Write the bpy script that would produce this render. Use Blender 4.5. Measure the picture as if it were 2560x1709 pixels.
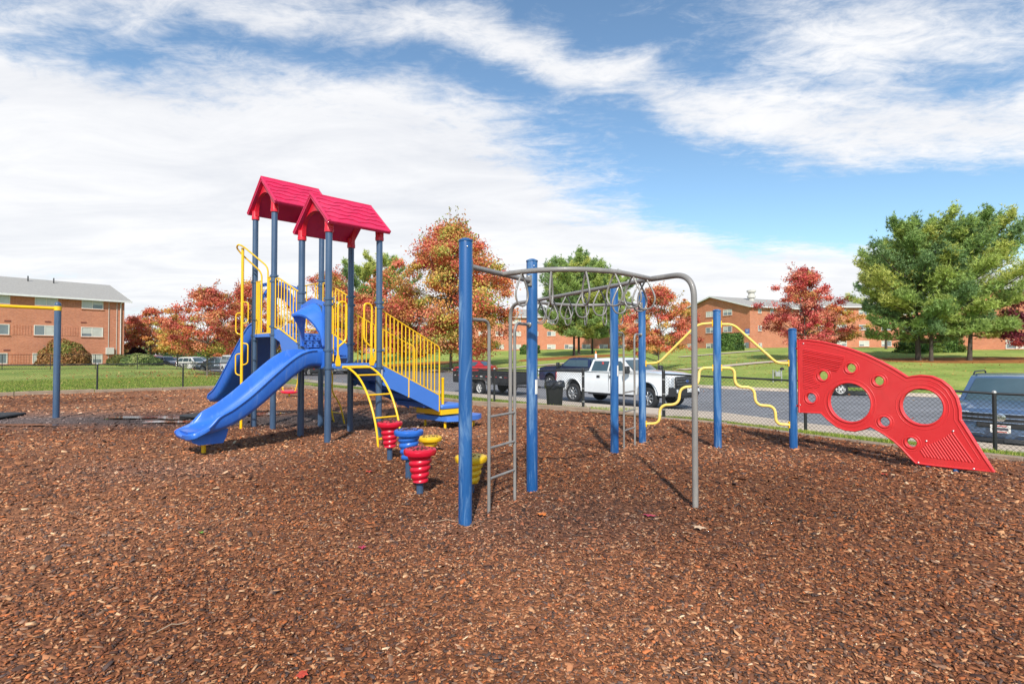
import bpy, bmesh, math, random
import numpy as np
from mathutils import Vector, Matrix
from mathutils.geometry import tessellate_polygon

for _o in list(bpy.data.objects):
    bpy.data.objects.remove(_o, do_unlink=True)
scene = bpy.context.scene
COL = scene.collection
R = math.radians

# ------------------------------------------------------------------ camera
FPX, CX, CY, CAMH = 1381.0, 1280.0, 854.5, 1.45      # focal length and centre in photo pixels
PITCH = math.atan((882.5 - CY) / FPX)
cam_d = bpy.data.cameras.new('camera')
cam_d.sensor_width = 36.0
cam_d.lens = FPX / 2560.0 * 36.0
cam_d.clip_start = 0.05
cam_d.clip_end = 3000
cam = bpy.data.objects.new('camera', cam_d)
COL.objects.link(cam)
cam.location = (0, 0, CAMH)
cam.rotation_euler = (math.pi / 2 + PITCH, 0, 0)
scene.camera = cam

# ------------------------------------------------------------------ sun, sky, exposure
SUN_TO = Vector((-0.02, -1.2, 1.0)).normalized()      # direction towards the sun (behind the camera)
SUN_EL = math.asin(SUN_TO.z)
SUN_AZ = math.atan2(SUN_TO.x, SUN_TO.y)
sun_d = bpy.data.lights.new('sun', 'SUN')
sun_d.energy = 2.35
sun_d.angle = R(1.2)
sun_d.color = (1.0, 0.95, 0.87)
sun = bpy.data.objects.new('sun', sun_d)
COL.objects.link(sun)
sun.rotation_euler = SUN_TO.to_track_quat('Z', 'Y').to_euler()
sun.location = (0, 0, 60)

def ray(px, py):
    x = (px - CX) / FPX
    y = -(py - CY) / FPX
    c, s = math.cos(PITCH), math.sin(PITCH)
    return Vector((x, c - y * s, s + y * c))

world = bpy.data.worlds.new('World')
scene.world = world
world.use_nodes = True

def build_sky():
    nt = world.node_tree
    N, L = nt.nodes, nt.links
    N.clear()
    def math_(op, a, b=None, c=None, clamp=False):
        n = N.new('ShaderNodeMath'); n.operation = op; n.use_clamp = clamp
        for i, v in enumerate((a, b, c)):
            if v is None: continue
            if isinstance(v, (int, float)): n.inputs[i].default_value = v
            else: L.new(v, n.inputs[i])
        return n.outputs[0]
    def vmath(op, a, b=None):
        n = N.new('ShaderNodeVectorMath'); n.operation = op
        for i, v in enumerate((a, b)):
            if v is None: continue
            if isinstance(v, (tuple, list, Vector)): n.inputs[i].default_value = tuple(v)
            else: L.new(v, n.inputs[i])
        return n
    tc = N.new('ShaderNodeTexCoord')
    D = tc.outputs['Generated']
    sky = N.new('ShaderNodeTexSky')
    sky.sky_type = 'NISHITA'; sky.sun_disc = False
    sky.sun_elevation = SUN_EL; sky.sun_rotation = SUN_AZ
    sky.altitude = 100; sky.air_density = 1.0; sky.dust_density = 0.25; sky.ozone_density = 2.0
    # cloud layer coordinates: direction hits a flat layer
    sep = N.new('ShaderNodeSeparateXYZ'); L.new(D, sep.inputs[0])
    zz = math_('MAXIMUM', sep.outputs[2], 0.0)
    den = math_('ADD', zz, 0.10)
    comb = N.new('ShaderNodeCombineXYZ')
    L.new(math_('DIVIDE', sep.outputs[0], den), comb.inputs[0])
    L.new(math_('DIVIDE', sep.outputs[1], den), comb.inputs[1])
    Pl = comb.outputs[0]
    def noise(scale, detail, rough, dist=0.0, stretch=(1, 1, 1), rot=0, loc=(0, 0, 0), vec=None):
        mp = N.new('ShaderNodeMapping'); L.new(vec or Pl, mp.inputs[0])
        mp.inputs['Rotation'].default_value = (0, 0, rot)
        mp.inputs['Scale'].default_value = stretch
        mp.inputs['Location'].default_value = loc
        n = N.new('ShaderNodeTexNoise')
        n.inputs['Scale'].default_value = scale; n.inputs['Detail'].default_value = detail
        n.inputs['Roughness'].default_value = rough; n.inputs['Distortion'].default_value = dist
        L.new(mp.outputs[0], n.inputs['Vector'])
        return n.outputs[0]
    # large cloud banks, each a soft oval around a direction of the sky
    wn = N.new('ShaderNodeTexNoise'); wn.inputs['Scale'].default_value = 3.0; wn.inputs['Detail'].default_value = 4
    L.new(D, wn.inputs['Vector'])
    wv = vmath('MULTIPLY', vmath('SUBTRACT', wn.outputs['Color'], (0.5, 0.5, 0.5)).outputs[0], (0.22, 0.22, 0.22))
    DW = vmath('ADD', D, wv.outputs[0]).outputs[0]
    cov = None
    banks = [  # px, py, half length, half width (photo pixels), tilt degrees (clockwise), weight
        (260, 500, 1000, 300, 4, 0.80), (900, 640, 900, 200, 8, 0.75), (1450, 690, 750, 90, 3, 0.6), (1150, 420, 360, 150, 20, 0.5),
        (1720, 205, 560, 75, 12, 0.34), (2330, 330, 460, 110, 8, 0.46), (1330, 120, 240, 60, 10, 0.28),
        (2130, 45, 250, 70, 4, 0.45), (700, 45, 520, 55, 4, 0.35), (120, 190, 340, 70, 14, 0.45), (2500, 700, 700, 80, 0, 0.5),
        (1250, 205, 330, 50, 14, -0.35), (1600, 60, 330, 70, 6, -0.45), (1640, 430, 330, 100, 14, -0.5), (1950, 560, 420, 110, 4, -0.7),
        (2450, 560, 320, 100, 0, -0.6), (640, 125, 420, 34, 5, -0.36), (60, 60, 200, 60, 10, -0.2), (60, 240, 100, 40, 20, -0.4), (880, 560, 260, 26, -3, -0.25), (100, 685, 420, 22, 0, -0.45), (2420, 160, 260, 60, -20, -0.25),
        (1750, 640, 260, 26, 2, -0.1)]
    for px, py, a, b, tilt, w in banks:
        c = ray(px, py); ln = c.length; c = c.normalized()
        e1 = Vector((1, 0, 0)); e1 = (e1 - c * e1.dot(c)).normalized(); e2 = c.cross(e1)
        if e2.z > 0: e2 = -e2
        t = R(tilt)
        f1 = e1 * math.cos(t) + e2 * math.sin(t); f2 = -e1 * math.sin(t) + e2 * math.cos(t)
        d1 = vmath('DOT_PRODUCT', DW, tuple(f1 / (a / FPX / ln))).outputs['Value']
        d2 = vmath('DOT_PRODUCT', DW, tuple(f2 / (b / FPX / ln))).outputs['Value']
        dd = math_('ADD', math_('MULTIPLY', d1, d1), math_('MULTIPLY', d2, d2))
        g = math_('POWER', 2.718, math_('MULTIPLY', dd, -0.75))
        fr = vmath('DOT_PRODUCT', D, tuple(c)).outputs['Value']
        fr = math_('GREATER_THAN', fr, 0.0)
        g = math_('MULTIPLY', math_('MULTIPLY', g, fr), w)
        cov = g if cov is None else math_('ADD', cov, g)
    big = noise(0.55, 5, 0.55, 0.3, (1.0, 0.7, 1), R(35), (3.1, 1.7, 0))
    mid = noise(2.3, 9, 0.64, 0.5, (0.55, 1.15, 1), R(28), (0.3, 5.0, 0))
    fine = noise(10.0, 8, 0.66, 0.8, (0.6, 1.2, 1), R(40), (2, 9, 0))
    puff = noise(30.0, 3, 0.6, 0.0, (1, 1, 1), 0, (5, 1, 0))
    s = math_('ADD', 0.42, cov)
    s = math_('ADD', s, math_('MULTIPLY', math_('SUBTRACT', big, 0.5), 0.55))
    s = math_('ADD', s, math_('MULTIPLY', math_('SUBTRACT', mid, 0.5), 1.2))
    s = math_('ADD', s, math_('MULTIPLY', math_('SUBTRACT', fine, 0.5), 1.05))
    s = math_('ADD', s, math_('MULTIPLY', math_('SUBTRACT', puff, 0.5), 0.34))
    mr = N.new('ShaderNodeMapRange'); mr.interpolation_type = 'SMOOTHSTEP'
    mr.inputs['From Min'].default_value = 0.20; mr.inputs['From Max'].default_value = 1.12
    L.new(s, mr.inputs['Value'])
    dens = math_('MULTIPLY', mr.outputs[0], 0.97)
    # cloud colour: white, slightly grey-violet where thick undersides show
    sh = math_('ADD', math_('MULTIPLY', mid, 0.6), math_('MULTIPLY', big, 0.4))
    cr = N.new('ShaderNodeValToRGB')
    cr.color_ramp.elements[0].position = 0.34; cr.color_ramp.elements[0].color = (0.76, 0.78, 0.83, 1)
    cr.color_ramp.elements[1].position = 0.58; cr.color_ramp.elements[1].color = (0.96, 0.96, 0.97, 1)
    L.new(sh, cr.inputs[0])
    sk = N.new('ShaderNodeVectorMath'); sk.operation = 'MULTIPLY'
    L.new(sky.outputs[0], sk.inputs[0]); sk.inputs[1].default_value = SKY_TINT
    cl = N.new('ShaderNodeVectorMath'); cl.operation = 'SCALE'
    L.new(cr.outputs[0], cl.inputs[0]); cl.inputs['Scale'].default_value = CLOUD_GAIN
    mx = N.new('ShaderNodeMix'); mx.data_type = 'RGBA'
    L.new(dens, mx.inputs['Factor']); L.new(sk.outputs[0], mx.inputs['A']); L.new(cl.outputs[0], mx.inputs['B'])
    bg = N.new('ShaderNodeBackground'); bg.inputs['Strength'].default_value = SKY_STRENGTH
    L.new(mx.outputs['Result'], bg.inputs['Color'])
    out = N.new('ShaderNodeOutputWorld'); L.new(bg.outputs[0], out.inputs['Surface'])
SKY_STRENGTH = 0.12
SKY_TINT = (0.62, 0.69, 0.68)
CLOUD_GAIN = 4.1
build_sky()

vs = scene.view_settings
vs.view_transform = 'Standard'; vs.look = 'None'; vs.gamma = 1.0; vs.exposure = 1.12
vs.use_curve_mapping = False
scene.render.engine = 'CYCLES'
scene.cycles.max_bounces = 6
scene.cycles.transparent_max_bounces = 12

# ------------------------------------------------------------------ pixel -> place helpers
def G(px, py, z=0.0):
    d = ray(px, py); t = (z - CAMH) / d.z
    return Vector((d.x * t, d.y * t, z))
def onplane(px, py, p0, dv):
    d = ray(px, py); dv = Vector(dv[:2]).normalized(); p0 = Vector(p0[:2])
    n = Vector((-dv.y, dv.x)); t = n.dot(p0) / n.dot(Vector((d.x, d.y)))
    q = d * t
    return ((Vector((q.x, q.y)) - p0).dot(dv), q.z + CAMH)

# ------------------------------------------------------------------ materials
def lin(h):
    h = h.lstrip('#')
    v = [int(h[i:i + 2], 16) / 255 for i in (0, 2, 4)]
    return tuple(c / 12.92 if c <= 0.04045 else ((c + 0.055) / 1.055) ** 2.4 for c in v)
MATS = {}
def mat(name, col, rough=0.5, var=0.12, scale=6.0, bump=0.0, bscale=None, metal=0.0, spec=0.5, coat=0.0, rvar=0.12,
        attr=False, sub=0.0, streak=None, fade=None):
    if name in MATS: return MATS[name]
    m = bpy.data.materials.new(name); m.use_nodes = True
    nt = m.node_tree; N, L = nt.nodes, nt.links
    b = N['Principled BSDF']
    if isinstance(col, str): col = lin(col)
    tc = N.new('ShaderNodeTexCoord')
    n = N.new('ShaderNodeTexNoise'); n.inputs['Scale'].default_value = scale; n.inputs['Detail'].default_value = 6
    n.inputs['Roughness'].default_value = 0.6
    L.new(tc.outputs['Object'], n.inputs['Vector'])
    if attr:
        a = N.new('ShaderNodeAttribute'); a.attribute_name = 'Col'; base = a.outputs['Color']
    else:
        rgb = N.new('ShaderNodeRGB'); rgb.outputs[0].default_value = (*col, 1); base = rgb.outputs[0]
    mr = N.new('ShaderNodeMapRange'); L.new(n.outputs[0], mr.inputs['Value'])
    mr.inputs['From Min'].default_value = 0.25; mr.inputs['From Max'].default_value = 0.75
    mr.inputs['To Min'].default_value = 1 - var; mr.inputs['To Max'].default_value = 1 + var
    vm = N.new('ShaderNodeVectorMath'); vm.operation = 'SCALE'
    L.new(base, vm.inputs[0]); L.new(mr.outputs[0], vm.inputs['Scale'])
    cur = vm.outputs[0]
    for st in (streak, fade):
        if not st: continue
        c2, amt, stretch, lo, hi = st
        mp = N.new('ShaderNodeMapping'); mp.inputs['Scale'].default_value = stretch
        L.new(tc.outputs['Object'], mp.inputs[0])
        n2 = N.new('ShaderNodeTexNoise'); n2.inputs['Scale'].default_value = 1.0; n2.inputs['Detail'].default_value = 7
        n2.inputs['Roughness'].default_value = 0.65; n2.inputs['Distortion'].default_value = 0.6
        L.new(mp.outputs[0], n2.inputs['Vector'])
        r2 = N.new('ShaderNodeMapRange'); L.new(n2.outputs[0], r2.inputs['Value'])
        r2.inputs['From Min'].default_value = lo; r2.inputs['From Max'].default_value = hi
        r2.inputs['To Max'].default_value = amt
        mx = N.new('ShaderNodeMix'); mx.data_type = 'RGBA'
        L.new(r2.outputs[0], mx.inputs['Factor']); L.new(cur, mx.inputs['A'])
        mx.inputs['B'].default_value = (*(lin(c2) if isinstance(c2, str) else c2), 1)
        cur = mx.outputs['Result']
    L.new(cur, b.inputs['Base Color'])
    rr = N.new('ShaderNodeMapRange'); L.new(n.outputs[0], rr.inputs['Value'])
    rr.inputs['To Min'].default_value = max(0.03, rough - rvar); rr.inputs['To Max'].default_value = min(1, rough + rvar)
    L.new(rr.outputs[0], b.inputs['Roughness'])
    b.inputs['Metallic'].default_value = metal
    b.inputs['Specular IOR Level'].default_value = spec
    b.inputs['Coat Weight'].default_value = coat
    b.inputs['Coat Roughness'].default_value = 0.08
    if sub:
        b.inputs['Subsurface Weight'].default_value = 0.0
        tr = N.new('ShaderNodeBsdfTranslucent'); L.new(cur, tr.inputs['Color'])
        ms = N.new('ShaderNodeMixShader'); ms.inputs[0].default_value = sub
        out = N['Material Output']
        L.new(b.outputs[0], ms.inputs[1]); L.new(tr.outputs[0], ms.inputs[2]); L.new(ms.outputs[0], out.inputs['Surface'])
    if bump:
        n3 = N.new('ShaderNodeTexNoise'); n3.inputs['Scale'].default_value = bscale or scale * 5; n3.inputs['Detail'].default_value = 5
        L.new(tc.outputs['Object'], n3.inputs['Vector'])
        bp = N.new('ShaderNodeBump'); bp.inputs['Strength'].default_value = bump; bp.inputs['Distance'].default_value = 0.02
        L.new(n3.outputs[0], bp.inputs['Height']); L.new(bp.outputs[0], b.inputs['Normal'])
    MATS[name] = m
    return m

# ------------------------------------------------------------------ mesh building
ORG = {}
class MB:
    def __init__(s): s.v, s.f = [], []
    def add(s, vs, fs):
        o = len(s.v); s.v += [tuple(p) for p in vs]; s.f += [tuple(i + o for i in f) for f in fs]; return s
    def box(s, c, size, rz=0.0, ch=0.0, rot=None):
        hx, hy, hz = size[0] / 2, size[1] / 2, size[2] / 2
        m = rot if rot is not None else Matrix.Rotation(rz, 3, 'Z')
        c = Vector(c)
        if ch <= 0:
            P = [Vector((x, y, z)) for x in (-hx, hx) for y in (-hy, hy) for z in (-hz, hz)]
            Fs = [(0, 1, 3, 2), (4, 6, 7, 5), (0, 4, 5, 1), (2, 3, 7, 6), (0, 2, 6, 4), (1, 5, 7, 3)]
            return s.add([m @ p + c for p in P], Fs)
        ch = min(ch, hx * .9, hy * .9, hz * .9)
        P = []; idx = {}
        for sx in (-1, 1):
            for sy in (-1, 1):
                for sz in (-1, 1):
                    for ax in range(3):
                        p = [sx * (hx - ch), sy * (hy - ch), sz * (hz - ch)]
                        p[ax] = (sx * hx, sy * hy, sz * hz)[ax]
                        idx[(sx, sy, sz, ax)] = len(P); P.append(Vector(p))
        Fs = []
        for ax in range(3):
            for sg in (-1, 1):
                q = []
                for a, b in ((-1, -1), (1, -1), (1, 1), (-1, 1)):
                    k = [0, 0, 0]; k[ax] = sg; k[(ax + 1) % 3] = a; k[(ax + 2) % 3] = b
                    q.append(idx[(*k, ax)])
                Fs.append(q if sg > 0 else q[::-1])
        for ax in range(3):
            a1, a2 = (ax + 1) % 3, (ax + 2) % 3
            for s1 in (-1, 1):
                for s2 in (-1, 1):
                    k0 = [0, 0, 0]; k0[ax] = -1; k0[a1] = s1; k0[a2] = s2
                    k1 = list(k0); k1[ax] = 1
                    q = [idx[(*k0, a1)], idx[(*k1, a1)], idx[(*k1, a2)], idx[(*k0, a2)]]
                    Fs.append(q if s1 * s2 < 0 else q[::-1])
        for sx in (-1, 1):
            for sy in (-1, 1):
                for sz in (-1, 1):
                    q = [idx[(sx, sy, sz, i)] for i in range(3)]
                    Fs.append(q if sx * sy * sz > 0 else q[::-1])
        return s.add([m @ p + c for p in P], Fs)
    def tube(s, path, r, n=10, closed=False, caps=True, flat=None):
        path = [Vector(p) for p in path]
        k = len(path)
        rs = r if isinstance(r, (list, tuple)) else [r] * k
        tang = []
        for i in range(k):
            a = path[(i - 1) % k] if (i or closed) else path[0]
            b = path[(i + 1) % k] if (i < k - 1 or closed) else path[-1]
            t = (b - a)
            tang.append(t.normalized() if t.length > 1e-9 else Vector((0, 0, 1)))
        nrm = tang[0].orthogonal().normalized()
        if flat is not None: nrm = (Vector(flat) - tang[0] * tang[0].dot(Vector(flat))).normalized()
        V = []
        for i in range(k):
            t = tang[i]
            nrm = nrm - t * nrm.dot(t)
            nrm = nrm.normalized() if nrm.length > 1e-6 else t.orthogonal().normalized()
            bi = t.cross(nrm)
            for j in range(n):
                a = 2 * math.pi * j / n
                V.append(path[i] + (nrm * math.cos(a) + bi * math.sin(a)) * rs[i])
        Fs = []
        for i in range(k if closed else k - 1):
            for j in range(n):
                a, b = i * n + j, i * n + (j + 1) % n
                c, d = ((i + 1) % k) * n + (j + 1) % n, ((i + 1) % k) * n + j
                Fs.append((a, b, c, d))
        if caps and not closed:
            Fs.append(tuple(range(n - 1, -1, -1))); Fs.append(tuple(range((k - 1) * n, k * n)))
        return s.add(V, Fs)
    def lathe(s, prof, n=20, c=(0, 0, 0), axis=None, wob=None):
        # prof: list of (r, h) from one end to the other, about +Z (or a given axis)
        c = Vector(c)
        q = Vector((0, 0, 1)).rotation_difference(Vector(axis)) if axis is not None else None
        V = []
        for (r, h) in prof:
            for j in range(n):
                a = 2 * math.pi * j / n
                rr = r + (wob(a, h, r) if wob else 0)
                p = Vector((rr * math.cos(a), rr * math.sin(a), h))
                V.append((q @ p if q else p) + c)
        Fs = []
        for i in range(len(prof) - 1):
            for j in range(n):
                Fs.append((i * n + j, i * n + (j + 1) % n, (i + 1) * n + (j + 1) % n, (i + 1) * n + j))
        Fs.append(tuple(range(n - 1, -1, -1))); Fs.append(tuple(range((len(prof) - 1) * n, len(prof) * n)))
        return s.add(V, Fs)
    def build(s, name, m, parent=None, smooth=None, label=None, kind=None):
        o0 = ORG.get(parent.name, Vector((0, 0, 0))) if parent is not None else Vector((0, 0, 0))
        me = bpy.data.meshes.new(name)
        me.from_pydata([(p[0] - o0[0], p[1] - o0[1], p[2] - o0[2]) for p in s.v], [], s.f)
        me.materials.append(m)
        if smooth is not None:
            me.shade_smooth(); me.set_sharp_from_angle(angle=R(smooth))
        me.update()
        o = bpy.data.objects.new(name, me); COL.objects.link(o)
        if parent is not None:
            o.parent = parent; ORG[o.name] = o0
        if label: o['label'] = label
        if kind: o['kind'] = kind
        return o

def obj(name, me, parent=None):
    o = bpy.data.objects.new(name, me); COL.objects.link(o)
    if parent is not None: o.parent = parent
    return o
def thing(name, label, cat, loc=(0, 0, 0), rz=0.0, group=None, world_coords=True):
    o = bpy.data.objects.new(name, None); COL.objects.link(o)
    o.empty_display_size = 0.2
    o.location = loc; o.rotation_euler = (0, 0, rz)
    o['label'] = label; o['category'] = cat
    if group: o['group'] = group
    ORG[o.name] = Vector(loc) if world_coords else Vector((0, 0, 0))
    return o
def tag(o, label=None, cat=None, group=None, kind=None):
    if label: o['label'] = label
    if cat: o['category'] = cat
    if group: o['group'] = group
    if kind: o['kind'] = kind
    return o
def copy_tree(o, parent=None):
    c = o.copy(); COL.objects.link(c)
    if parent is not None: c.parent = parent
    for ch in list(o.children): copy_tree(ch, c)
    return c
def arr_mesh(name, V, Fq, m, colors=None, parent=None, kind=None, smooth=False):
    """V (n,3) float array, Fq (k,3|4) int array, colours (n,3) on points"""
    me = bpy.data.meshes.new(name)
    V = np.asarray(V, np.float32); Fq = np.asarray(Fq, np.int32)
    k, w = Fq.shape
    me.vertices.add(len(V)); me.vertices.foreach_set('co', V.ravel())
    me.loops.add(k * w); me.loops.foreach_set('vertex_index', Fq.ravel())
    me.polygons.add(k)
    me.polygons.foreach_set('loop_start', np.arange(0, k * w, w, dtype=np.int32))
    me.polygons.foreach_set('loop_total', np.full(k, w, np.int32))
    if smooth: me.polygons.foreach_set('use_smooth', np.ones(k, bool))
    me.materials.append(m)
    if colors is not None:
        a = me.attributes.new('Col', 'FLOAT_COLOR', 'POINT')
        a.data.foreach_set('color', np.concatenate([colors, np.ones((len(V), 1))], 1).astype(np.float32).ravel())
    me.update(calc_edges=True); me.validate()
    o = bpy.data.objects.new(name, me); COL.objects.link(o)
    if parent is not None: o.parent = parent
    if kind: o['kind'] = kind
    return o
def fillet(pts, rad, n=6):
    pts = [Vector(p) for p in pts]; out = [pts[0]]
    for i in range(1, len(pts) - 1):
        a, p, b = pts[i - 1], pts[i], pts[i + 1]
        d1, d2 = (a - p), (b - p)
        r = rad[i] if isinstance(rad, (list, tuple)) else rad
        r = min(r, d1.length * .48, d2.length * .48)
        s, e = p + d1.normalized() * r, p + d2.normalized() * r
        for k in range(n + 1):
            t = k / n
            out.append(s * (1 - t) ** 2 + p * 2 * t * (1 - t) + e * t ** 2)
    out.append(pts[-1]); return out
def catmull(pts, n=6):
    pts = [Vector(p) for p in pts]; out = []
    q = [pts[0] * 2 - pts[1]] + pts + [pts[-1] * 2 - pts[-2]]
    for i in range(1, len(q) - 2):
        for k in range(n):
            t = k / n; p0, p1, p2, p3 = q[i - 1:i + 3]
            out.append(0.5 * ((2 * p1) + (p2 - p0) * t + (2 * p0 - 5 * p1 + 4 * p2 - p3) * t * t + (3 * p1 - p0 - 3 * p2 + p3) * t ** 3))
    out.append(pts[-1]); return out
def lerp(a, b, t): return a + (b - a) * t
def sstep(a, b, x):
    t = min(1, max(0, (x - a) / (b - a))); return t * t * (3 - 2 * t)
# ================================================================== terrain
NEAR = [(70, -42), (30, -8), (16, 5), (11.7, 9.0), (9.6, 11.0), (8.5, 12.4), (7.42, 13.9), (5.95, 15.7), (4.2, 17.2), (2.5, 19.2), (.3, 21.8),
        (-3.2, 25.2), (-8, 30), (-13.1, 36.3), (-26, 51), (-31.5, 58), (-50, 80), (-75, 108), (-230, 290)]
NEARZ = [-.36, -.36, -.36, -.36, -.35, -.33, -.30, -.22, -.24, -.27, -.28, -.26, -.28, -.30, -.42, -.46, -.5, -.5, -.5]
FAR = [(120, -42), (75, -8), (48, 8), (40, 15), (33, 20.3), (27, 24.5), (20.8, 28.6), (17.5, 31), (14.1, 33.8), (10.5, 38), (7.5, 42),
       (0, 53), (-5, 61), (-10, 70), (-17, 82), (-24, 92), (-45, 112), (-70, 140), (-205, 320)]
FARZ = [-.6] * len(FAR)
def dense(poly, zs, step):
    P, Z, I = [], [], []
    for i in range(len(poly) - 1):
        a, b = np.array(poly[i], float), np.array(poly[i + 1], float)
        k = step[i]
        for j in range(k):
            t = j / k; P.append(a + (b - a) * t); Z.append(zs[i] + (zs[i + 1] - zs[i]) * t)
    P.append(np.array(poly[-1], float)); Z.append(zs[-1])
    return np.array(P), np.array(Z)
_steps = [3, 4, 6, 4, 4, 3, 3, 4, 4, 4, 4, 5, 6, 6, 8, 4, 8, 6, 8]
_steps = _steps[:len(NEAR) - 1]
def smooth_poly(P, it=3):
    for _ in range(it):
        Q = P.copy(); Q[1:-1] = (P[:-2] + 2 * P[1:-1] + P[2:]) / 4; P = Q
    return P
NP_, NZ_ = dense(NEAR, NEARZ, _steps); NP_ = smooth_poly(NP_)
FP_, FZ_ = dense(FAR, FARZ, _steps); FP_ = smooth_poly(FP_)
def sdist(P, Z, x, y):
    """signed distance of a point to a polyline (positive = away from the playground) and z of the nearest point"""
    a, b = P[:-1], P[1:]
    d = b - a; q = np.array([x, y]) - a
    t = np.clip((q * d).sum(1) / (d * d).sum(1), 0, 1)
    c = q - d * t[:, None]; l = np.hypot(c[:, 0], c[:, 1]); i = int(l.argmin())
    cr = d[i, 0] * q[i, 1] - d[i, 1] * q[i, 0]
    s = -1 if cr > 0 else 1
    return s * l[i], Z[i] + (Z[i + 1] - Z[i]) * t[i]
def z_near(x, y, w, kz):
    base = -.05 + .33 * sstep(25, 62, y) * sstep(-12, -30, x)
    return lerp(kz - .015, base, min(1, max(0, (-w - 1.85) / 1.7)))
def z_lot(w, kz): return -.78 + (kz - .13 + .78) * math.exp(-max(w, 0) / 1.1)
def z_far(x, y, w, kz):
    sl = .068 - .012 * sstep(.35, .8, x / max(y, 1))
    z = kz + sl * min(w, 42) + .014 * max(0, min(w - 42, 120))
    z += .12 * math.sin(x * .11 + 1) * sstep(3, 14, w) * math.cos(y * .07)
    return z
def tz(x, y):
    w, kz = sdist(NP_, NZ_, x, y)
    if w < 0: return z_near(x, y, w, kz)
    w2, kz2 = sdist(FP_, FZ_, x, y)
    if w2 > 0: return z_far(x, y, w2, kz2)
    return z_lot(w, kz)
def sd_many(xy, P=None, Z=None):
    P = NP_ if P is None else P; Z = NZ_ if Z is None else Z
    xy = np.asarray(xy, float); D = np.empty(len(xy)); K = np.empty(len(xy))
    a, d = P[:-1], P[1:] - P[:-1]; dd = (d * d).sum(1)
    for s in range(0, len(xy), 20000):
        q = xy[s:s + 20000, None, :] - a[None]
        t = np.clip((q * d).sum(2) / dd, 0, 1); c_ = q - d * t[..., None]; l = np.hypot(c_[..., 0], c_[..., 1]); i = l.argmin(1); r = np.arange(len(i))
        cr = d[i, 0] * q[r, i, 1] - d[i, 1] * q[r, i, 0]
        D[s:s + 20000] = np.where(cr > 0, -1, 1) * l[r, i]; K[s:s + 20000] = Z[i] + (Z[i + 1] - Z[i]) * t[r, i]
    return D, K
def tz_near_many(xy):
    w, kz = sd_many(xy); sst = lambda a, b, x: (lambda t: t * t * (3 - 2 * t))(np.clip((x - a) / (b - a), 0, 1))
    base = -.05 + .33 * sst(25, 62, xy[:, 1]) * sst(-12, -30, xy[:, 0]); t = np.clip((-w - 1.85) / 1.7, 0, 1)
    return (kz - .015) * (1 - t) + base * t
def on_terrain(px, py):
    d = ray(px, py); p = Vector((0, 0, CAMH)); t = 1.0; st = .25
    while t < 400:
        q = p + d * t
        if q.z <= tz(q.x, q.y): return q
        t += st * (1 + t * .02)
    return p + d * 400

M_ASPH = mat('asphalt', (.215, .215, .225), .85, .22, .9, .25, 60, spec=.3, streak=((.07, .07, .075), .55, (.5, .5, .5), .58, .72), fade=((.29, .285, .28), .5, (1.7, 1.7, 1.7), .55, .7))
M_CONC = mat('kerb_concrete', (.46, .38, .30), .85, .18, 2.0, .2, 40)
M_CONC2 = mat('path_concrete', (.50, .405, .31), .85, .12, 2.0, .2, 40)

def lawn_material():
    m = bpy.data.materials.new('lawn'); m.use_nodes = True
    N, L = m.node_tree.nodes, m.node_tree.links; b = N['Principled BSDF']
    tc = N.new('ShaderNodeTexCoord')
    def nz(sc, det=6, ro=.6, st=(1, 1, 1)):
        mp = N.new('ShaderNodeMapping'); mp.inputs['Scale'].default_value = st; L.new(tc.outputs['Object'], mp.inputs[0])
        n = N.new('ShaderNodeTexNoise'); n.inputs['Scale'].default_value = sc; n.inputs['Detail'].default_value = det; n.inputs['Roughness'].default_value = ro
        L.new(mp.outputs[0], n.inputs['Vector']); return n.outputs[0]
    r1 = N.new('ShaderNodeValToRGB'); L.new(nz(.22, 8, .68), r1.inputs[0])
    e = r1.color_ramp.elements
    e[0].position = .32; e[0].color = (.165, .25, .05, 1); e[1].position = .66; e[1].color = (.42, .43, .115, 1)
    n2 = e.new(.5); n2.color = (.28, .35, .075, 1)
    r2 = N.new('ShaderNodeMapRange'); L.new(nz(9, 6, .75), r2.inputs['Value'])
    r2.inputs['From Min'].default_value = .3; r2.inputs['From Max'].default_value = .7; r2.inputs['To Min'].default_value = .62; r2.inputs['To Max'].default_value = 1.35
    vm = N.new('ShaderNodeVectorMath'); vm.operation = 'SCALE'; L.new(r1.outputs[0], vm.inputs[0]); L.new(r2.outputs[0], vm.inputs['Scale'])
    # dry straw patches
    r3 = N.new('ShaderNodeMapRange'); L.new(nz(.6, 7, .7), r3.inputs['Value'])
    r3.inputs['From Min'].default_value = .56; r3.inputs['From Max'].default_value = .74; r3.inputs['To Max'].default_value = .55
    mx = N.new('ShaderNodeMix'); mx.data_type = 'RGBA'; L.new(r3.outputs[0], mx.inputs['Factor']); L.new(vm.outputs[0], mx.inputs['A'])
    mx.inputs['B'].default_value = (.30, .25, .09, 1)
    L.new(mx.outputs['Result'], b.inputs['Base Color']); b.inputs['Roughness'].default_value = .9; b.inputs['Specular IOR Level'].default_value = .15
    bp = N.new('ShaderNodeBump'); bp.inputs['Strength'].default_value = .8; bp.inputs['Distance'].default_value = .06
    L.new(nz(26, 5, .8), bp.inputs['Height']); L.new(bp.outputs[0], b.inputs['Normal'])
    return m
M_LAWN = lawn_material()

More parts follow.
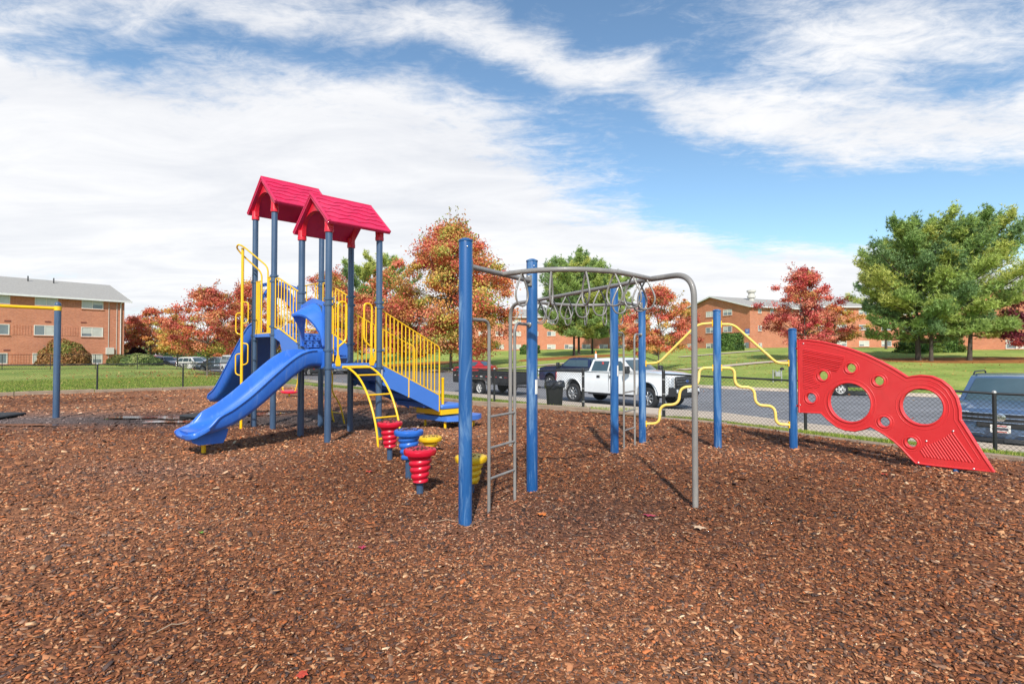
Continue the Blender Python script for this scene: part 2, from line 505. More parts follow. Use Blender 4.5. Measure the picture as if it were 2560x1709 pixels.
def make_ground():
    vN = np.array([-.62, -.785]); vF = np.array([.55, .835])
    near_d = [90, 70, 55, 45, 36, 30, 25, 21, 17.5, 14.5, 12, 10, 8, 6.5, 5.2, 4, 3, 2.2, 1.6, 1.1, .7, .4, .15, 0]
    far_d = [0, .2, .6, 1.2, 2, 3, 4.5, 6, 8, 10, 12.5, 15, 18, 21, 25, 29, 34, 39, 45, 55, 70, 90, 120, 180, 300, 600, 1200]
    rows = []
    n = len(NP_)
    for d in near_d:
        pts = NP_ + vN * d
        zs = []
        for i, (x, y) in enumerate(pts):
            if d == 0: zs.append(NZ_[i] - .015)
            else:
                w, kz = sdist(NP_, NZ_, x, y); zs.append(z_near(x, y, -abs(w), kz))
        rows.append(np.column_stack([pts, zs]))
    for f in (0.0005, .01, .5, .99, .9995):
        pts = NP_ * (1 - f) + FP_ * f
        rows.append(np.column_stack([pts, np.full(n, -1.15)]))
    for d in far_d:
        pts = FP_ + vF * d; zs = []
        for i, (x, y) in enumerate(pts):
            if d == 0: zs.append(FZ_[i])
            else:
                w, kz = sdist(FP_, FZ_, x, y); zs.append(z_far(x, y, abs(w), kz))
        rows.append(np.column_stack([pts, zs]))
    V = np.concatenate(rows); m = len(rows)
    F = [(r * n + i, (r + 1) * n + i, (r + 1) * n + i + 1, r * n + i + 1) for r in range(m - 1) for i in range(n - 1)]
    o = arr_mesh('lawn_ground', V, np.array(F)[:, ::-1], M_LAWN, kind='structure', smooth=True)
    o['label'] = 'grass ground sloping up to the brick buildings'
make_ground()

def make_lot():
    n = len(NP_); rows = []
    for f in (0, .01, .02, .035, .05, .075, .1, .14, .2, .3, .4, .5, .65, .8, .9, .96, 1.0):
        pts = NP_ * (1 - f) + FP_ * f; zs = []
        for i, (x, y) in enumerate(pts):
            w = np.hypot(*(pts[i] - NP_[i]))
            w2, _ = sdist(NP_, NZ_, x, y)
            zs.append(z_lot(abs(w2), NZ_[i]))
        rows.append(np.column_stack([pts, zs]))
    V = np.concatenate(rows)
    F = [(r * n + i, (r + 1) * n + i, (r + 1) * n + i + 1, r * n + i + 1) for r in range(len(rows) - 1) for i in range(n - 1)]
    o = arr_mesh('parking_lot', V, np.array(F)[:, ::-1], M_ASPH, kind='structure', smooth=True)
    o['label'] = 'grey asphalt parking lot beyond the fence'
make_lot()

def kerb(name, P, Z, side, label, gut=.42):
    """profile swept along a polyline: lawn-side top, rounded nose, face, gutter"""
    n = len(P); T = np.zeros_like(P); T[1:-1] = P[2:] - P[:-2]; T[0] = P[1] - P[0]; T[-1] = P[-1] - P[-2]
    T /= np.hypot(T[:, 0], T[:, 1])[:, None]; Nn = np.column_stack([T[:, 1], -T[:, 0]]) * side
    V = []; k = 6
    for i in range(n):
        zl = z_lot(.3, Z[i]) if side > 0 else -.78
        prof = [(-.17, Z[i] - .1), (-.17, Z[i] + .004), (-.02, Z[i] + .006), (.01, Z[i] - .02), (.03, zl + .03), (gut, zl + .012)]
        for (o_, z) in prof: V.append((P[i, 0] + Nn[i, 0] * o_, P[i, 1] + Nn[i, 1] * o_, z))
    F = [(i * k + j, (i + 1) * k + j, (i + 1) * k + j + 1, i * k + j + 1) for i in range(n - 1) for j in range(k - 1)]
    F = np.array(F)
    if side < 0: F = F[:, ::-1]
    o = arr_mesh(name, np.array(V), F[:, ::-1], M_CONC, kind='structure')
    o['label'] = label
kerb('kerb', NP_, NZ_, 1, 'pale concrete kerb along the playground side of the lot')
kerb('kerb', FP_, FZ_, -1, 'pale concrete kerb at the foot of the grassy slope')

def strip(name, pts, width, m, lift, zf=tz, kind='structure', sub=10):
    pts = catmull([(p[0], p[1], 0) for p in pts], sub)
    V = []
    for i, p in enumerate(pts):
        a = pts[max(0, i - 1)]; b = pts[min(len(pts) - 1, i + 1)]
        t = (b - a); t.z = 0; t.normalize(); nn = Vector((-t.y, t.x, 0))
        for s in (-.5, 0, .5):
            q = p + nn * width * s; V.append((q.x, q.y, zf(q.x, q.y) + lift))
    F = []
    for i in range(len(pts) - 1):
        for j in range(2): F.append((i * 3 + j, i * 3 + j + 1, i * 3 + 3 + j + 1, i * 3 + 3 + j))
    return arr_mesh(name, np.array(V), np.array(F)[:, ::-1], m, kind=kind)
# concrete walk along the lawn side of the kerb
M_WALK = M_CONC
def kerb_walk():
    sel = [i for i in range(len(NP_)) if -13.5 < NP_[i, 0] < 17]
    P = NP_[sel]; T = np.gradient(P, axis=0); T /= np.hypot(T[:, 0], T[:, 1])[:, None]; Nn = np.column_stack([-T[:, 1], T[:, 0]])
    V = []
    for i in range(len(P)):
        wd = lerp(1.85, 1.2, sstep(3, -3, P[i, 0]))
        for o_ in (.165, .7, wd):
            x, y = P[i] - Nn[i] * o_ * (1 if sdist(NP_, NZ_, *(P[i] - Nn[i] * .3))[0] < 0 else -1)
            V.append((x, y, tz(x, y) + .022))
    F = [(i * 3 + j, (i + 1) * 3 + j, (i + 1) * 3 + j + 1, i * 3 + j + 1) for i in range(len(P) - 1) for j in range(2)]
    o = arr_mesh('kerb_walk', np.array(V), np.array(F), M_CONC2, kind='structure'); fixn(o)
    o['label'] = 'pale concrete walk beside the kerb'
def fixn(o):
    bm = bmesh.new(); bm.from_mesh(o.data)
    for f in bm.faces:
        if f.normal.z < 0: f.normal_flip()
    bm.to_mesh(o.data); bm.free()
kerb_walk()
# footpaths on the slope
def path_px(pxs): return [on_terrain(*p) for p in pxs]
strip('footpath', path_px([(1700, 926), (1800, 918), (1900, 908), (1990, 902), (2100, 896)]), 1.5, M_CONC2, .07)
strip('footpath', path_px([(1150, 926), (1235, 923), (1320, 917), (1400, 910), (1480, 903)]), 1.5, M_CONC2, .07)
strip('footpath', path_px([(1700, 893), (1800, 885), (1860, 880), (1915, 876)]), 1.3, M_CONC2, .07)
# painted stall lines
M_PAINT = mat('road_paint', (.45, .45, .44), .7, .25, 5, streak=((.17, .17, .18), .9, (9, 9, 9), .42, .60))
def zlot_xy(x, y):
    w, kz = sdist(NP_, NZ_, x, y); return z_lot(w, kz)
for a, b in (((1838, 1047), (1968, 1022)), ((2056, 1068), (2165, 1040)), ((1840, 1000), (1975, 996)), ((1700, 1012), (1795, 1000)), ((1100, 962), (1150, 958))):
    pa, pb = G(*a, -.72), G(*b, -.72)
    s = strip('stall_line', [pa, pb], .11, M_PAINT, .012, zlot_xy, sub=12)
# fallen pine needles under the pines
M_NEEDLE = mat('fallen_needles', (.30, .125, .04), .95, .35, 1.5, .6, 30, spec=.1)
def patch(name, ctr, rx, ry, m, lift, rnd, zf=tz, rz=0, n=44, kind='structure'):
    V = [(ctr[0], ctr[1], zf(ctr[0], ctr[1]) + lift)]; F = []
    rings = 6
    rr = [1 + .22 * rnd.uniform(-1, 1) for _ in range(n)]
    for _ in range(2): rr = [(rr[i - 1] + 2 * rr[i] + rr[(i + 1) % n]) / 4 for i in range(n)]
    for k in range(1, rings + 1):
        for i in range(n):
            a = 2 * math.pi * i / n; r = rr[i] * k / rings
            x, y = rx * r * math.cos(a), ry * r * math.sin(a)
            X = ctr[0] + x * math.cos(rz) - y * math.sin(rz); Y = ctr[1] + x * math.sin(rz) + y * math.cos(rz)
            V.append((X, Y, zf(X, Y) + (lift if k < rings else -.02)))
    mbx = MB()
    for i in range(n): F.append((0, 1 + i, 1 + (i + 1) % n))
    for k in range(rings - 1):
        for i in range(n):
            a = 1 + k * n; F.append((a + i, a + n + i, a + n + (i + 1) % n, a + (i + 1) % n))
    mbx.add(V, F); o = mbx.build(name, m, None, 60, kind=kind); return o
_r = random.Random(5)
c = on_terrain(2420, 905); patch('pine_needle_bed', (c.x + 3, c.y + 1.0), 11, 3.6, M_NEEDLE, .06, _r, rz=R(-20))
c = on_terrain(1430, 893); patch('pine_needle_bed', (c.x, c.y - 1), 9, 4.0, M_NEEDLE, .06, _r)
c = on_terrain(1045, 912); patch('leaf_litter_bed', (c.x, c.y + 2), 9, 6, M_NEEDLE, .06, _r)

# ================================================================== playground bed
FENCE_L = [(-24.4, 13.9), (-21.5, 16.1), (-18.6, 18.4), (-15.59, 20.79), (-13.41, 22.54), (-10.4, 24.9)]
FENCE_F = [(-10.4, 24.9), (-7.94, 22.9), (-5.47, 20.9), (-3.0, 18.9), (-.54, 16.9), (1.92, 14.92)]
FENCE_R = [(3.46, 12.63), (5.75, 10.85), (7.93, 9.1), (10.25, 7.2), (12.5, 5.4)]
EDGE_A = [(-24.0, 13.55), (-15.35, 20.35), (-10.35, 24.35), (-6.0, 20.7), (-1.07, 15.35), (1.9, 13.5)]
EDGE_B = [(1.9, 13.5), (3.2, 12.3), (4.35, 11.25), (5.17, 9.85), (5.98, 8.7), (6.98, 7.55), (10.5, 3.6)]
BED = [(-24.0, 13.55), (-15.35, 20.35), (-10.35, 24.35), (-6.0, 20.7), (-1.07, 15.35), (1.9, 13.5), (3.2, 12.3), (4.35, 11.25), (5.17, 9.85), (5.98, 8.7), (6.98, 7.55), (10.5, 3.6), (14, -4), (-24, -4)]
BEDA = np.array(BED, float)
def in_bed(x, y):
    x = np.asarray(x); y = np.asarray(y); ins = np.zeros(x.shape, bool)
    for i in range(len(BEDA)):
        x1, y1 = BEDA[i]; x2, y2 = BEDA[(i + 1) % len(BEDA)]
        cond = ((y1 > y) != (y2 > y)) & (x < (x2 - x1) * (y - y1) / (y2 - y1 + 1e-12) + x1)
        ins ^= cond
    return ins
rng = np.random.default_rng(7)
_wav = [(rng.uniform(.3, 3.2), rng.uniform(0, 6.28), rng.uniform(0, 6.28)) for _ in range(26)]
def vnoise(x, y, f=1.0, seed=0):
    s = 0
    for k, (w, a, p) in enumerate(_wav):
        s = s + np.sin((x * math.cos(a + seed) + y * math.sin(a + seed)) * w * f + p + seed * 3) / (1 + .5 * w)
    return s / 4.5
POSTS_XY = []     # filled by the play equipment: mulch heaps up round the feet
def bed_z(x, y):
    x = np.asarray(x, float); y = np.asarray(y, float)
    z = .014 * vnoise(x, y, 1.1) + .008 * vnoise(x, y, 4.0, 1.3) - .035 * wet(x, y)
    for (qx, qy) in POSTS_XY: z = z + .022 * np.exp(-(((x - qx) ** 2 + (y - qy) ** 2) / .035))
    return z - .03 * np.exp(-(((x + 4.75) / .55) ** 2 + ((y - 7.6) / .5) ** 2)) - .02 * np.exp(-(((x - .5) / 1.0) ** 2 + ((y - 4.6) / .7) ** 2))
def wet(x, y):
    """low damp trough in the bed (0..1)"""
    cx = y - (12.35 + .10 * (x + 8))
    a = 1.25 * np.exp(-(cx / 1.3) ** 2) * 1 / (1 + np.exp(-(-3.2 - x) * 1.4)) * 1 / (1 + np.exp(-(x + 17)))
    b = np.exp(-(((x + 3.4) / 1.6) ** 2 + ((y - 11.6) / 1.3) ** 2)) * .7
    c_ = np.exp(-(((x - .35) / 1.1) ** 2 + ((y - 5.0) / .9) ** 2)) * .28
    d = np.exp(-(((x + 4.4) / 1.2) ** 2 + ((y - 7.0) / .6) ** 2)) * .35
    return np.clip((a + b + c_ + d) * (1 + .35 * vnoise(x, y, 1.6, 2.2)), 0, 1)
PALETTE = np.array([lin(h) for h in ('#8a5230', '#9c5f38', '#6f4129', '#a86c43', '#5a3828', '#543a30', '#b98458', '#7d4a30', '#4a3a34', '#c79a70', '#8f6a52', '#5d4a44', '#b5632f', '#d7b48c')])
PAL_W = np.array([12, 12, 12, 11, 11, 8.5, 7, 12, 6, 2.6, 7, 5, 5, .5]); PAL_W = PAL_W / PAL_W.sum()
def chip_colours(x, y, n):
    c = PALETTE[rng.choice(len(PALETTE), n, p=PAL_W)] * rng.uniform(.80, 1.16, (n, 1))
    dry = np.clip(vnoise(x, y, .8, 4.1) * .9 + .12 + .5 * (y > 14) * (x < 2), -1, 1)
    dry = dry + .9 * np.exp(-(((x - 4.0) / 2.6) ** 2 + ((y - 7.9) / 1.3) ** 2)) + .7 * np.exp(-(((x + 3.9) / 1.4) ** 2 + ((y - 8.4) / .7) ** 2))
    for (qx, qy) in POSTS_XY:
        dry = dry + .9 * np.exp(-(((x - qx) ** 2 + (y - qy) ** 2) / .09))
    dry = np.clip(dry, -.8, 1.2)[:, None]
    c = c * (1 + .28 * dry) + np.clip(dry, 0, 1) * np.array([.075, .05, .03]) * .8
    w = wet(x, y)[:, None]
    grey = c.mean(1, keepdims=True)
    c = c * (1 - w) + (grey * np.array([.86, .72, .71]) * .85 + c * .14) * w  # damp grey, lightened to paint the wet sheen into the chips
    g2 = c.mean(1, keepdims=True); c = c * .90 + g2 * np.array([1.05, .98, .95]) * .10
    return np.clip(c * 1.04, .008, .8)
M_MULCH = None
def mulch_material():
    m = bpy.data.materials.new('mulch_bed'); m.use_nodes = True
    N, L = m.node_tree.nodes, m.node_tree.links; b = N['Principled BSDF']
    a = N.new('ShaderNodeAttribute'); a.attribute_name = 'Col'
    tc = N.new('ShaderNodeTexCoord')
    v = N.new('ShaderNodeTexVoronoi'); v.inputs['Scale'].default_value = 42; v.inputs['Randomness'].default_value = 1
    mp = N.new('ShaderNodeMapping'); mp.inputs['Scale'].default_value = (1, 1.7, 1); L.new(tc.outputs['Object'], mp.inputs[0])
    L.new(mp.outputs[0], v.inputs['Vector'])
    sp = N.new('ShaderNodeSeparateColor'); L.new(v.outputs['Color'], sp.inputs[0])
    cr = N.new('ShaderNodeValToRGB'); L.new(sp.outputs[0], cr.inputs[0])
    e = cr.color_ramp.elements; e[0].position = 0; e[0].color = (.45, .42, .42, 1); e[1].position = 1; e[1].color = (1.9, 1.8, 1.7, 1)
    x = e.new(.5); x.color = (.95, .92, .9, 1); x = e.new(.8); x.color = (1.35, 1.25, 1.1, 1)
    mu = N.new('ShaderNodeMix'); mu.data_type = 'RGBA'; mu.blend_type = 'MULTIPLY'; mu.inputs['Factor'].default_value = 1
    L.new(a.outputs['Color'], mu.inputs['A']); L.new(cr.outputs[0], mu.inputs['B'])
    L.new(mu.outputs['Result'], b.inputs['Base Color']); b.inputs['Roughness'].default_value = .85; b.inputs['Specular IOR Level'].default_value = .25
    bp = N.new('ShaderNodeBump'); bp.inputs['Strength'].default_value = 1; bp.inputs['Distance'].default_value = .015
    L.new(sp.outputs[1], bp.inputs['Height']); L.new(bp.outputs[0], b.inputs['Normal'])
    return m
def make_bed():
    st = .14
    xs = np.arange(-24, 14.01, st); ys = np.arange(-3.9, 24.6, st)
    X, Y = np.meshgrid(xs, ys); Z = bed_z(X, Y)
    V = np.column_stack([X.ravel(), Y.ravel(), Z.ravel()])
    nx = len(xs); idx = np.arange(len(V)).reshape(X.shape)
    cxm = (X[:-1, :-1] + st / 2); cym = (Y[:-1, :-1] + st / 2); keep = in_bed(cxm, cym)
    F = np.stack([idx[:-1, :-1], idx[:-1, 1:], idx[1:, 1:], idx[1:, :-1]], -1)[keep]
    used = np.unique(F); remap = np.full(len(V), -1); remap[used] = np.arange(len(used)); V = V[used]; F = remap[F]
    n = len(V)
    base = np.tile((PALETTE * PAL_W[:, None]).sum(0), (n, 1)) * .80
    x, y = V[:, 0], V[:, 1]
    dry = np.clip(vnoise(x, y, .8, 4.1) * .9 + .12 + .5 * (y > 14) * (x < 2), -.8, 1.2)[:, None]
    c = base * (1 + .3 * dry) + np.clip(dry, 0, 1) * np.array([.05, .033, .02])
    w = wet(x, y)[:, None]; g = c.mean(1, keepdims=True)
    c = c * (1 - w) + (g * np.array([.86, .72, .71]) * .82 + c * .12) * w  # same damp tint under the chips, painted sheen included
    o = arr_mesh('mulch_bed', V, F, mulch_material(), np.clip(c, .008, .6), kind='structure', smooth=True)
    o['label'] = 'brown wood mulch bed of the playground'
    return o
def make_chips():
    pts = []
    def zone(r0, r1, dens, amax=58):
        a = R(amax); area = a * (r1 * r1 - r0 * r0); n = int(area * dens)
        r = np.sqrt(rng.uniform(r0 * r0, r1 * r1, n)); t = rng.uniform(-a, a, n)
        return np.column_stack([r * np.sin(t), r * np.cos(t)])
    P = []; S = []
    for r0, r1, d, s in ((1.7, 3.2, 4300, .70), (3.2, 4.5, 2900, .78), (4.5, 6.5, 1450, .92), (6.5, 9, 620, 1.15), (9, 13, 260, 1.4), (13, 19, 90, 1.8), (19, 29, 38, 2.2)):
        p = zone(r0, r1, d); P.append(p); S.append(np.full(len(p), s))
    P = np.concatenate(P); S = np.concatenate(S)
    k = in_bed(P[:, 0], P[:, 1]) & (rng.random(len(P)) > .62 * np.clip(wet(P[:, 0], P[:, 1]) * 1.4 - .5, 0, 1)); P = P[k]; S = S[k]
    k = np.ones(len(P), bool)
    for (qx, qy, ax, ay) in PUD: k &= ~((((P[:, 0] - qx) / ax) ** 2 + ((P[:, 1] - qy) / ay) ** 2 < 1.0) & (rng.random(len(P)) < .88))
    P = P[k]; S = S[k]; n = len(P)
    Ln = rng.gamma(4.6, .0056, n).clip(.010, .085) * S; W = (Ln * rng.uniform(.2, .55, n)).clip(.005, .028 * 2); Hh = rng.uniform(.003, .009, n) * S
    yaw = rng.uniform(0, 6.283, n); tilt = rng.normal(0, .26, n); roll = rng.normal(0, .32, n)
    # unit chip: 8 points of an uneven wedge (top 4, bottom 4)
    u = np.array([[-.5, -.35, 1], [.5, -.5, .9], [.42, .5, 1], [-.45, .4, .8], [-.5, -.5, 0], [.55, -.5, 0], [.5, .5, 0], [-.5, .5, 0]])
    U = np.repeat(u[None], n, 0) + rng.uniform(-.13, .13, (n, 8, 3)) * np.array([1, 1, .3])
    U = U * np.column_stack([Ln, W, Hh])[:, None, :]
    ct, stl = np.cos(tilt)[:, None], np.sin(tilt)[:, None]; cr, sr = np.cos(roll)[:, None], np.sin(roll)[:, None]
    x, y, z = U[..., 0], U[..., 1], U[..., 2]
    y, z = y * cr - z * sr, y * sr + z * cr
    x, z = x * ct - z * stl, x * stl + z * ct
    cy, sy = np.cos(yaw)[:, None], np.sin(yaw)[:, None]
    x, y = x * cy - y * sy, x * sy + y * cy
    gz = bed_z(P[:, 0], P[:, 1])
    z = z + (gz + rng.uniform(-.002, .012, n) * np.minimum(S, 1.3))[:, None]
    V = np.stack([x + P[:, :1], y + P[:, 1:], z], -1).reshape(-1, 3)
    f = np.array([[0, 1, 2, 3], [4, 5, 1, 0], [5, 6, 2, 1], [6, 7, 3, 2], [7, 4, 0, 3]])
    F = (f[None] + (np.arange(n) * 8)[:, None, None]).reshape(-1, 4)
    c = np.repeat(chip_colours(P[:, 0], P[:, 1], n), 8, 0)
    m = mat('wood_chip', (1, 1, 1), .85, .22, 40, attr=True, spec=.18)
    o = arr_mesh('wood_chips', V, F, m, c, kind='stuff')
    tag(o, 'loose brown and orange wood chips covering the playground', 'mulch')
    return n
# ================================================================== play equipment materials
M_POST = mat('navy_post_paint', '#3b516d', .33, .10, 3, coat=.25, fade=('#8a9cb0', .30, (60, 60, 1.2), .52, .75))
M_POST2 = mat('worn_blue_post', '#164f88', .38, .12, 2.5, .02, 90, coat=.15, streak=('#8fb0cc', .55, (11, 11, 1.3), .50, .66), fade=('#3a74ab', .6, (2.5, 2.5, .5), .48, .66))
M_YEL = mat('yellow_paint', '#f2bd10', .34, .07, 5, coat=.2, fade=('#c58a18', .25, (9, 9, 9), .62, .8))
M_YELF = mat('faded_yellow_paint', '#efcb62', .5, .10, 6, .05, 120, fade=('#f4e2a6', .5, (5, 5, 5), .45, .7))
M_SLIDE = mat('blue_moulded_plastic', '#326cc8', .34, .06, 3, .01, 200, spec=.5, streak=('#8aa4cc', .28, (14, 14, 2.5), .56, .72), fade=('#4c8ad8', .4, (2, 2, 2), .5, .75))
M_BPANEL = mat('blue_sheet_plastic', '#4679cc', .42, .05, 3)
M_DECK = mat('blue_coated_deck', '#2c57a8', .55, .12, 40, .2, 90)
M_ROOF = mat('red_roof_plastic', '#cc2350', .45, .09, 3, .05, 120, streak=('#a02444', .3, (5, 5, 2), .55, .72), fade=('#dc5a7c', .35, (1.5, 1.5, 1.5), .5, .75))
M_ROOF2 = mat('red_gable_plastic', '#d31d33', .4, .06, 3, fade=('#e06a70', .3, (3, 3, 3), .55, .75))
M_PANEL = mat('red_panel_plastic', '#da3234', .42, .05, 2.5, .03, 160, streak=('#b03432', .35, (6, 6, 2), .56, .74), fade=('#e85a55', .35, (1.6, 1.6, 1.6), .45, .75))
M_REDP = mat('red_pod_plastic', '#c71230', .34, .07, 5, .03, 120)
M_BLUP = mat('blue_pod_plastic', '#2a66bd', .34, .07, 5, .03, 120)
M_YELP = mat('yellow_pod_plastic', '#e6b81e', .40, .08, 5, .04, 120)
M_GREY = mat('grey_pipe_coating', '#807c78', .40, .10, 6, .04, 150, coat=.1, fade=('#b9b2a8', .45, (3, 3, 1), .5, .75))
M_STEEL = mat('galvanised_bolt', (.55, .55, .55), .35, .1, 20, metal=.9)
M_DARK = mat('slot_shade', '#101a3c', .6, .1, 5)
M_WHITE = mat('white_sticker', (.78, .76, .72), .5, .1, 30)
M_RUB = mat('black_rubber', (.035, .036, .038), .75, .25, 8, .3, 120)

def prism(mb, poly, fmap, d0, d1, holes=()):
    loops = [list(poly)] + [list(h) for h in holes]
    flat = [p for l in loops for p in l]
    tri = tessellate_polygon([[Vector((p[0], p[1], 0)) for p in l] for l in loops])
    n = len(flat); o = len(mb.v)
    mb.v += [tuple(fmap(p[0], p[1], d0)) for p in flat] + [tuple(fmap(p[0], p[1], d1)) for p in flat]
    for t in tri:
        a, b, c = t
        ar = (flat[b][0] - flat[a][0]) * (flat[c][1] - flat[a][1]) - (flat[b][1] - flat[a][1]) * (flat[c][0] - flat[a][0])
        if ar < 0: a, c = c, a
        mb.f += [(o + a, o + b, o + c), (o + n + c, o + n + b, o + n + a)]
    k = 0
    for l in loops:
        m = len(l)
        for i in range(m):
            a, b = o + k + i, o + k + (i + 1) % m
            mb.f.append((b, a, a + n, b + n))
        k += m
    return mb
def fix_normals(o):
    bm = bmesh.new(); bm.from_mesh(o.data); bmesh.ops.recalc_face_normals(bm, faces=bm.faces); bm.to_mesh(o.data); bm.free()
def post(parent, x, y, h, r, m, name='post', top='flat', z0=-.25, clamps=()):
    mb = MB()
    prof = [(r, z0), (r, h - .02), (r * .96, h - .006), (r * .6, h + (.012 if top == 'flat' else r * .7)), (0.004, h + (.016 if top == 'flat' else r))]
    if top == 'dome': prof = [(r, z0), (r, h - r * .2)] + [(r * math.cos(a), h - r * .2 + r * math.sin(a)) for a in (.3, .6, .9, 1.2, 1.5)]
    mb.lathe(prof, 22, (x, y, 0)); p = mb.build(name, m, parent, 40)
    for z in clamps:
        c = MB().lathe([(r + .001, z - .026), (r + .010, z - .022), (r + .012, z), (r + .010, z + .022), (r + .001, z + .026)], 18, (x, y, 0))
        for a in (.6, 3.7): c.box((x + math.cos(a) * (r + .016), y + math.sin(a) * (r + .016), z), (.035, .03, .036), a, .006)
        c.build('clamp', M_POST, p, 45)
    return p

# ================================================================== the play tower
TA = -.76564; TO = (-5.126, 10.993)
SS = [0.0, .899, 2.040, 2.993]; SV = .947
tower = thing('play_structure', 'play structure with two red shingled roofs, blue slides and yellow railings', 'play structure', (TO[0], TO[1], 0), TA, world_coords=False)
def tw(a, b): return (TO[0] + a * math.cos(TA) - b * math.sin(TA), TO[1] + a * math.sin(TA) + b * math.cos(TA))
RP = .054
for i in range(4):
    for b in (0, SV):
        h = 4.25 if i < 2 else 3.55
        cl = {0: (1.80, 2.86), 1: (1.80, 1.95, 2.80, 2.90), 2: (1.22, 1.62, 2.34, 2.50), 3: (1.21, 1.5, 2.24, 2.33)}[i]
        post(tower, SS[i], b, h, RP, M_POST, clamps=cl)
        POSTS_XY.append(tw(SS[i], b))

def roof(ac, half, zr, ze, b0, b1, ap):
    th = .035; mb = MB(); K = 6; NC = 16
    L = math.hypot(half, zr - ze)
    for sgn in (-1, 1):
        d = Vector((sgn * half, 0, ze - zr)) / L; nrm = Vector((sgn * (zr - ze), 0, half)) / L
        V = []; rows = []
        for k in range(K):
            t0, t1 = k / K, (k + 1) / K
            rows += [(t0, .009 if k else .016, k), (t1, .020, k + 1)]
        for (t, up, k) in rows:
            for j in range(NC + 1):
                b = lerp(b0, b1, j / NC)
                wav = .022 * math.sin(j * 1.15 + k * 2.1) + .012 * math.sin(j * 2.7 + k) if 0 < k < K else 0
                p = Vector((ac, b, zr)) + d * (t * L + wav) + nrm * up
                V.append(p)
        # rolled eave and underside
        for (t, up) in ((1.012, .012), (1.02, -.012), (1.012, -.04), (.98, -.052), (.94, -.045), (.0, -.045)):
            for j in range(NC + 1):
                V.append(Vector((ac, lerp(b0, b1, j / NC), zr)) + d * (t * L) + nrm * up)
        m = len(rows) + 6; w = NC + 1; F = []
        for r in range(m - 1):
            for j in range(NC):
                q = (r * w + j, (r + 1) * w + j, (r + 1) * w + j + 1, r * w + j + 1); F.append(q if sgn > 0 else q[::-1])
        # end faces
        for e in (0, NC):
            ring = [r * w + e for r in range(m)]
            F.append(tuple(ring if (e == 0) == (sgn < 0) else ring[::-1]))
        mb.add(V, F)
    rf = mb.build('roof', M_ROOF, tower, 35)
    # ridge roll
    MB().tube([(ac, b0 - .004, zr + .008), (ac, b1 + .004, zr + .008)], .026, 10).build('ridge_cap', M_ROOF, rf, 50)
    for b in b0 + .012, b1 - .012:   # barge edges
        mb2 = MB()
        for sgn in (-1, 1):
            mb2.tube([(ac, b, zr + .006), (ac + sgn * half * 1.01, b, ze + .0)], .026, 8)
        mb2.build('barge_edge', M_ROOF, rf, 50)
    # gable arches at the two post rows
    a0, a1 = ap; zc = ze - .075
    for b in (0, SV):
        outer = [(a0 - .075, zc), (a0 - .075, zc + .06)]
        zs = lambda a: zr - abs(a - ac) / half * (zr - ze) - .05
        outer += [(a0 - .10, zs(a0 - .10)), (ac - half * .5, zs(ac - half * .5)), (ac, zr - .055), (ac + half * .5, zs(ac + half * .5)), (a1 + .10, zs(a1 + .10)), (a1 + .075, zc + .06), (a1 + .075, zc)]
        w2 = (a1 - a0) / 2 - .075; am = (a0 + a1) / 2
        zt = zr - .30 - zc
        arch = [(a1 - .075, zc)] + [(am + w2 * math.cos(t), zc + .03 + zt * math.sin(t) ** .8) for t in [math.pi * k / 14 for k in range(15)]] + [(a0 + .075, zc)]
        g = prism(MB(), outer + arch, lambda s, z, d, b=b: (s, b + d, z), -.035, .035).build('gable_arch', M_ROOF2, rf, 40)
        fix_normals(g)
        for a in (a0, a1):
            MB().lathe([(RP + .004, zc - .07), (RP + .018, zc - .066), (RP + .020, zc - .02), (RP + .016, zc), (RP + .012, zc + .10)], 18, (a, b, 0)).build('post_socket', M_ROOF2, rf, 40)
roof(.50, .655, 4.83, 4.25, -.10, SV + .12, (SS[0], SS[1]))
roof(2.545, .625, 4.10, 3.55, -.10, SV + .10, (SS[2], SS[3]))

# decks -------------------------------------------------------------
def deck(a0, a1, z, nm='deck'):
    d = MB().box(((a0 + a1) / 2, SV / 2, z - .03), (a1 - a0 - .02, SV - .02, .05), 0, .008).build(nm, M_DECK, tower)
    for (c, s) in (((a0 + a1) / 2, 0), ((a0 + a1) / 2, SV)):
        MB().box((c, s, z - .045), (a1 - a0 - .11, .045, .085), 0, .012).build('deck_beam', M_BPANEL, d, 40)
    for a in (a0, a1):
        MB().box((a, SV / 2, z - .045), (.045, SV - .11, .085), 0, .012).build('deck_beam', M_BPANEL, d, 40)
    # drainage holes read as rows of dark recesses on the coated sheet
    return d
deck(SS[0], SS[1], 1.84); deck(SS[2], SS[3], 1.28)

# inner steps between the decks (bay B-C) -----------------------------
nst = 3
for k in range(nst):
    a0 = SS[1] + .06 + k * (SS[2] - SS[1] - .12) / nst; a1 = a0 + (SS[2] - SS[1] - .12) / nst
    z = 1.84 - (k + 1) * (.56 / (nst + 1))
    t = MB().box(((a0 + a1) / 2, SV / 2, z - .02), (a1 - a0 + .03, SV - .12, .035), 0, .006).build('step', M_DECK, tower)
    r = MB().box((a0 + .005, SV / 2, z + .06), (.02, SV - .12, .13), 0, .004).build('riser', M_BPANEL, t)
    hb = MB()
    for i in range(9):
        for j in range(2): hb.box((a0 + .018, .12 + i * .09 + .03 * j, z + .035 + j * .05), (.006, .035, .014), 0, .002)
    hb.build('drain_slot', M_DARK, t)  # dark bars on the riser paint the shade of open slots
def fmapb(b0): return lambda s, z, d: (s, b0 + d, z)
def fmapa(a0): return lambda s, z, d: (a0 + d, s, z)
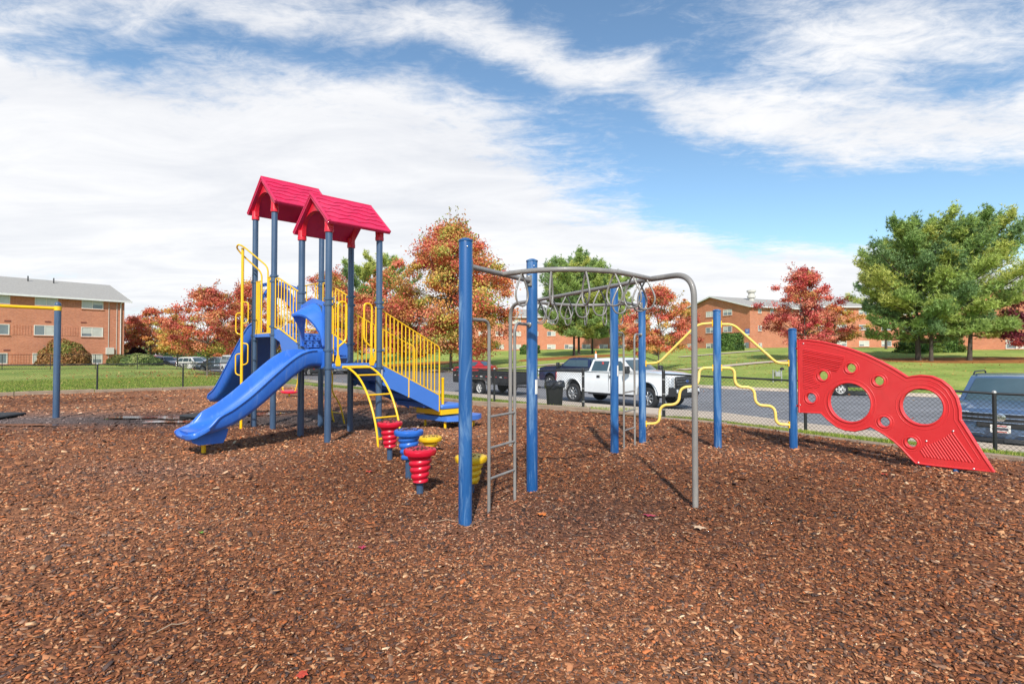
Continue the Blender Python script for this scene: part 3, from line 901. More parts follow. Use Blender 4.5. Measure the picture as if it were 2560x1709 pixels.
st_poly = [(SS[1] + .05, 1.90), (SS[1] + .22, 1.89), (SS[2] - .05, 1.575), (SS[2] - .05, 1.30), (SS[2] - .16, 1.26), (SS[1] + .62, 1.30), (SS[1] + .42, 1.42), (SS[1] + .30, 1.66), (SS[1] + .05, 1.74)]
for b in (-.012, SV - .012):
    fix_normals(prism(MB(), st_poly, fmapb(b), 0, .024).build('stringer', M_BPANEL, tower, 40))

def railing(pts_top, pts_bot, n, r=.0135, rb=.0105, ends=True, m=None, skip=()):
    m = m or M_YEL
    rl = MB().tube(pts_top, r, 10).build('railing', m, tower, 50)
    MB().tube(pts_bot, r, 10).build('bottom_rail', m, rl, 50)
    def at(P, t):
        P = [Vector(p) for p in P]; Ls = [(P[i + 1] - P[i]).length for i in range(len(P) - 1)]; d = t * sum(Ls)
        for i, l in enumerate(Ls):
            if d <= l or i == len(Ls) - 1: return P[i].lerp(P[i + 1], min(1, d / l))
            d -= l
    for k in range(n):
        t = k / (n - 1) if ends else (k + 1) / (n + 1)
        if k in skip: continue
        a, b = at(pts_top, t), at(pts_bot, t)
        MB().tube([a, b], rb, 8, caps=False).build('baluster', m, rl, 60)
    return rl
e = .07
for b in (0, SV):   # sloping guards of the inner steps
    railing([(SS[1] + e, b, 2.84), (SS[1] + .22, b, 2.84), (SS[2] - e, b, 2.51)], [(SS[1] + e, b, 1.93), (SS[1] + .22, b, 1.92), (SS[2] - e, b, 1.605)], 9)
railing([(SS[0] + e, SV, 2.86), (SS[1] - e, SV, 2.86)], [(SS[0] + e, SV, 1.93), (SS[1] - e, SV, 1.93)], 9, skip=(3, 4, 5))
# guard of the upper deck towards the loop pole
gr = MB().tube([(.07, 0, 2.86), (.34, 0, 2.86)], .0135, 10).build('guard', M_YEL, tower, 50)
MB().tube([(.62, 0, 2.90), (.83, 0, 2.90)], .0135, 10).build('top_rail', M_YEL, gr, 50)
for a in (.085, .135, .185, .24): MB().tube([(a, 0, 1.86), (a, 0, 2.86)], .0115, 8).build('baluster', M_YEL, gr, 60)
for a in (.675, .73, .785): MB().tube([(a, 0, 1.86), (a, 0, 2.90)], .0115, 8).build('baluster', M_YEL, gr, 60)
MB().box((.45, -.012, 1.82), (.76, .02, .055), 0, .006).build('toe_plate', M_YEL, gr)
for a0, a1 in ((.07, .27), (.61, .83)): MB().box(((a0 + a1) / 2, -.006, 1.885), (a1 - a0, .014, .075), 0, .004).build('toe_plate', M_YEL, gr)

# loop pole ---------------------------------------------------------------
LP = (.283, -.343)
lp = MB().tube([(LP[0], LP[1], -.2), (LP[0], LP[1], 3.46)], .026, 14).build('loop_pole', M_YEL, tower, 50)
POSTS_XY.append(tw(*LP))
for (sg, zt, zb) in ((1, 2.43, 2.01), (-1, 2.22, 1.80), (1, 1.64, 1.22), (-1, 1.44, 1.02), (1, .86, .46), (-1, .62, .24)):
    dv = Vector((.74, .67, 0)) * sg * .12
    c0 = Vector((LP[0], LP[1], 0))
    p = [c0 + Vector((0, 0, zt)), c0 + dv + Vector((0, 0, zt - .01)), c0 + dv * .98 + Vector((0, 0, zb + .03)), c0 + Vector((0, 0, zb))]
    MB().tube(fillet(p, [0, .09, .14, 0], 8), .0125, 8).build('climbing_loop', M_YEL, lp, 50)
hoop = fillet([(.33, 0, 1.86), (.33, 0, 3.02), (.20, -.34, 3.36), (.22, -.44, 3.47), (.34, -.44, 3.52), (.37, -.34, 3.46), (.62, 0, 3.10), (.62, 0, 1.86)], [0, .10, .09, .06, .06, .09, .10, 0], 7)
MB().tube(hoop, .0155, 10).build('hand_hoop', M_YEL, lp, 50)

# slides --------------------------------------------------------------------
def slide(org, dirv, prof, rim, half, name, foot, lip=True):
    """prof: (distance along dirv, z); rim: rim height per station"""
    pp = catmull([(d, z, 0) for d, z in prof], 5); rr = catmull([(r, 0, 0) for r in rim], 5)
    n = len(pp); dx, dy = dirv; ox, oy = -dy, dx
    V = []; S = None
    for i, p in enumerate(pp):
        a, b = pp[max(0, i - 1)], pp[min(n - 1, i + 1)]
        t = (b - a); t.normalize(); nx, nz = -t.y, t.x
        if nz < 0: nx, nz = -nx, -nz
        r = max(.012, rr[i].x); u = i / (n - 1); hw = half
        if u > .80 and lip: hw = half * (1.0 + .05 * math.sin(min(1, (u - .80) / .15) * math.pi / 2)) * math.sqrt(max(.12, 1 - max(0, (u - .86) / .155) ** 3.2))
        sec = [(0, -.05), (-.7 * hw, -.05), (-.93 * hw, -.032), (-1.03 * hw, .02), (-1.07 * hw, r - .05), (-1.08 * hw, r - .012), (-1.03 * hw, r + .012), (-.96 * hw, r + .010), (-.915 * hw, r - .022),
               (-.87 * hw, r * .5), (-.78 * hw, .028), (-.6 * hw, .006), (-.3 * hw, 0), (0, -.002)]
        sec = sec + [(-q[0], q[1]) for q in sec[-2:0:-1]]
        S = len(sec)
        for (o_, h) in sec:
            d = p.x + nx * h; z = p.y + nz * h
            V.append((org[0] + dx * d + ox * o_, org[1] + dy * d + oy * o_, z))
    F = [(i * S + j, i * S + (j + 1) % S, (i + 1) * S + (j + 1) % S, (i + 1) * S + j) for i in range(n - 1) for j in range(S)]
    F += [tuple(range(S - 1, -1, -1)), tuple(range((n - 1) * S, n * S))]
    o = MB().add(V, F).build(name, M_SLIDE, tower, 55); fix_normals(o)
    for sg in (-1, 1):      # rolled outer rims
        P = []
        for i, p in enumerate(pp):
            a, b = pp[max(0, i - 1)], pp[min(n - 1, i + 1)]
            t = (b - a); t.normalize(); nx, nz = -t.y, t.x
            if nz < 0: nx, nz = -nx, -nz
            r = rr[i].x
            if r < .06 or i < 3: continue
            h = r - .012; d = p.x + nx * h; P.append((org[0] + dx * d + ox * sg * 1.075 * half, org[1] + dy * d + oy * sg * 1.075 * half, p.y + nz * h))
        MB().tube(P, .021, 8).build('rim_roll', M_SLIDE, o, 60)
    d, zt = foot
    fx, fy = org[0] + dx * d, org[1] + dy * d
    k = MB()
    pr = [(-.27, 0), (.27, 0), (.20, -.16), (.12, -.2), (-.2, -.2), (-.24, -.12)]
    prism(k, pr, lambda s, z, q: (fx + dx * s + ox * q, fy + dy * s + oy * q, zt + z), -.19, .19)
    fix_normals(k.build('foot_moulding', M_SLIDE, o, 40))
    MB().tube([(fx, fy, -.2), (fx, fy, zt - .15)], .031, 14).build('foot_post', M_YEL, o, 50)
    POSTS_XY.append(tw(fx, fy))
    return o
s1 = slide((2.52, -.02), (0, -1), [(0, 1.28), (.22, 1.275), (.42, 1.17), (.72, .93), (1.02, .68), (1.30, .49), (1.52, .395), (1.70, .350), (1.86, .325), (1.97, .285)],
           [.225, .225, .22, .21, .20, .19, .17, .065, .015, .010], .36, 'front_slide', (1.655, .35))
s2 = slide((-.02, SV / 2), (-1, 0), [(0, 1.84), (.35, 1.835), (.60, 1.72), (1.1, 1.40), (1.75, .93), (2.22, .60), (2.52, .44), (2.72, .375), (2.88, .35), (2.98, .335)],
           [.225, .225, .22, .21, .20, .19, .18, .17, .14, .06], .36, 'rear_slide', (2.62, .40), lip=False)
# slide mouths: flat flange beside the posts and a pointed hood above
def hood(f, z0, ztop, w0, w1, tip, name, par):
    """f(s, out, z): s across the bay, out away from the deck"""
    mb = MB(); n = 18; rows = []
    mid = (w0 + w1) / 2; hw = (w1 - w0) / 2
    for k in range(6):
        q = k / 5
        row = []
        for i in range(n + 1):
            t = math.pi * i / n
            c, s = math.cos(t), math.sin(t)
            zz = z0 + (ztop - z0) * s ** .62
            out = tip[0] * q ** .9 * s ** .95
            lift = (tip[1] - ztop) * q * s ** 3
            sx = mid + hw * c * (1 - .30 * q * s)
            row.append((sx, out, zz + lift - .10 * q * (1 - s) * s))
        rows.append(row)
    V = []
    for off in (0, 1):
        for row in rows:
            for (sx, out, zz) in row:
                sh = 1 - .035 * off / max(.1, hw) * 1.2
                V.append(f(mid + (sx - mid) * sh, out - .004 * off, zz - .028 * off))
    m = n + 1; R_ = 6; o = R_ * m; F = []
    for r in range(R_ - 1):
        for i in range(n):
            F.append((r * m + i, r * m + i + 1, (r + 1) * m + i + 1, (r + 1) * m + i))
            F.append((o + r * m + i, o + (r + 1) * m + i, o + (r + 1) * m + i + 1, o + r * m + i + 1))
    for i in range(n):
        for r in (0, R_ - 1): F.append((r * m + i, r * m + i + 1, o + r * m + i + 1, o + r * m + i))
    h = mb.add(V, F).build(name, M_SLIDE, par, 50); fix_normals(h)
    # flanges
    for s in (w0 - .02, w1 + .02):
        fl = prism(MB(), [(s - .03, z0), (s + .03, z0), (s + .03, ztop - .05), (s - .005, ztop - .02), (s - .03, ztop - .08)], lambda a, z, d: f(a, d, z), -.02, .03).build('hood_flange', M_SLIDE, h, 40); fix_normals(fl)
    hd = prism(MB(), [(w0 - .04, ztop - .10), (mid - .1, ztop - .02), (mid + .1, ztop - .02), (w1 + .04, ztop - .10), (w1 + .05, ztop - .03), (mid + .06, ztop + .06), (mid - .06, ztop + .06), (w0 - .05, ztop - .03)],
               lambda a, z, d: f(a, d, z), -.015, .02).build('hood_header', M_SLIDE, h, 40); fix_normals(hd)
hood(lambda s, o, z: (s, -o - .015, z), 1.57, 2.30, 2.14, 2.88, (.36, 2.08), 'slide_hood', tower)
hood(lambda s, o, z: (-o - .015, s, z), 2.12, 2.86, .10, .85, (.36, 2.64), 'slide_hood', tower)
for (f, zz, w0, w1) in ((lambda s, o, z: (s, -o - .015, z), 1.21, 2.10, 2.92), (lambda s, o, z: (-o - .015, s, z), 1.77, .06, .89)):
    for s in (w0 + .03, w1 - .03):
        fl = prism(MB(), [(s - .05, zz), (s + .05, zz), (s + .05, zz + .30), (s - .05, zz + .30)], lambda a, z, d: f(a, d, z), -.01, .03).build('slide_flange', M_SLIDE, tower, 40); fix_normals(fl)

# arch climber -----------------------------------------------------------------
ac_path = [(SS[3] + .03, 1.225), (3.20, 1.20), (3.50, 1.06), (3.76, .80), (3.95, .46), (4.04, .15), (4.07, -.15)]
acr = catmull([(p[0], 0, p[1]) for p in ac_path], 5)
BL, BRt = .26, .68
cl = MB().box((SS[3] + .035, (BL + BRt) / 2, 1.222), (.03, BRt - BL + .05, .045), 0, .006).build('arch_climber', M_YEL, tower)
for b in (BL, BRt):
    MB().tube([(p.x, b, p.z) for p in acr], .0175, 10).build('side_rail', M_YEL, cl, 50)
    POSTS_XY.append(tw(4.07, b))
for t in (.16, .33, .50, .67, .84):
    p = acr[int(t * (len(acr) - 1))]
    MB().tube([(p.x, BL, p.z), (p.x, BRt, p.z)], .014, 8).build('rung', M_YEL, cl, 50)
# hand grips at the climber mouth
for b, sg in ((.16, 1), (.79, -1)):
    p = fillet([(SS[3] + .02, b, 1.30), (SS[3] + .02, b, 2.29), (SS[3] + .02, b + sg * .15, 2.30), (SS[3] + .02, b + sg * .15, 1.66), (SS[3] + .02, b, 1.55)], [0, .09, .10, .10, 0], 7)
    hg = MB().tube(p, .0165, 10).build('hand_grip', M_YEL, tower, 50)
    fp = prism(MB(), [(b - .04, 1.24), (b + .04, 1.24), (b + .045, 1.30), (b + .018, 1.42), (b - .018, 1.42), (b - .045, 1.30)], fmapa(SS[3] + .012), 0, .022).build('grip_foot', M_YEL, hg, 40); fix_normals(fp)
    MB().tube([(SS[3] + .02, b - sg * .08, 1.32), (SS[3] + .02, b - sg * .08, 2.25)], .011, 8).build('baluster', M_YEL, hg, 60)
# wavy ladder at the back of the upper deck
wl = catmull([(0, .99, 1.86), (0, 1.14, 1.70), (0, 1.15, 1.32), (0, 1.30, 1.02), (0, 1.31, .66), (0, 1.48, .36), (0, 1.60, -.1)], 5)
wlo = MB().tube([(.70, p.y, p.z) for p in wl], .016, 8).build('wavy_ladder', M_YEL, tower, 50)
MB().tube([(.26, p.y, p.z) for p in wl], .016, 8).build('side_rail', M_YEL, wlo, 50)
for t in (.12, .28, .44, .6, .76, .9):
    p = wl[int(t * (len(wl) - 1))]; MB().tube([(.26, p.y, p.z), (.70, p.y, p.z)], .012, 8).build('rung', M_YEL, wlo, 50)
# disc on the back post
dsc = MB().lathe([(.02, -.016), (.118, -.016), (.128, -.008), (.128, .008), (.118, .016), (.02, .016)], 28, (SS[2] + .0, SV + .085, .965), (0, 1, 0)).build('activity_disc', M_POST2, tower, 40)
MB().box((SS[2], SV + .05, .965), (.10, .07, .03), 0, .005).build('bracket', M_STEEL, dsc)
# sign plate on the corner post
MB().box((SS[3] + .05, SV + .035, 1.08), (.006, .05, .17), .6, .001).build('warning_label', M_WHITE, tower, label='small white label plate on the blue corner post')

# outer stairs ---------------------------------------------------------------
EB = 2.28
for a in (SS[3] - .012, SS[2] - .012):
    fix_normals(prism(MB(), [(SV + .06, 1.235), (1.555, .985), (1.555, .66), (SV + .06, .90)], fmapa(a), 0, .024).build('stair_stringer', M_BPANEL, tower, 40))
    fix_normals(prism(MB(), [(1.585, .97), (EB - .02, .645), (EB - .02, .34), (1.585, .65)], fmapa(a), 0, .024).build('stair_stringer', M_BPANEL, tower, 40))
    MB().box((a + .012, 1.57, .815), (.034, .026, .34), 0, .004).build('stringer_strip', M_YEL, tower)
for k in range(4):
    b0 = SV + .05 + k * .31; z = 1.28 - (k + 1) * .175
    t = MB().box(((SS[2] + SS[3]) / 2, b0 + .165, z - .02), (SS[3] - SS[2] - .05, .33, .035), 0, .006).build('stair_tread', M_DECK, tower)
    MB().box(((SS[2] + SS[3]) / 2, b0 + .012, z + .07), (SS[3] - SS[2] - .06, .018, .15), 0, .003).build('riser', M_BPANEL, t)
    MB().box(((SS[2] + SS[3]) / 2, b0 + .165, z - .10), (SS[3] - SS[2] - .08, .30, .10), 0, .006).build('tread_box', M_DECK, t)
for a, eb in ((SS[3], EB), (SS[2], EB + .12)):
    top = [(a, SV + .06, 2.19), (a, eb - .03, 1.58)]
    bot = [(a, SV + .06, 1.25), (a, eb - .03, .665)]
    rl = railing(top, bot, 14, ends=False)
    MB().tube(fillet([(a, eb - .12, 1.625), (a, eb, 1.565), (a, eb, .33)], .07, 6), .0145, 10).build('end_post', M_YEL, rl, 50)
# transfer platform
tp = MB().box((2.60, 2.62, .415), (.86, .62, .085), 0, .02).build('transfer_platform', M_BPANEL, tower, 40)
MB().box((2.62, 2.60, .315), (.80, .58, .10), 0, .006).build('riser_band', M_YEL, tp)
lo = [(2.25, 2.30), (3.12, 2.36), (3.28, 2.62), (3.28, 3.02), (3.12, 3.26), (2.25, 3.26)]
l2 = prism(MB(), lo, lambda a, b, z: (a, b, z), .145, .235).build('lower_step', M_BPANEL, tp, 40); fix_normals(l2)
for (a, b) in ((3.0, 2.42), (3.22, 2.9), (2.4, 2.4), (2.4, 3.1), (3.0, 3.15)):
    MB().tube([(a, b, -.15), (a, b, .16)], .026, 10).build('leg', M_YEL, tp, 50)
MB().lathe([(.03, .44), (.03, .93), (.034, .94), (.034, .965), (.02, .975)], 14, (2.86, 2.47, 0)).build('grab_post', M_YEL, tp, 40)

# ================================================================== stepping pods
def pod(px, Z, ztop, m, label):
    x = (px - CX) / FPX * Z; y = Z
    t = thing('stepping_pod', label, 'stepping pod', (x, y, 0), group='stepping pods in front of the play structure', world_coords=False)
    POSTS_XY.append((x, y))
    r = .168; n = 40
    top = MB(); prof = [(.02, ztop - .066), (r * .88, ztop - .066), (r * .95, ztop - .063), (r * .985, ztop - .054), (r, ztop - .030), (r * 1.002, ztop - .012), (r * .985, ztop - .003), (r * .95, ztop), (r * .9, ztop + .0005), (r * .5, ztop - .002), (.01, ztop - .003)]
    V = []
    top.lathe(prof, n, wob=lambda a, h, rr: .0035 * math.cos(8 * a) if (rr > r * .9 and h > ztop - .035) else 0)
    top.v = [(p[0], p[1], p[2] - (.010 * (.5 + .5 * math.cos(8 * math.atan2(p[1], p[0]))) if (p[0] ** 2 + p[1] ** 2 > (r * .93) ** 2 and p[2] > ztop - .02) else 0)) for p in top.v]
    top.build('step_top', m, t, 38)
    hc = min(.27, ztop - .16); zb = ztop - .068 - hc; rows = 44; pitch = .068
    prof = [(lerp(.072, .118, k / rows), zb + hc * k / rows) for k in range(rows + 1)]
    th = MB().lathe(prof, 32, wob=lambda a, h, rr: .017 * (abs(math.cos(math.pi * (h / pitch) - a / 2)) ** .9 - .3))
    th.build('threaded_cone', m, t, 60)
    MB().tube([(0, 0, -.2), (0, 0, zb + .02)], .037, 14).build('pod_post', M_POST, t, 50)
    # bits of mulch left on top
    rr = random.Random(int(px)); mb = MB()
    for _ in range(26 if m is not M_YELP else 9):
        a = rr.uniform(0, 6.28); d = rr.uniform(.02, r * .85)
        mb.box((d * math.cos(a), d * math.sin(a), ztop + .004), (rr.uniform(.012, .04), rr.uniform(.006, .014), .006), rr.uniform(0, 3.1), 0)
    mb.build('mulch_bits', mat('mulch_bits', '#4a3226', .9, .4, 30), t, kind='stuff')
    return t
pod(975.5, 7.46, .53, M_REDP, 'red threaded stepping pod beside the yellow arch climber')
pod(1022.5, 6.42, .565, M_BLUP, 'blue threaded stepping pod on a navy post')
pod(1051, 5.74, .465, M_REDP, 'red threaded stepping pod with mulch scattered on its top')
pod(1076, 8.0, .25, M_YELP, 'low yellow stepping pod behind the blue and red pods')
pod(1178, 5.82, .376, M_YELP, 'yellow threaded stepping pod behind the tall blue ladder post')

# ================================================================== overhead ring climber with wave bars and red panel
CL0 = Vector((1.9, 7.0, 0))
climb = thing('ring_climber', 'overhead ring climber with blue posts, grey rails, yellow wave bars and red slotted panel', 'climbing frame', CL0)
p1, p2, p3, p4 = Vector((-.40, 4.75, 0)), Vector((.21, 5.80, 0)), Vector((1.46, 7.89, 0)), Vector((2.10, 8.92, 0))
q1, q2 = Vector((3.14, 8.46, 0)), Vector((4.26, 8.39, 0))
RB = .0585
for p, h in ((p1, 2.42), (p2, 2.42), (p3, 2.42), (p4, 2.42), (q1, 2.10), (q2, 1.81)):
    o = post(climb, p.x, p.y, h, RB, M_POST2)
    MB().lathe([(RB + .002, h - .012), (RB + .004, h - .008), (RB + .004, h + .004), (RB * .5, h + .02), (.003, h + .022)], 22, (p.x, p.y, 0)).build('post_cap', M_POST2, o, 40)
    POSTS_XY.append((p.x, p.y))
    MB().lathe([(.006, 0), (.006, .004), (.002, .006)], 8, (p.x + .02, p.y - RB + .001, h - .06), (.3, -1, 0)).build('rivet', M_STEEL, o, 40)
for p, z in ((p2, 1.10), (p3, 1.20)):
    c = MB(); V = []; k = 6
    for zz in (z - .075, z + .075):
        for i in range(k + 1):
            a = -.55 + i * 1.0 / k; V.append((p.x + (RB + .0015) * math.cos(a - .5), p.y + (RB + .0015) * math.sin(a - .5), zz))
    c.add(V, [(i, i + 1, k + 2 + i, k + 1 + i) for i in range(k)]).build('warning_sticker', M_WHITE, climb, label='white sticker on the blue post')
ZR = 2.205
T1 = (p1 + p2) / 2; T4 = (p3 + p4) / 2
T2 = Vector((1.42, 5.62, 0)); Cc = (T1 + T4) / 2; T3 = Cc * 2 - T2
JR = Vector((1.71, 5.18, 0)); JL = Cc * 2 - JR
up = Vector((0, 0, ZR))
for a, b in ((p1, p2), (p3, p4)):
    d = (b - a).normalized()
    cb = MB().tube([a + d * .05 + up, b - d * .05 + up], .0245, 14).build('crossbar', M_GREY, climb, 50)
    for q, s in ((a, 1), (b, -1)):
        c0 = q + d * s * (RB + .006)
        rot = Matrix.Rotation(math.atan2(d.y, d.x), 3, 'Z')
        MB().box(c0 + up, (.012, .065, .115), 0, .003, rot).build('flange', M_GREY, cb)
        for dz in (-.042, .042):
            MB().lathe([(.009, 0), (.009, .006), (.004, .009)], 8, c0 + up + Vector((0, 0, dz)) + d * s * .006, d * s).build('bolt', M_STEEL, cb, 40)
    # end ladder
    for f, q, s in ((.31, a, 1), (.70, b, -1)):
        base = a.lerp(b, f)
        pth = fillet([q + d * s * RB + Vector((0, 0, 1.745)), base + Vector((0, 0, 1.75)), base + Vector((0, 0, -.2))], [0, .10, 0], 8)
        sr = MB().tube(pth, .0155, 12).build('ladder_rail', M_GREY, climb, 50)
        MB().lathe([(.026, 0), (.026, .02), (.018, .026)], 14, q + d * s * (RB - .004) + Vector((0, 0, 1.745)), d * s).build('flange', M_GREY, sr, 40)
        POSTS_XY.append((base.x, base.y))
    for z in (.30, .58, .865):
        MB().tube([a.lerp(b, .31) + Vector((0, 0, z)), a.lerp(b, .70) + Vector((0, 0, z))], .0125, 10).build('rung', M_GREY, climb, 50)
def arc3(a, m, b, n=22):
    c = m * 2 - (a + b) / 2
    return [a * (1 - t) ** 2 + c * 2 * t * (1 - t) + b * t * t for t in [i / n for i in range(n + 1)]]
R1p = catmull([T1, (.236, 5.03, 0), (.576, 4.97, 0), (.904, 5.085, 0), (1.168, 5.33, 0), T2], 6)
R1 = [p + up for p in R1p]; R3 = [Cc * 2 - p + up for p in R1p]
R2 = [T2 + up, T2.lerp(T3, .5) + up, T3 + up]
rails = []
for pth, fr in ((R1, (.13, .29, .46, .63, .79, .94)), (R2, (.07, .20, .34, .48, .62, .76, .90)), (R3, (.08, .22, .38, .54, .70, .86))):
    rail = MB().tube(pth, .0245, 14).build('overhead_rail', M_GREY, climb, 50)
    Ls = [0]
    for i in range(len(pth) - 1): Ls.append(Ls[-1] + (pth[i + 1] - pth[i]).length)
    for f in fr:
        d = f * Ls[-1]; i = max(k for k in range(len(Ls) - 1) if Ls[k] <= d)
        q = pth[i].lerp(pth[i + 1], (d - Ls[i]) / (Ls[i + 1] - Ls[i])); t = (pth[i + 1] - pth[i]).normalized()
        sd = Vector((-t.y, t.x, 0))
        # teardrop ring across the rail
        pts = [q - Vector((0, 0, .018)) + sd * .006, q - Vector((0, 0, .12)) + sd * .065, q - Vector((0, 0, .22)) + sd * .105, q - Vector((0, 0, .315)) + sd * .055,
               q - Vector((0, 0, .315)) - sd * .055, q - Vector((0, 0, .22)) - sd * .105, q - Vector((0, 0, .12)) - sd * .065, q - Vector((0, 0, .018)) - sd * .006]
        MB().tube(fillet(pts, [0, .05, .06, .045, .045, .06, .05, 0], 4), .0092, 8).build('hanging_ring', M_GREY, rail, 60)
for J, T in ((JR, T2), (JL, T3)):
    pth = fillet([T + up, J + up, J + Vector((0, 0, -.2))], [0, .24, 0], 12)
    jp = MB().tube(pth, .028, 16).build('bent_support_pole', M_GREY, climb, 50)
    d = (J - T).normalized()
    MB().tube([T + up - d * .0, T + up + d * .10], .0285, 14).build('coupling', M_GREY, jp, 50)
    POSTS_XY.append((J.x, J.y))
# yellow wave bars between the last three posts
def z6(x, y): return (1600 + x / 2.447, 740 + y / 2.447)
def bar_on(a, b, pts, rad, r, nm):
    dv = (b - a).normalized(); P = []
    for (x, y) in pts:
        s, z = onplane(*z6(x, y), a, dv); P.append(a + dv * s + Vector((0, 0, z)))
    L_ = (b - a).length
    P[0] = a + dv * (RB - .004) + Vector((0, 0, P[0].z)); P[-1] = a + dv * (L_ - RB + .004) + Vector((0, 0, P[-1].z))
    o = MB().tube(fillet(P, rad, 7), r, 12).build(nm, M_YELF, climb, 55)
    for q, s in ((P[0], 1), (P[-1], -1)):
        rot = Matrix.Rotation(math.atan2(dv.y, dv.x), 3, 'Z')
        MB().box(q + dv * s * .008, (.016, .04, .10), 0, .003, rot).build('bracket', M_YEL, o)
    return o
bar_on(p4, q1, [(38, 412), (112, 410), (352, 172), (448, 165)], .16, .0195, 'balance_bar')
bar_on(q1, q2, [(494, 172), (570, 172), (838, 410), (915, 410)], .16, .0195, 'balance_bar')
bar_on(p4, q1, [(38, 780), (119, 778), (121, 665), (239, 663), (243, 556), (358, 552), (362, 440), (448, 438)], .13, .022, 'wave_bar')
bar_on(q1, q2, [(494, 438), (578, 440), (580, 555), (700, 557), (705, 668), (826, 670), (832, 782), (915, 786)], .13, .022, 'wave_bar')

# red slotted panel -------------------------------------------------------------
PD = Vector((1.06, -1.46, 0)).normalized(); PN = Vector((-PD.y, PD.x, 0)) * -1     # PN towards the camera side
if PN.y > 0: PN = -PN
def pz(x, y): return onplane(*z6(x, y), q2, PD)
out_px = [(968, 265), (1040, 266), (1110, 275), (1210, 296), (1300, 322), (1390, 355), (1480, 397), (1570, 446), (1640, 492), (1665, 486), (1720, 480), (1790, 487), (1850, 512), (1905, 557), (1945, 620), (1964, 690), (1965, 752),
          (2010, 820), (2060, 900), (2115, 985), (2172, 1075), (2060, 1066), (1940, 1054), (1810, 1040), (1690, 1024), (1650, 985), (1600, 930), (1550, 885), (1490, 843), (1415, 800), (1380, 815), (1320, 828), (1260, 822), (1205, 800), (1150, 757), (1112, 718), (975, 712)]
P2 = [pz(*p) for p in out_px]
sh = .10 - min(z for s, z in P2)
P2 = [(s + .0, z) for s, z in P2]
P2[0] = (max(.075, P2[0][0]), P2[0][1]); P2[-1] = (max(.075, P2[-1][0]), P2[-1][1])
circ = []
for (c, r) in (((1285, 650), 127), ((1728, 675), 128), ((1125, 486), 29), ((1295, 440), 30), ((1465, 518), 31), ((1051, 622), 30), ((1500, 767), 33), ((1665, 893), 33)):
    s, z = pz(*c); sa, _ = pz(c[0] - r, c[1]); sb, _ = pz(c[0] + r, c[1]); circ.append((s, z, (sb - sa) / 2))
holes = [[(s + r * math.cos(2 * math.pi * k / 36), z + r * math.sin(2 * math.pi * k / 36)) for k in range(36)][::-1] for s, z, r in circ]
def fpan(s, z, d): return q2 + PD * s + PN * d + Vector((0, 0, z))
pan = prism(MB(), P2, fpan, -.03, .03, holes).build('slotted_panel', M_PANEL, climb, 30); fix_normals(pan)
for side in (1, -1):
    for (s, z, r) in circ:
        for (rr, hh, w) in ((r + .012, .026, .014), (r + (.062 if r > .15 else .045), .0245, .0085)):
            path = [fpan(s + rr * math.cos(2 * math.pi * k / 40), z + rr * math.sin(2 * math.pi * k / 40), side * hh) for k in range(40)]
            MB().tube(path, w, 8, closed=True).build('hole_rim', M_PANEL, pan, 60)
    # raised border following the outline
    cx_ = sum(p[0] for p in P2) / len(P2)
    n = len(P2); ins = []
    for i in range(n):
        a, b, c_ = Vector(P2[i - 1]), Vector(P2[i]), Vector(P2[(i + 1) % n])
        t = ((b - a).normalized() + (c_ - b).normalized()).normalized(); nn = Vector((-t.y, t.x))
        ins.append((b.x - nn.x * -.0, b.y, nn))
    area = sum(P2[i][0] * P2[(i + 1) % n][1] - P2[(i + 1) % n][0] * P2[i][1] for i in range(n))
    sg = 1 if area > 0 else -1
    for off, w in ((.012, .0135), (.062, .0085)):
        sel = range(0, n) if off < .03 else range(0, 20)
        path = [fpan(P2[i][0] + ins[i][2].x * off * sg, P2[i][1] + ins[i][2].y * off * sg, side * .0245) for i in sel]
        MB().tube(path, w, 8, closed=(off < .03)).build('raised_border', M_PANEL, pan, 60)
# ribbed zones
def inside(s, z, poly):
    r = False
    for i in range(len(poly)):
        x1, y1 = poly[i]; x2, y2 = poly[i - 1]
        if (y1 > z) != (y2 > z) and s < (x2 - x1) * (z - y1) / (y2 - y1) + x1: r = not r
    return r
zone1 = [pz(*p) for p in ((1002, 322), (1262, 370), (1250, 420), (1190, 480), (1095, 560), (1005, 570))]
zone2 = [pz(*p) for p in ((1755, 905), (1830, 880), (1925, 822), (2060, 1020), (1690, 975), (1720, 940))]
nrib = 0
def ribs(zone, d, gap, w):
    global nrib
    d = Vector(d).normalized(); nn = Vector((-d.y, d.x)); c0 = Vector(zone[0])
    for k in range(-60, 60):
        o = c0 + nn * gap * k; run = None; m = 260
        for j in range(m + 1):
            q = o + d * (j - m / 2) * .012
            ok = inside(q.x, q.y, zone) and all((q.x - s) ** 2 + (q.y - z) ** 2 > (r + (.075 if r > .15 else .058)) ** 2 for s, z, r in circ) and j < m
            if ok and run is None: run = q.copy()
            if not ok and run is not None:
                e_ = q - d * .012
                if (e_ - run).length > .05:
                    for side in (1, -1):
                        MB().tube([fpan(run.x, run.y, side * .029), fpan(e_.x, e_.y, side * .029)], w, 6).build('rib', M_PANEL, pan, 60); nrib += 1
                run = None
a_, b_ = Vector(pz(1010, 340)), Vector(pz(1240, 385))
ribs(zone1, b_ - a_, .0245, .0085)
a_, b_ = Vector(pz(1830, 885)), Vector(pz(1930, 1030))
ribs(zone2, b_ - a_, .030, .0095)
for (x, y) in ((1005, 290), (1920, 824), (1757, 884), (1708, 1016), (2046, 1054), (985, 664)):
    s, z = pz(x, y); MB().lathe([(.011, 0), (.011, .004), (.006, .008)], 10, fpan(s, z, .03), PN).build('bolt', M_STEEL, pan, 40)
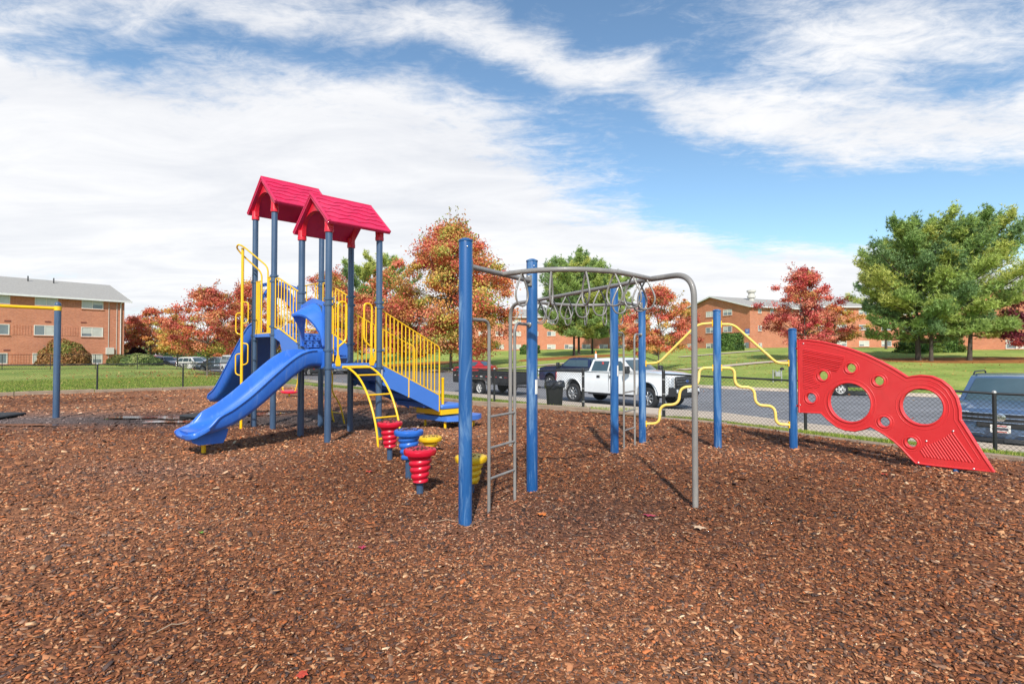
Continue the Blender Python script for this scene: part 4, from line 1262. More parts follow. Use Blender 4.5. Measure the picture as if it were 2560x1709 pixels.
for z in (1.52, .66):
    MB().tube([q2 + PD * .05 + Vector((0, 0, z)), q2 + PD * .10 + Vector((0, 0, z))], .016, 10).build('mounting_lug', M_PANEL, pan, 50)
for (x, y) in ((1762, 1035), (1930, 1055)):
    s, z = pz(x, y); b = q2 + PD * s
    MB().tube([Vector((b.x, b.y, -.2)), Vector((b.x, b.y, z + .02))], .030, 12).build('panel_foot', M_POST2, pan, 50)
    POSTS_XY.append((b.x, b.y))

# ================================================================== swing set
SW = Vector((-10.39, 12.62, 0)); SD = Vector((-.70, -.714, 0)).normalized()
sw = thing('swing_set', 'blue post swing frame with yellow top bar', 'swing set', SW)
for k, p in enumerate((SW, SW + SD * 3.2)):
    post(sw, p.x, p.y, 2.57, .066, M_POST, top='dome'); POSTS_XY.append((p.x, p.y))
tb = MB().tube([SW + SD * -.02 + Vector((0, 0, 2.47)), SW + SD * 3.22 + Vector((0, 0, 2.47))], .036, 14).build('top_bar', M_YEL, sw, 50)
for p in (SW, SW + SD * 3.2):
    MB().lathe([(.069, 2.42), (.074, 2.425), (.074, 2.515), (.069, 2.52)], 20, (p.x, p.y, 0)).build('bar_clamp', M_YEL, tb, 40)
hang = SW + SD * 1.12
sq = Vector((-SD.y, SD.x, 0))
for f in (1.12, 1.62):
    h = SW + SD * f + Vector((0, 0, 2.47))
    hb = MB().lathe([(.038, -.028), (.043, -.02), (.043, .02), (.038, .028)], 16, h, SD).build('hanger', M_YEL, tb, 40)
    MB().box(h + Vector((0, 0, -.06)), (.03, .03, .09), math.atan2(SD.y, SD.x), .005).build('hanger_lug', M_YEL, hb)
M_CHAIN = mat('galvanised_chain', (.30, .28, .26), .45, .2, 30, metal=.6)
def chain(a, b, parent, name='chain', step=.034):
    mb = MB(); d = (b - a); L_ = d.length; d.normalize(); n = int(L_ / step)
    o1 = d.orthogonal().normalized(); o2 = d.cross(o1)
    for i in range(n):
        c = a + d * (i + .5) * step; s = o1 if i % 2 else o2
        pts = [c + d * step * .62 * math.cos(t) + s * .0085 * math.sin(t) for t in [k * math.pi / 3 for k in range(6)]]
        mb.tube(pts, .0026, 4, closed=True)
    return mb.build(name, M_CHAIN, parent)
seat_c = SW + SD * 1.37 + Vector((-.50, -.06, .52))
seat = thing('swing', 'black belt swing hanging on chains from the yellow top bar', 'swing', seat_c)
st = MB(); pts = [seat_c + SD * (t * .25) + Vector((0, 0, .12 * t * t - .10)) for t in [-1, -.8, -.5, 0, .5, .8, 1]]
for i in range(len(pts) - 1):
    a, b = pts[i], pts[i + 1]
    st.add([a + sq * .075, a - sq * .075, b - sq * .075, b + sq * .075, a + sq * .075 - Vector((0, 0, .01)), a - sq * .075 - Vector((0, 0, .01)), b - sq * .075 - Vector((0, 0, .01)), b + sq * .075 - Vector((0, 0, .01))],
           [(0, 3, 2, 1), (4, 5, 6, 7), (0, 1, 5, 4), (2, 3, 7, 6), (1, 2, 6, 5), (3, 0, 4, 7)])
st.build('belt', M_RUB, seat)
chain(SW + SD * 1.12 + Vector((0, 0, 2.36)), pts[0], seat); chain(SW + SD * 1.62 + Vector((0, 0, 2.36)), pts[-1], seat)

# rubber mats
def mat_pad(c, sx, sy, rz, label, tilt=0):
    o = MB().box((0, 0, .03), (sx, sy, .06), 0, .025).build('rubber_mat', M_RUB, None, 40)
    o.location = c; o.rotation_euler = (0, tilt, rz); tag(o, label, 'mat', 'black rubber mats'); return o
c = G(-8, 1042); mat_pad((c.x - .35, c.y, .005), 1.25, .95, R(8), 'thick black rubber mat on the ground below the swing', R(1.5))
c = G(455, 1042); mat_pad((c.x + .62, c.y + .25, -.012), 1.15, .95, R(-20), 'black rubber mat at the foot of the blue front slide')

# stand-up spinner ---------------------------------------------------------------
sp0 = G(723, 992); sp0.z = 0
sp = thing('spinner', 'red disc spinner with curved yellow handles behind the blue slide', 'spinner', sp0)
MB().lathe([(.05, 0.0), (.25, 0.0), (.275, .02), (.275, .04), (.25, .058), (.06, .06)], 28, sp0 + Vector((0, 0, .15)), (.06, -.1, 1)).build('disc', M_REDP, sp, 40)
MB().tube([sp0 + Vector((0, 0, -.2)), sp0 + Vector((0, 0, .17))], .035, 12).build('spindle', M_YEL, sp, 50)
MB().lathe([(.10, -.02), (.10, .012), (.05, .02)], 18, sp0).build('footing', M_GREY, sp, 40)
for s in (-1, 1):
    P = catmull([sp0 + Vector((s * .19, 0, .19)), sp0 + Vector((s * .27, 0, .50)), sp0 + Vector((s * .27, 0, .95)), sp0 + Vector((s * .12, 0, 1.22)), sp0 + Vector((0, 0, 1.27))], 6)
    MB().tube(P, .017, 8).build('handle', M_YEL, sp, 50)
# ================================================================== chain-link fences
M_FEN = mat('black_vinyl_fence', (.022, .022, .023), .45, .2, 10, coat=.1)
M_WIRE = mat('black_vinyl_wire', (.03, .03, .032), .5, .15, 10)
M_GALV = mat('fence_cap_metal', (.42, .41, .39), .45, .15, 20, metal=.5)
def fence(pts, H, name, label, zf, start_open=False, end_open=False, pitch=.075, wr=.0026, pr=.030):
    base = [Vector((x, y, zf(x, y))) for x, y in pts]
    t = thing(name, label, 'fence', base[0])
    for i, b in enumerate(base):
        term = (i == 0 and start_open) or (i == len(base) - 1 and end_open)
        r = pr * (1.25 if term else 1.0); h = H + (.07 if term else .02)
        MB().tube([b + Vector((0, 0, -.2)), b + Vector((0, 0, h))], r, 12).build('post', M_FEN, t, 50)
        MB().lathe([(r + .003, -.012), (r + .003, .01), (r * .7, .028), (.004, .034)], 12, b + Vector((0, 0, h))).build('post_cap', M_GALV if not term else M_FEN, t, 50)
        if term:
            for z in (.2, .55, .88): MB().lathe([(r + .001, -.012), (r + .004, -.01), (r + .004, .01), (r + .001, .012)], 12, b + Vector((0, 0, z))).build('tension_band', M_GALV, t, 50)
    for a, b in zip(base[:-1], base[1:]):
        MB().tube([a + Vector((0, 0, H)), b + Vector((0, 0, H))], .021, 10).build('top_rail', M_FEN, t, 50)
        d = b - a; L_ = Vector((d.x, d.y)).length; n = Vector((-d.y, d.x, 0)).normalized()
        hh = H - .03; z0 = .03
        Vs, Fs = [], []; k = 0
        for sg in (1, -1):
            for i in range(int(-hh / pitch) - 1, int((L_ + hh) / pitch) + 2):
                # wire x = i*pitch + sg*z
                x0 = i * pitch; zA, zB = z0, hh
                xa, xb = x0 + sg * (zA - z0), x0 + sg * (zB - z0)
                lo, hi = min(xa, xb), max(xa, xb)
                if hi <= .03 or lo >= L_ - .03: continue
                def clip(x, z):
                    if x < .03: return .03, z0 + (.03 - x0) * sg
                    if x > L_ - .03: return L_ - .03, z0 + (L_ - .03 - x0) * sg
                    return x, z
                xa, zA = clip(xa, zA); xb, zB = clip(xb, zB)
                if abs(xb - xa) < .01: continue
                A = a + d * (xa / L_) + Vector((0, 0, zA)); B = a + d * (xb / L_) + Vector((0, 0, zB))
                off = n * .002 * sg
                dd = (B - A).normalized(); s1 = n; s2 = dd.cross(n)
                for P in (A, B):
                    for q in range(3):
                        an = 2.094 * q; Vs.append(P + off + (s1 * math.cos(an) + s2 * math.sin(an)) * wr)
                for q in range(3): Fs.append((k + q, k + (q + 1) % 3, k + 3 + (q + 1) % 3, k + 3 + q))
                k += 6
        MB().add(Vs, Fs).build('chain_link_mesh', M_WIRE, t)
    return t
def zfence_l(x, y): return tz(x, y) + .03
fence(FENCE_L, 1.03, 'chain_link_fence', 'low black chain-link fence along the lawn below the brick building', lambda x, y: 0.0, wr=.0030)
fence(FENCE_F, 1.0, 'chain_link_fence', 'black chain-link fence between the play structure and the asphalt lot', lambda x, y: max(-.05, tz(x, y)) + .0, end_open=True, wr=.0030)
fence(FENCE_R, 1.0, 'chain_link_fence', 'black chain-link fence between the red panel and the parked blue car', lambda x, y: max(-.24, tz(x, y) + .02), start_open=True)
# second thinner fence further up the lawn
f2 = [G(x, y, .05) for x, y in ((-60, 927), (5, 926), (126, 925.5), (238, 925), (343, 925), (442, 925.3), (527, 925.2), (640, 926))]
def fence_far(pts):
    t = thing('wire_fence', 'thin black wire fence with slim posts across the far lawn', 'fence', pts[0])
    for p in pts:
        g = Vector((p.x, p.y, tz(p.x, p.y)))
        MB().tube([g - Vector((0, 0, .2)), g + Vector((0, 0, 1.2))], .025, 8).build('post', M_FEN, t, 50)
    for a, b in zip(pts[:-1], pts[1:]):
        for z, r in ((1.2, .018), (.06, .022)):
            A = Vector((a.x, a.y, tz(a.x, a.y) + z)); B = Vector((b.x, b.y, tz(b.x, b.y) + z))
            MB().tube([A, B], r, 6).build('rail', M_FEN, t)
        mb = MB(); d = b - a; n = 22
        for i in range(1, n):
            q = a.lerp(b, i / n); z = tz(q.x, q.y); mb.tube([Vector((q.x, q.y, z + .06)), Vector((q.x, q.y, z + 1.2))], .003, 3, caps=False)
        for z in (.3, .55, .8, 1.0):
            mb.tube([Vector((a.x, a.y, tz(a.x, a.y) + z)), Vector((b.x, b.y, tz(b.x, b.y) + z))], .003, 3, caps=False)
        mb.build('wire_mesh', M_WIRE, t)
fence_far(f2)

# ================================================================== landscape timbers
M_TIM = mat('weathered_timber', (.27, .19, .13), .85, .25, 3, .5, 40, streak=((.36, .30, .24), .6, (3, 3, 30), .45, .7), fade=((.09, .06, .045), .6, (4, 4, 4), .58, .72))
def timbers(pts, name, label, step=2.35, wdt=.14, hgt=.15, rnd=random.Random(3), zc=.045):
    t = thing(name, label, 'edging', (pts[0][0], pts[0][1], 0))
    for a, b in zip(pts[:-1], pts[1:]):
        a, b = Vector((*a, 0)), Vector((*b, 0)); L_ = (b - a).length; d = (b - a).normalized(); n = max(1, round(L_ / step)); l = L_ / n
        for i in range(n):
            c = a + d * (i + .5) * l + Vector((-d.y, d.x, 0)) * rnd.uniform(-.015, .015)
            c.z = zc + rnd.uniform(-.012, .012)
            rot = Matrix.Rotation(math.atan2(d.y, d.x) + rnd.uniform(-.006, .006), 3, 'Z') @ Matrix.Rotation(rnd.uniform(-.03, .03), 3, 'X')
            MB().box(c, (l - .012, wdt, hgt), 0, .014, rot).build('timber', M_TIM, t)
    return t
timbers(EDGE_A[:3], 'timber_edging', 'weathered timber edging below the lawn fence')
timbers(EDGE_A[2:], 'timber_edging', 'weathered timber edging behind the play structure ending at the gate gap')
timbers(EDGE_B[1:], 'timber_edging', 'half-buried timber edging along the grass strip behind the red panel', hgt=.11, zc=-.022)
timbers(EDGE_B[:2], 'timber_edging', 'low worn timber sill across the gate opening', hgt=.07)
# concrete walk at the gate gap
V = [G(1462, 1008, -.27), G(1610, 1026, -.33), G(1655, 1040, -.33), Vector((3.3, 12.9, -.035)), Vector((2.15, 14.3, -.035)), G(1462, 1020, -.1)]
def gate_walk():
    a0, a1 = Vector((1.98, 13.95, -.03)), Vector((3.25, 12.75, -.03)); b0, b1 = Vector((2.45, 18.6, -.262)), Vector((4.25, 16.75, -.31))
    rows = []; n = 10
    for i in range(n + 1):
        t = i / n
        for s in (0, .5, 1):
            p = a0.lerp(a1, s).lerp(b0.lerp(b1, s), t); p.z = max(tz(p.x, p.y) + .034, -.36); rows.append(p)
    F = [(i * 3 + j, i * 3 + j + 1, i * 3 + 4 + j, i * 3 + 3 + j) for i in range(n) for j in range(2)]
    o = arr_mesh('gate_walk', np.array([tuple(p) for p in rows]), np.array(F), M_CONC2, kind='structure')
gate_walk()

# ================================================================== trash bin
M_BIN = mat('black_bin_plastic', (.03, .03, .032), .5, .2, 8, .1, 60)
M_BAG = mat('black_bin_liner', (.025, .027, .035), .25, .2, 12)
bp = G(1387, 1023, -.06); bp = Vector((1.22, 15.9, tz(1.22, 15.9)))
tb_ = thing('trash_bin', 'black trash bin with bunched black liner behind the chain-link fence', 'trash bin', bp)
def squircle(r, z, n=28, p=5): 
    out = []
    for i in range(n):
        a = 2 * math.pi * i / n; c, s = math.cos(a), math.sin(a); k = (abs(c) ** p + abs(s) ** p) ** (-1 / p)
        out.append((r * k * c, r * k * s, z))
    return out
n = 28; V = []; F = []
for (r, z) in ((.20, 0), (.21, .02), (.245, .62), (.25, .66), (.262, .68), (.262, .72), (.24, .72)): V += [tuple(Vector(p) + bp) for p in squircle(r, z)]
for i in range(6):
    for j in range(n): F.append((i * n + j, i * n + (j + 1) % n, (i + 1) * n + (j + 1) % n, (i + 1) * n + j))
F.append(tuple(range(n))[::-1])
MB().add(V, F).build('bin_body', M_BIN, tb_, 40)
rr = random.Random(4); V = []; F = []
for k, (r, z) in enumerate(((.268, .56), (.285, .62), (.282, .70), (.275, .745), (.235, .75), (.17, .70), (.03, .66))):
    for p in squircle(r, z):
        V.append(tuple(Vector((p[0] * rr.uniform(.95, 1.05), p[1] * rr.uniform(.95, 1.05), p[2] + rr.uniform(-.025, .025))) + bp))
for i in range(6):
    for j in range(n): F.append((i * n + j, i * n + (j + 1) % n, (i + 1) * n + (j + 1) % n, (i + 1) * n + j))
F.append(tuple(range(6 * n, 7 * n)))
MB().add(V, F).build('liner', M_BAG, tb_)

# ================================================================== brick buildings
def brick_mat(name, axis, c1, c2, mortar):
    m = bpy.data.materials.new(name); m.use_nodes = True
    N, L = m.node_tree.nodes, m.node_tree.links; b = N['Principled BSDF']
    tc = N.new('ShaderNodeTexCoord'); sx = N.new('ShaderNodeSeparateXYZ'); L.new(tc.outputs['Object'], sx.inputs[0])
    cb = N.new('ShaderNodeCombineXYZ'); L.new(sx.outputs[axis], cb.inputs[0]); L.new(sx.outputs[2], cb.inputs[1])
    br = N.new('ShaderNodeTexBrick'); L.new(cb.outputs[0], br.inputs['Vector'])
    br.inputs['Color1'].default_value = (*c1, 1); br.inputs['Color2'].default_value = (*c2, 1); br.inputs['Mortar'].default_value = (*mortar, 1)
    br.inputs['Scale'].default_value = 1; br.inputs['Brick Width'].default_value = .215; br.inputs['Row Height'].default_value = .075
    br.inputs['Mortar Size'].default_value = .006; br.inputs['Bias'].default_value = 0
    n = N.new('ShaderNodeTexNoise'); n.inputs['Scale'].default_value = .7; n.inputs['Detail'].default_value = 7; L.new(tc.outputs['Object'], n.inputs['Vector'])
    mr = N.new('ShaderNodeMapRange'); L.new(n.outputs[0], mr.inputs['Value']); mr.inputs['To Min'].default_value = .78; mr.inputs['To Max'].default_value = 1.22
    vm = N.new('ShaderNodeVectorMath'); vm.operation = 'SCALE'; L.new(br.outputs['Color'], vm.inputs[0]); L.new(mr.outputs[0], vm.inputs['Scale'])
    L.new(vm.outputs[0], b.inputs['Base Color']); b.inputs['Roughness'].default_value = .9; b.inputs['Specular IOR Level'].default_value = .2
    bp_ = N.new('ShaderNodeBump'); bp_.inputs['Strength'].default_value = .4; bp_.inputs['Distance'].default_value = .01; L.new(br.outputs['Fac'], bp_.inputs['Height']); bp_.invert = True
    L.new(bp_.outputs[0], b.inputs['Normal'])
    MATS[name] = m; return m
BC = ((.47, .150, .078), (.58, .205, .105), (.52, .36, .27))
M_BRX = brick_mat('brick_front', 0, *BC); M_BRY = brick_mat('brick_end', 1, *BC)
M_SHIN = mat('grey_roof_shingles', (.34, .32, .29), .9, .18, 6, .4, 20)
M_TRIM = mat('white_trim', (.66, .65, .63), .5, .08, 4)
M_FRAME = mat('cream_window_frame', (.68, .64, .56), .5, .08, 4)
M_GLASS = mat('window_glass', (.16, .19, .21), .08, .3, .8, spec=.8)
M_GLASS2 = mat('window_glass_blind', (.50, .50, .45), .15, .15, 1.5, spec=.8)
M_METAL = mat('painted_sheet_metal', (.55, .52, .46), .5, .1, 4)
def window(par, P, w, h, rnd, div=True, plain=False):
    """P(s, z, out) -> local point; window centred at s=0,z=0 of its own box given by lower-left"""
    fr = MB()
    def bx(s0, s1, z0, z1, o0, o1, mb):
        c = [P(s, z, o) for o in (o0, o1) for z in (z0, z1) for s in (s0, s1)]
        mb.add(c, [(0, 1, 3, 2), (4, 6, 7, 5), (0, 2, 6, 4), (1, 5, 7, 3), (2, 3, 7, 6), (0, 4, 5, 1)])
    t = .07
    bx(0, t, 0, h, -.02, .05, fr); bx(w - t, w, 0, h, -.02, .05, fr); bx(t, w - t, h - t, h, -.02, .05, fr); bx(t, w - t, 0, t, -.02, .05, fr)
    if div: bx(w / 2 - .035, w / 2 + .035, t, h - t, -.02, .04, fr)
    f = fr.build('window', M_FRAME, par)
    fix_normals(f)
    for (s0, s1) in (((t, w / 2 - .035), (w / 2 + .035, w - t)) if div else ((t, w - t),)):
        q = MB(); bx(s0, s1, t, h - t, -.015, .012, q); pn = q.build('pane', M_GLASS, f); fix_normals(pn)
        if rnd.random() < .7:
            q = MB(); zt = t + (h - 2 * t) * rnd.choice((.45, .0, .5, .3, .0)); bx(s0, s1, zt, h - t, .012, .016, q); bl = q.build('blind', M_GLASS2, f); fix_normals(bl)
    q = MB(); bx(-.05, w + .05, -.07, 0, -.02, .10, q); sl = q.build('sill', M_TRIM if plain else M_BRX, f); fix_normals(sl)
    return f
def building(name, label, loc, rz, L_, D_, hw, rise, front, end0=(), over=.55, base=-1.0, seed=1, panels=()):
    b = thing(name, label, 'building', loc, rz, world_coords=False); rnd = random.Random(seed)
    w = MB(); w.add([(0, 0, base), (L_, 0, base), (L_, 0, hw), (0, 0, hw), (0, D_, base), (L_, D_, base), (L_, D_, hw), (0, D_, hw)], [(0, 1, 2, 3), (5, 4, 7, 6)])
    w.build('wall', M_BRX, b)
    for x in (0, L_):
        pts = [(x, 0, base), (x, D_, base), (x, D_, hw), (x, D_ / 2, hw + rise), (x, 0, hw)]
        o = MB().add(pts, [tuple(range(5)) if x > 0 else tuple(range(4, -1, -1))]).build('gable_wall', M_BRY, b)
    # roof slabs
    sl = rise / (D_ / 2); th = .16
    for sg in (0, 1):
        y0, y1 = (-over, D_ / 2) if sg == 0 else (D_ + over, D_ / 2)
        z0, z1 = hw - over * sl + .05, hw + rise + .05
        c = [(-over, y0, z0), (L_ + over, y0, z0), (L_ + over, y1, z1), (-over, y1, z1)]
        V = c + [(p[0], p[1], p[2] + th) for p in c]
        o = MB().add(V, [(0, 1, 2, 3), (4, 7, 6, 5), (0, 4, 5, 1), (1, 5, 6, 2), (3, 7, 4, 0), (2, 6, 7, 3)]).build('roof_slope', M_SHIN, b); fix_normals(o)
        g = MB().box((L_ / 2, y0 - .03 if sg == 0 else y0 + .03, z0 + .06), (L_ + 2 * over + .1, .05, .20), 0, 0).build('fascia', M_TRIM, o)
        for x in (-over - .025, L_ + over + .025):
            V = []
            for (yy, zz) in ((y0, z0), (y1, z1)):
                V += [(x - .03, yy, zz - .06), (x + .03, yy, zz - .06), (x + .03, yy, zz + th + .02), (x - .03, yy, zz + th + .02)]
            g = MB().add(V, [(0, 1, 2, 3), (7, 6, 5, 4), (0, 4, 5, 1), (1, 5, 6, 2), (2, 6, 7, 3), (3, 7, 4, 0)]).build('barge_board', M_TRIM, o); fix_normals(g)
    for (x, z, ww, hh) in front: window(b, lambda s, zz, o, x=x, z=z: (x + s, -o, z + zz), ww, hh, rnd)
    for (y, z, ww, hh) in end0: window(b, lambda s, zz, o, y=y, z=z: (-o, y - s, z + zz), ww, hh, rnd)
    for (x, z, ww, hh) in panels:
        k = MB()
        for i in range(int(ww / .22)):
            k.box((x + .11 + i * .22, -.012, z + hh / 2), (.17, .03, hh), 0, .004)
        k.build('brick_panel', M_BRX, b)
    return b
# left building: facade runs from left edge of the frame to its corner by the trees
cR = Vector((-43.6, 62.0)); fd = Vector((.606, .795)); LL = 42.0
o0 = cR - fd * LL; zb = tz(cR.x, cR.y) + .05
def lb(px, py): s, z = onplane(px, py, o0, fd); return s, z - zb
fr_l, pan_l = [], []
for (x0, y0, x1, y1) in ((87, 745, 145, 766), (204, 751.7, 258, 774), (84.5, 817, 139, 839), (202.5, 820.5, 257, 842.5), (81, 889, 138, 908), (206, 889.5, 255.5, 908.5), (-30, 740, 25, 760), (-35, 815, 23, 837), (-38, 889, 18, 909)):
    s0, z1 = lb(x0, y0); s1, z0 = lb(x1, y1)
    fr_l.append((s0, z0, s1 - s0, 1.05)); pan_l.append([s0, s1, z0])
eave_s, eave_z = lb(308, 753)
PAN = []
for a in pan_l:
    nx = [b for b in pan_l if abs(b[2] - a[2]) < .6 and b[0] > a[1]]
    if nx:
        b = min(nx, key=lambda q: q[0]); PAN.append((a[1] + .15, a[2], b[0] - a[1] - .3, 1.0))
lbld = building('brick_building', 'long red brick apartment building with grey roof beside the lawn', (o0.x, o0.y, zb), math.atan2(fd.y, fd.x), LL, 13.0, eave_z, 2.15, fr_l, seed=3, panels=PAN)
ex = MB().tube([(LL - .35, -.1, 0), (LL - .35, -.1, eave_z - .3), (LL - .2, -.45, eave_z - .05)], .055, 8).build('downspout', M_TRIM, lbld, 50)
MB().tube([(LL + .06, .25, 0), (LL + .06, .25, eave_z + .0)], .045, 8).build('drain_pipe', M_METAL, lbld, 50)
for sx, zt in ((lb(271, 840)[0], 1.0), (lb(291, 840)[0], 1.0)): MB().tube([(sx, -.05, .1), (sx, -.05, eave_z - .2)], .03, 6).build('conduit', M_METAL, lbld, 50)
s_, z_ = lb(273.5, 877); MB().box((s_, -.14, z_), (.75, .25, .75), 0, .02).build('utility_box', M_METAL, lbld)
for px, py in ((119, 704), (185, 709)):
    s_, z_ = lb(px, py); MB().tube([(s_ - .5, 5.2, eave_z + 1.5), (s_ - .5, 5.2, eave_z + 2.5)], .06, 8).build('vent_pipe', M_FEN, lbld, 50)
for x, y in ((19, 802), (120, 804), (209, 806), (17, 875)):
    s_, z_ = lb(x, y); MB().box((s_, -.01, z_), (.5, .05, .16), 0, .01).build('wall_vent', mat('vent_brown', (.20, .06, .04), .7), lbld)
# right building (gable end towards the lot)
cn = Vector((39.5, 91.6)); gd = Vector((.904, .428)); zb2 = 2.05
D2 = 16.6; L2 = 30.0; ey = Vector((-gd.y, gd.x))
def rg(px, py):      # on the gable end: distance from the corner, height
    s, z = onplane(px, py, cn, ey); return s, z - zb2
def rf_(px, py):
    s, z = onplane(px, py, cn, gd); return s, z - zb2
Z3_ = lambda x, y: (1680 + x / 5.339, 680 + y / 5.339)
e0, fr0 = [], []
for (x0, y0, x1, y1) in ((455, 527, 540, 597), (684, 500, 802, 575), (452, 741, 540, 813), (686, 728, 802, 800), (458, 960, 540, 1027), (200, 540, 335, 608), (200, 760, 335, 822), (200, 965, 335, 1030)):
    if x1 == 540: x1 = 572
    s0, z1 = rg(*Z3_(x0, y0)); s1, z0 = rg(*Z3_(x1, y1)); e0.append((s0, z0, abs(s0 - s1), 1.05))
for (x0, y0, x1, y1) in ((1146, 480, 1193, 553), (1310, 490, 1357, 562), (1146, 712, 1195, 788), (1155, 945, 1199, 1018)):
    s0, z1 = rf_(*Z3_(x0, y0)); s1, z0 = rf_(*Z3_(x1, y1)); fr0.append((s0, z0, s1 - s0, z1 - z0))
for x in (12, 17, 22, 27): fr0 += [(x, .4, 1.6, 1.05), (x, 3.3, 1.6, 1.05), (x, 6.0, 1.6, 1.05)]
ev2 = rg(1875, 766)[1]; pk = rg(1782, 743)[1]
rbld = building('brick_building', 'red brick apartment building whose gable end carries a blue sign', (cn.x, cn.y, zb2), math.atan2(gd.y, gd.x), L2, D2, ev2, pk - ev2, fr0, e0, seed=5, base=-2.5)
s0, z1 = rg(*Z3_(980, 760)); s1, z0 = rg(*Z3_(1036, 818)); _, z00 = rg(*Z3_(1036, 842))
sgn = MB().box((-.06, (s0 + s1) / 2, (z0 + z1) / 2), (.06, abs(s1 - s0), z1 - z0), 0, .005).build('wall_sign', mat('sign_blue', '#4f6fb8', .5, .05), rbld)
MB().box((-.06, (s0 + s1) / 2, (z0 + z00) / 2), (.06, abs(s1 - s0), z0 - z00 - .02), 0, .005).build('sign_footer', M_TRIM, sgn)
for k, f in enumerate((.78, .62, .46)):      # the illegible pale lines on the sign
    MB().box((-.093, (s0 + s1) / 2, z0 + (z1 - z0) * f), (.006, abs(s1 - s0) * (.7, .55, .62)[k], (z1 - z0) * .07), 0, 0).build('sign_line', M_TRIM, sgn)
s0, z1 = rg(*Z3_(945, 945)); s1, z0 = rg(*Z3_(1020, 1030))
dr = MB().box((-.05, (s0 + s1) / 2, (z0 + z1) / 2), (.10, abs(s1 - s0), z1 - z0), 0, .01).build('door', M_TRIM, rbld)
MB().box((-.105, (s0 + s1) / 2 - .4, (z0 + z1) / 2 + .1), (.02, .7, 1.0), 0, 0).build('pane', M_GLASS, dr)
MB().lathe([(.5, 0), (.5, .5), (.75, .6), (.75, .9), (.55, 1.1), (.55, 1.5), (.8, 1.6), (.8, 1.95), (.1, 2.1)], 14, (7.0, D2 / 2 - 2.5, pk - .6)).build('roof_ventilator', M_METAL, rbld, 40)
# more buildings behind the trees
def simple_front(n, w, x0, dx, zs): return [(x0 + i * dx, z, w, 1.05) for i in range(n) for z in zs]
p = onplane(0, 0, (0, 1), (1, 0))
def place_bld(label, px, Y, ang, L_, D_, hw, rise, n, dx, seed, zoff=0, x0=1.5):
    X = (px - CX) / FPX * Y; z = tz(X, Y) + zoff
    return building('brick_building', label, (X, Y, z), R(ang), L_, D_, hw, rise, simple_front(n, 1.9, x0, dx, (.35, 3.3, 6.1)), seed=seed, base=-3)
place_bld('distant red brick building half hidden behind the centre pines', 1180, 126, -4, 40, 12, 7.6, 2.0, 10, 3.9, 7, .25)
place_bld('red brick building with pale roof behind the red maple and pines', 2062, 101, 2, 26, 12, 7.6, 2.0, 6, 4.2, 8, -.2, 2.2)
place_bld('brick building corner with low windows beyond the right-hand pines', 2396, 66, -30, 24, 12, 7.4, 2.2, 5, 4.4, 9, -.25, 4.3)
place_bld('far red brick building beyond the left maples', 905, 150, 6, 30, 12, 7.5, 2.0, 7, 4.2, 10, .1)
# ================================================================== trees and shrubs
M_BARK = mat('grey_bark', (.17, .14, .11), .9, .3, 4, .7, 25)
M_BARKP = mat('pine_bark', (.075, .058, .045), .95, .35, 4, .9, 18)
M_LEAF = mat('autumn_leaf', (1, 1, 1), .6, .18, 3, attr=True, sub=.32, spec=.25)
M_NEED = mat('pine_needle', (1, 1, 1), .6, .2, 2, attr=True, sub=.2, spec=.25)
def leaf_quads(P, Nrm, size, g):
    n = len(P)
    t = g.normal(size=(n, 3)); t -= Nrm * (t * Nrm).sum(1, keepdims=True); t /= np.linalg.norm(t, axis=1, keepdims=True) + 1e-9
    b = np.cross(Nrm, t); s = size[:, None]
    V = np.stack([P + t * s * .62, P + b * s * .42 + Nrm * s * .08, P - t * s * .52, P - b * s * .42 + Nrm * s * .08], 1).reshape(-1, 3)
    F = np.arange(n * 4).reshape(-1, 4)
    return V, F
MAPLE = {'red': ['#a84a3e', '#b45648', '#94423c', '#c06e58', '#c98a62', '#7c3c36', '#8a7a3c'], 'crimson': ['#a83f44', '#b8524e', '#944044', '#c46a5c', '#cc8066', '#803a3c'],
         'mix': ['#b05a42', '#bc7048', '#9a5640', '#c48c50', '#9a9444', '#7c8c3e', '#b4664c', '#869044'], 'orange': ['#c07248', '#c88c54', '#ac6044', '#b4944c', '#909044'],
         'maroon': ['#5a1f2c', '#6e2a3a', '#4a1a26', '#7a3a44', '#5a2a2c']}
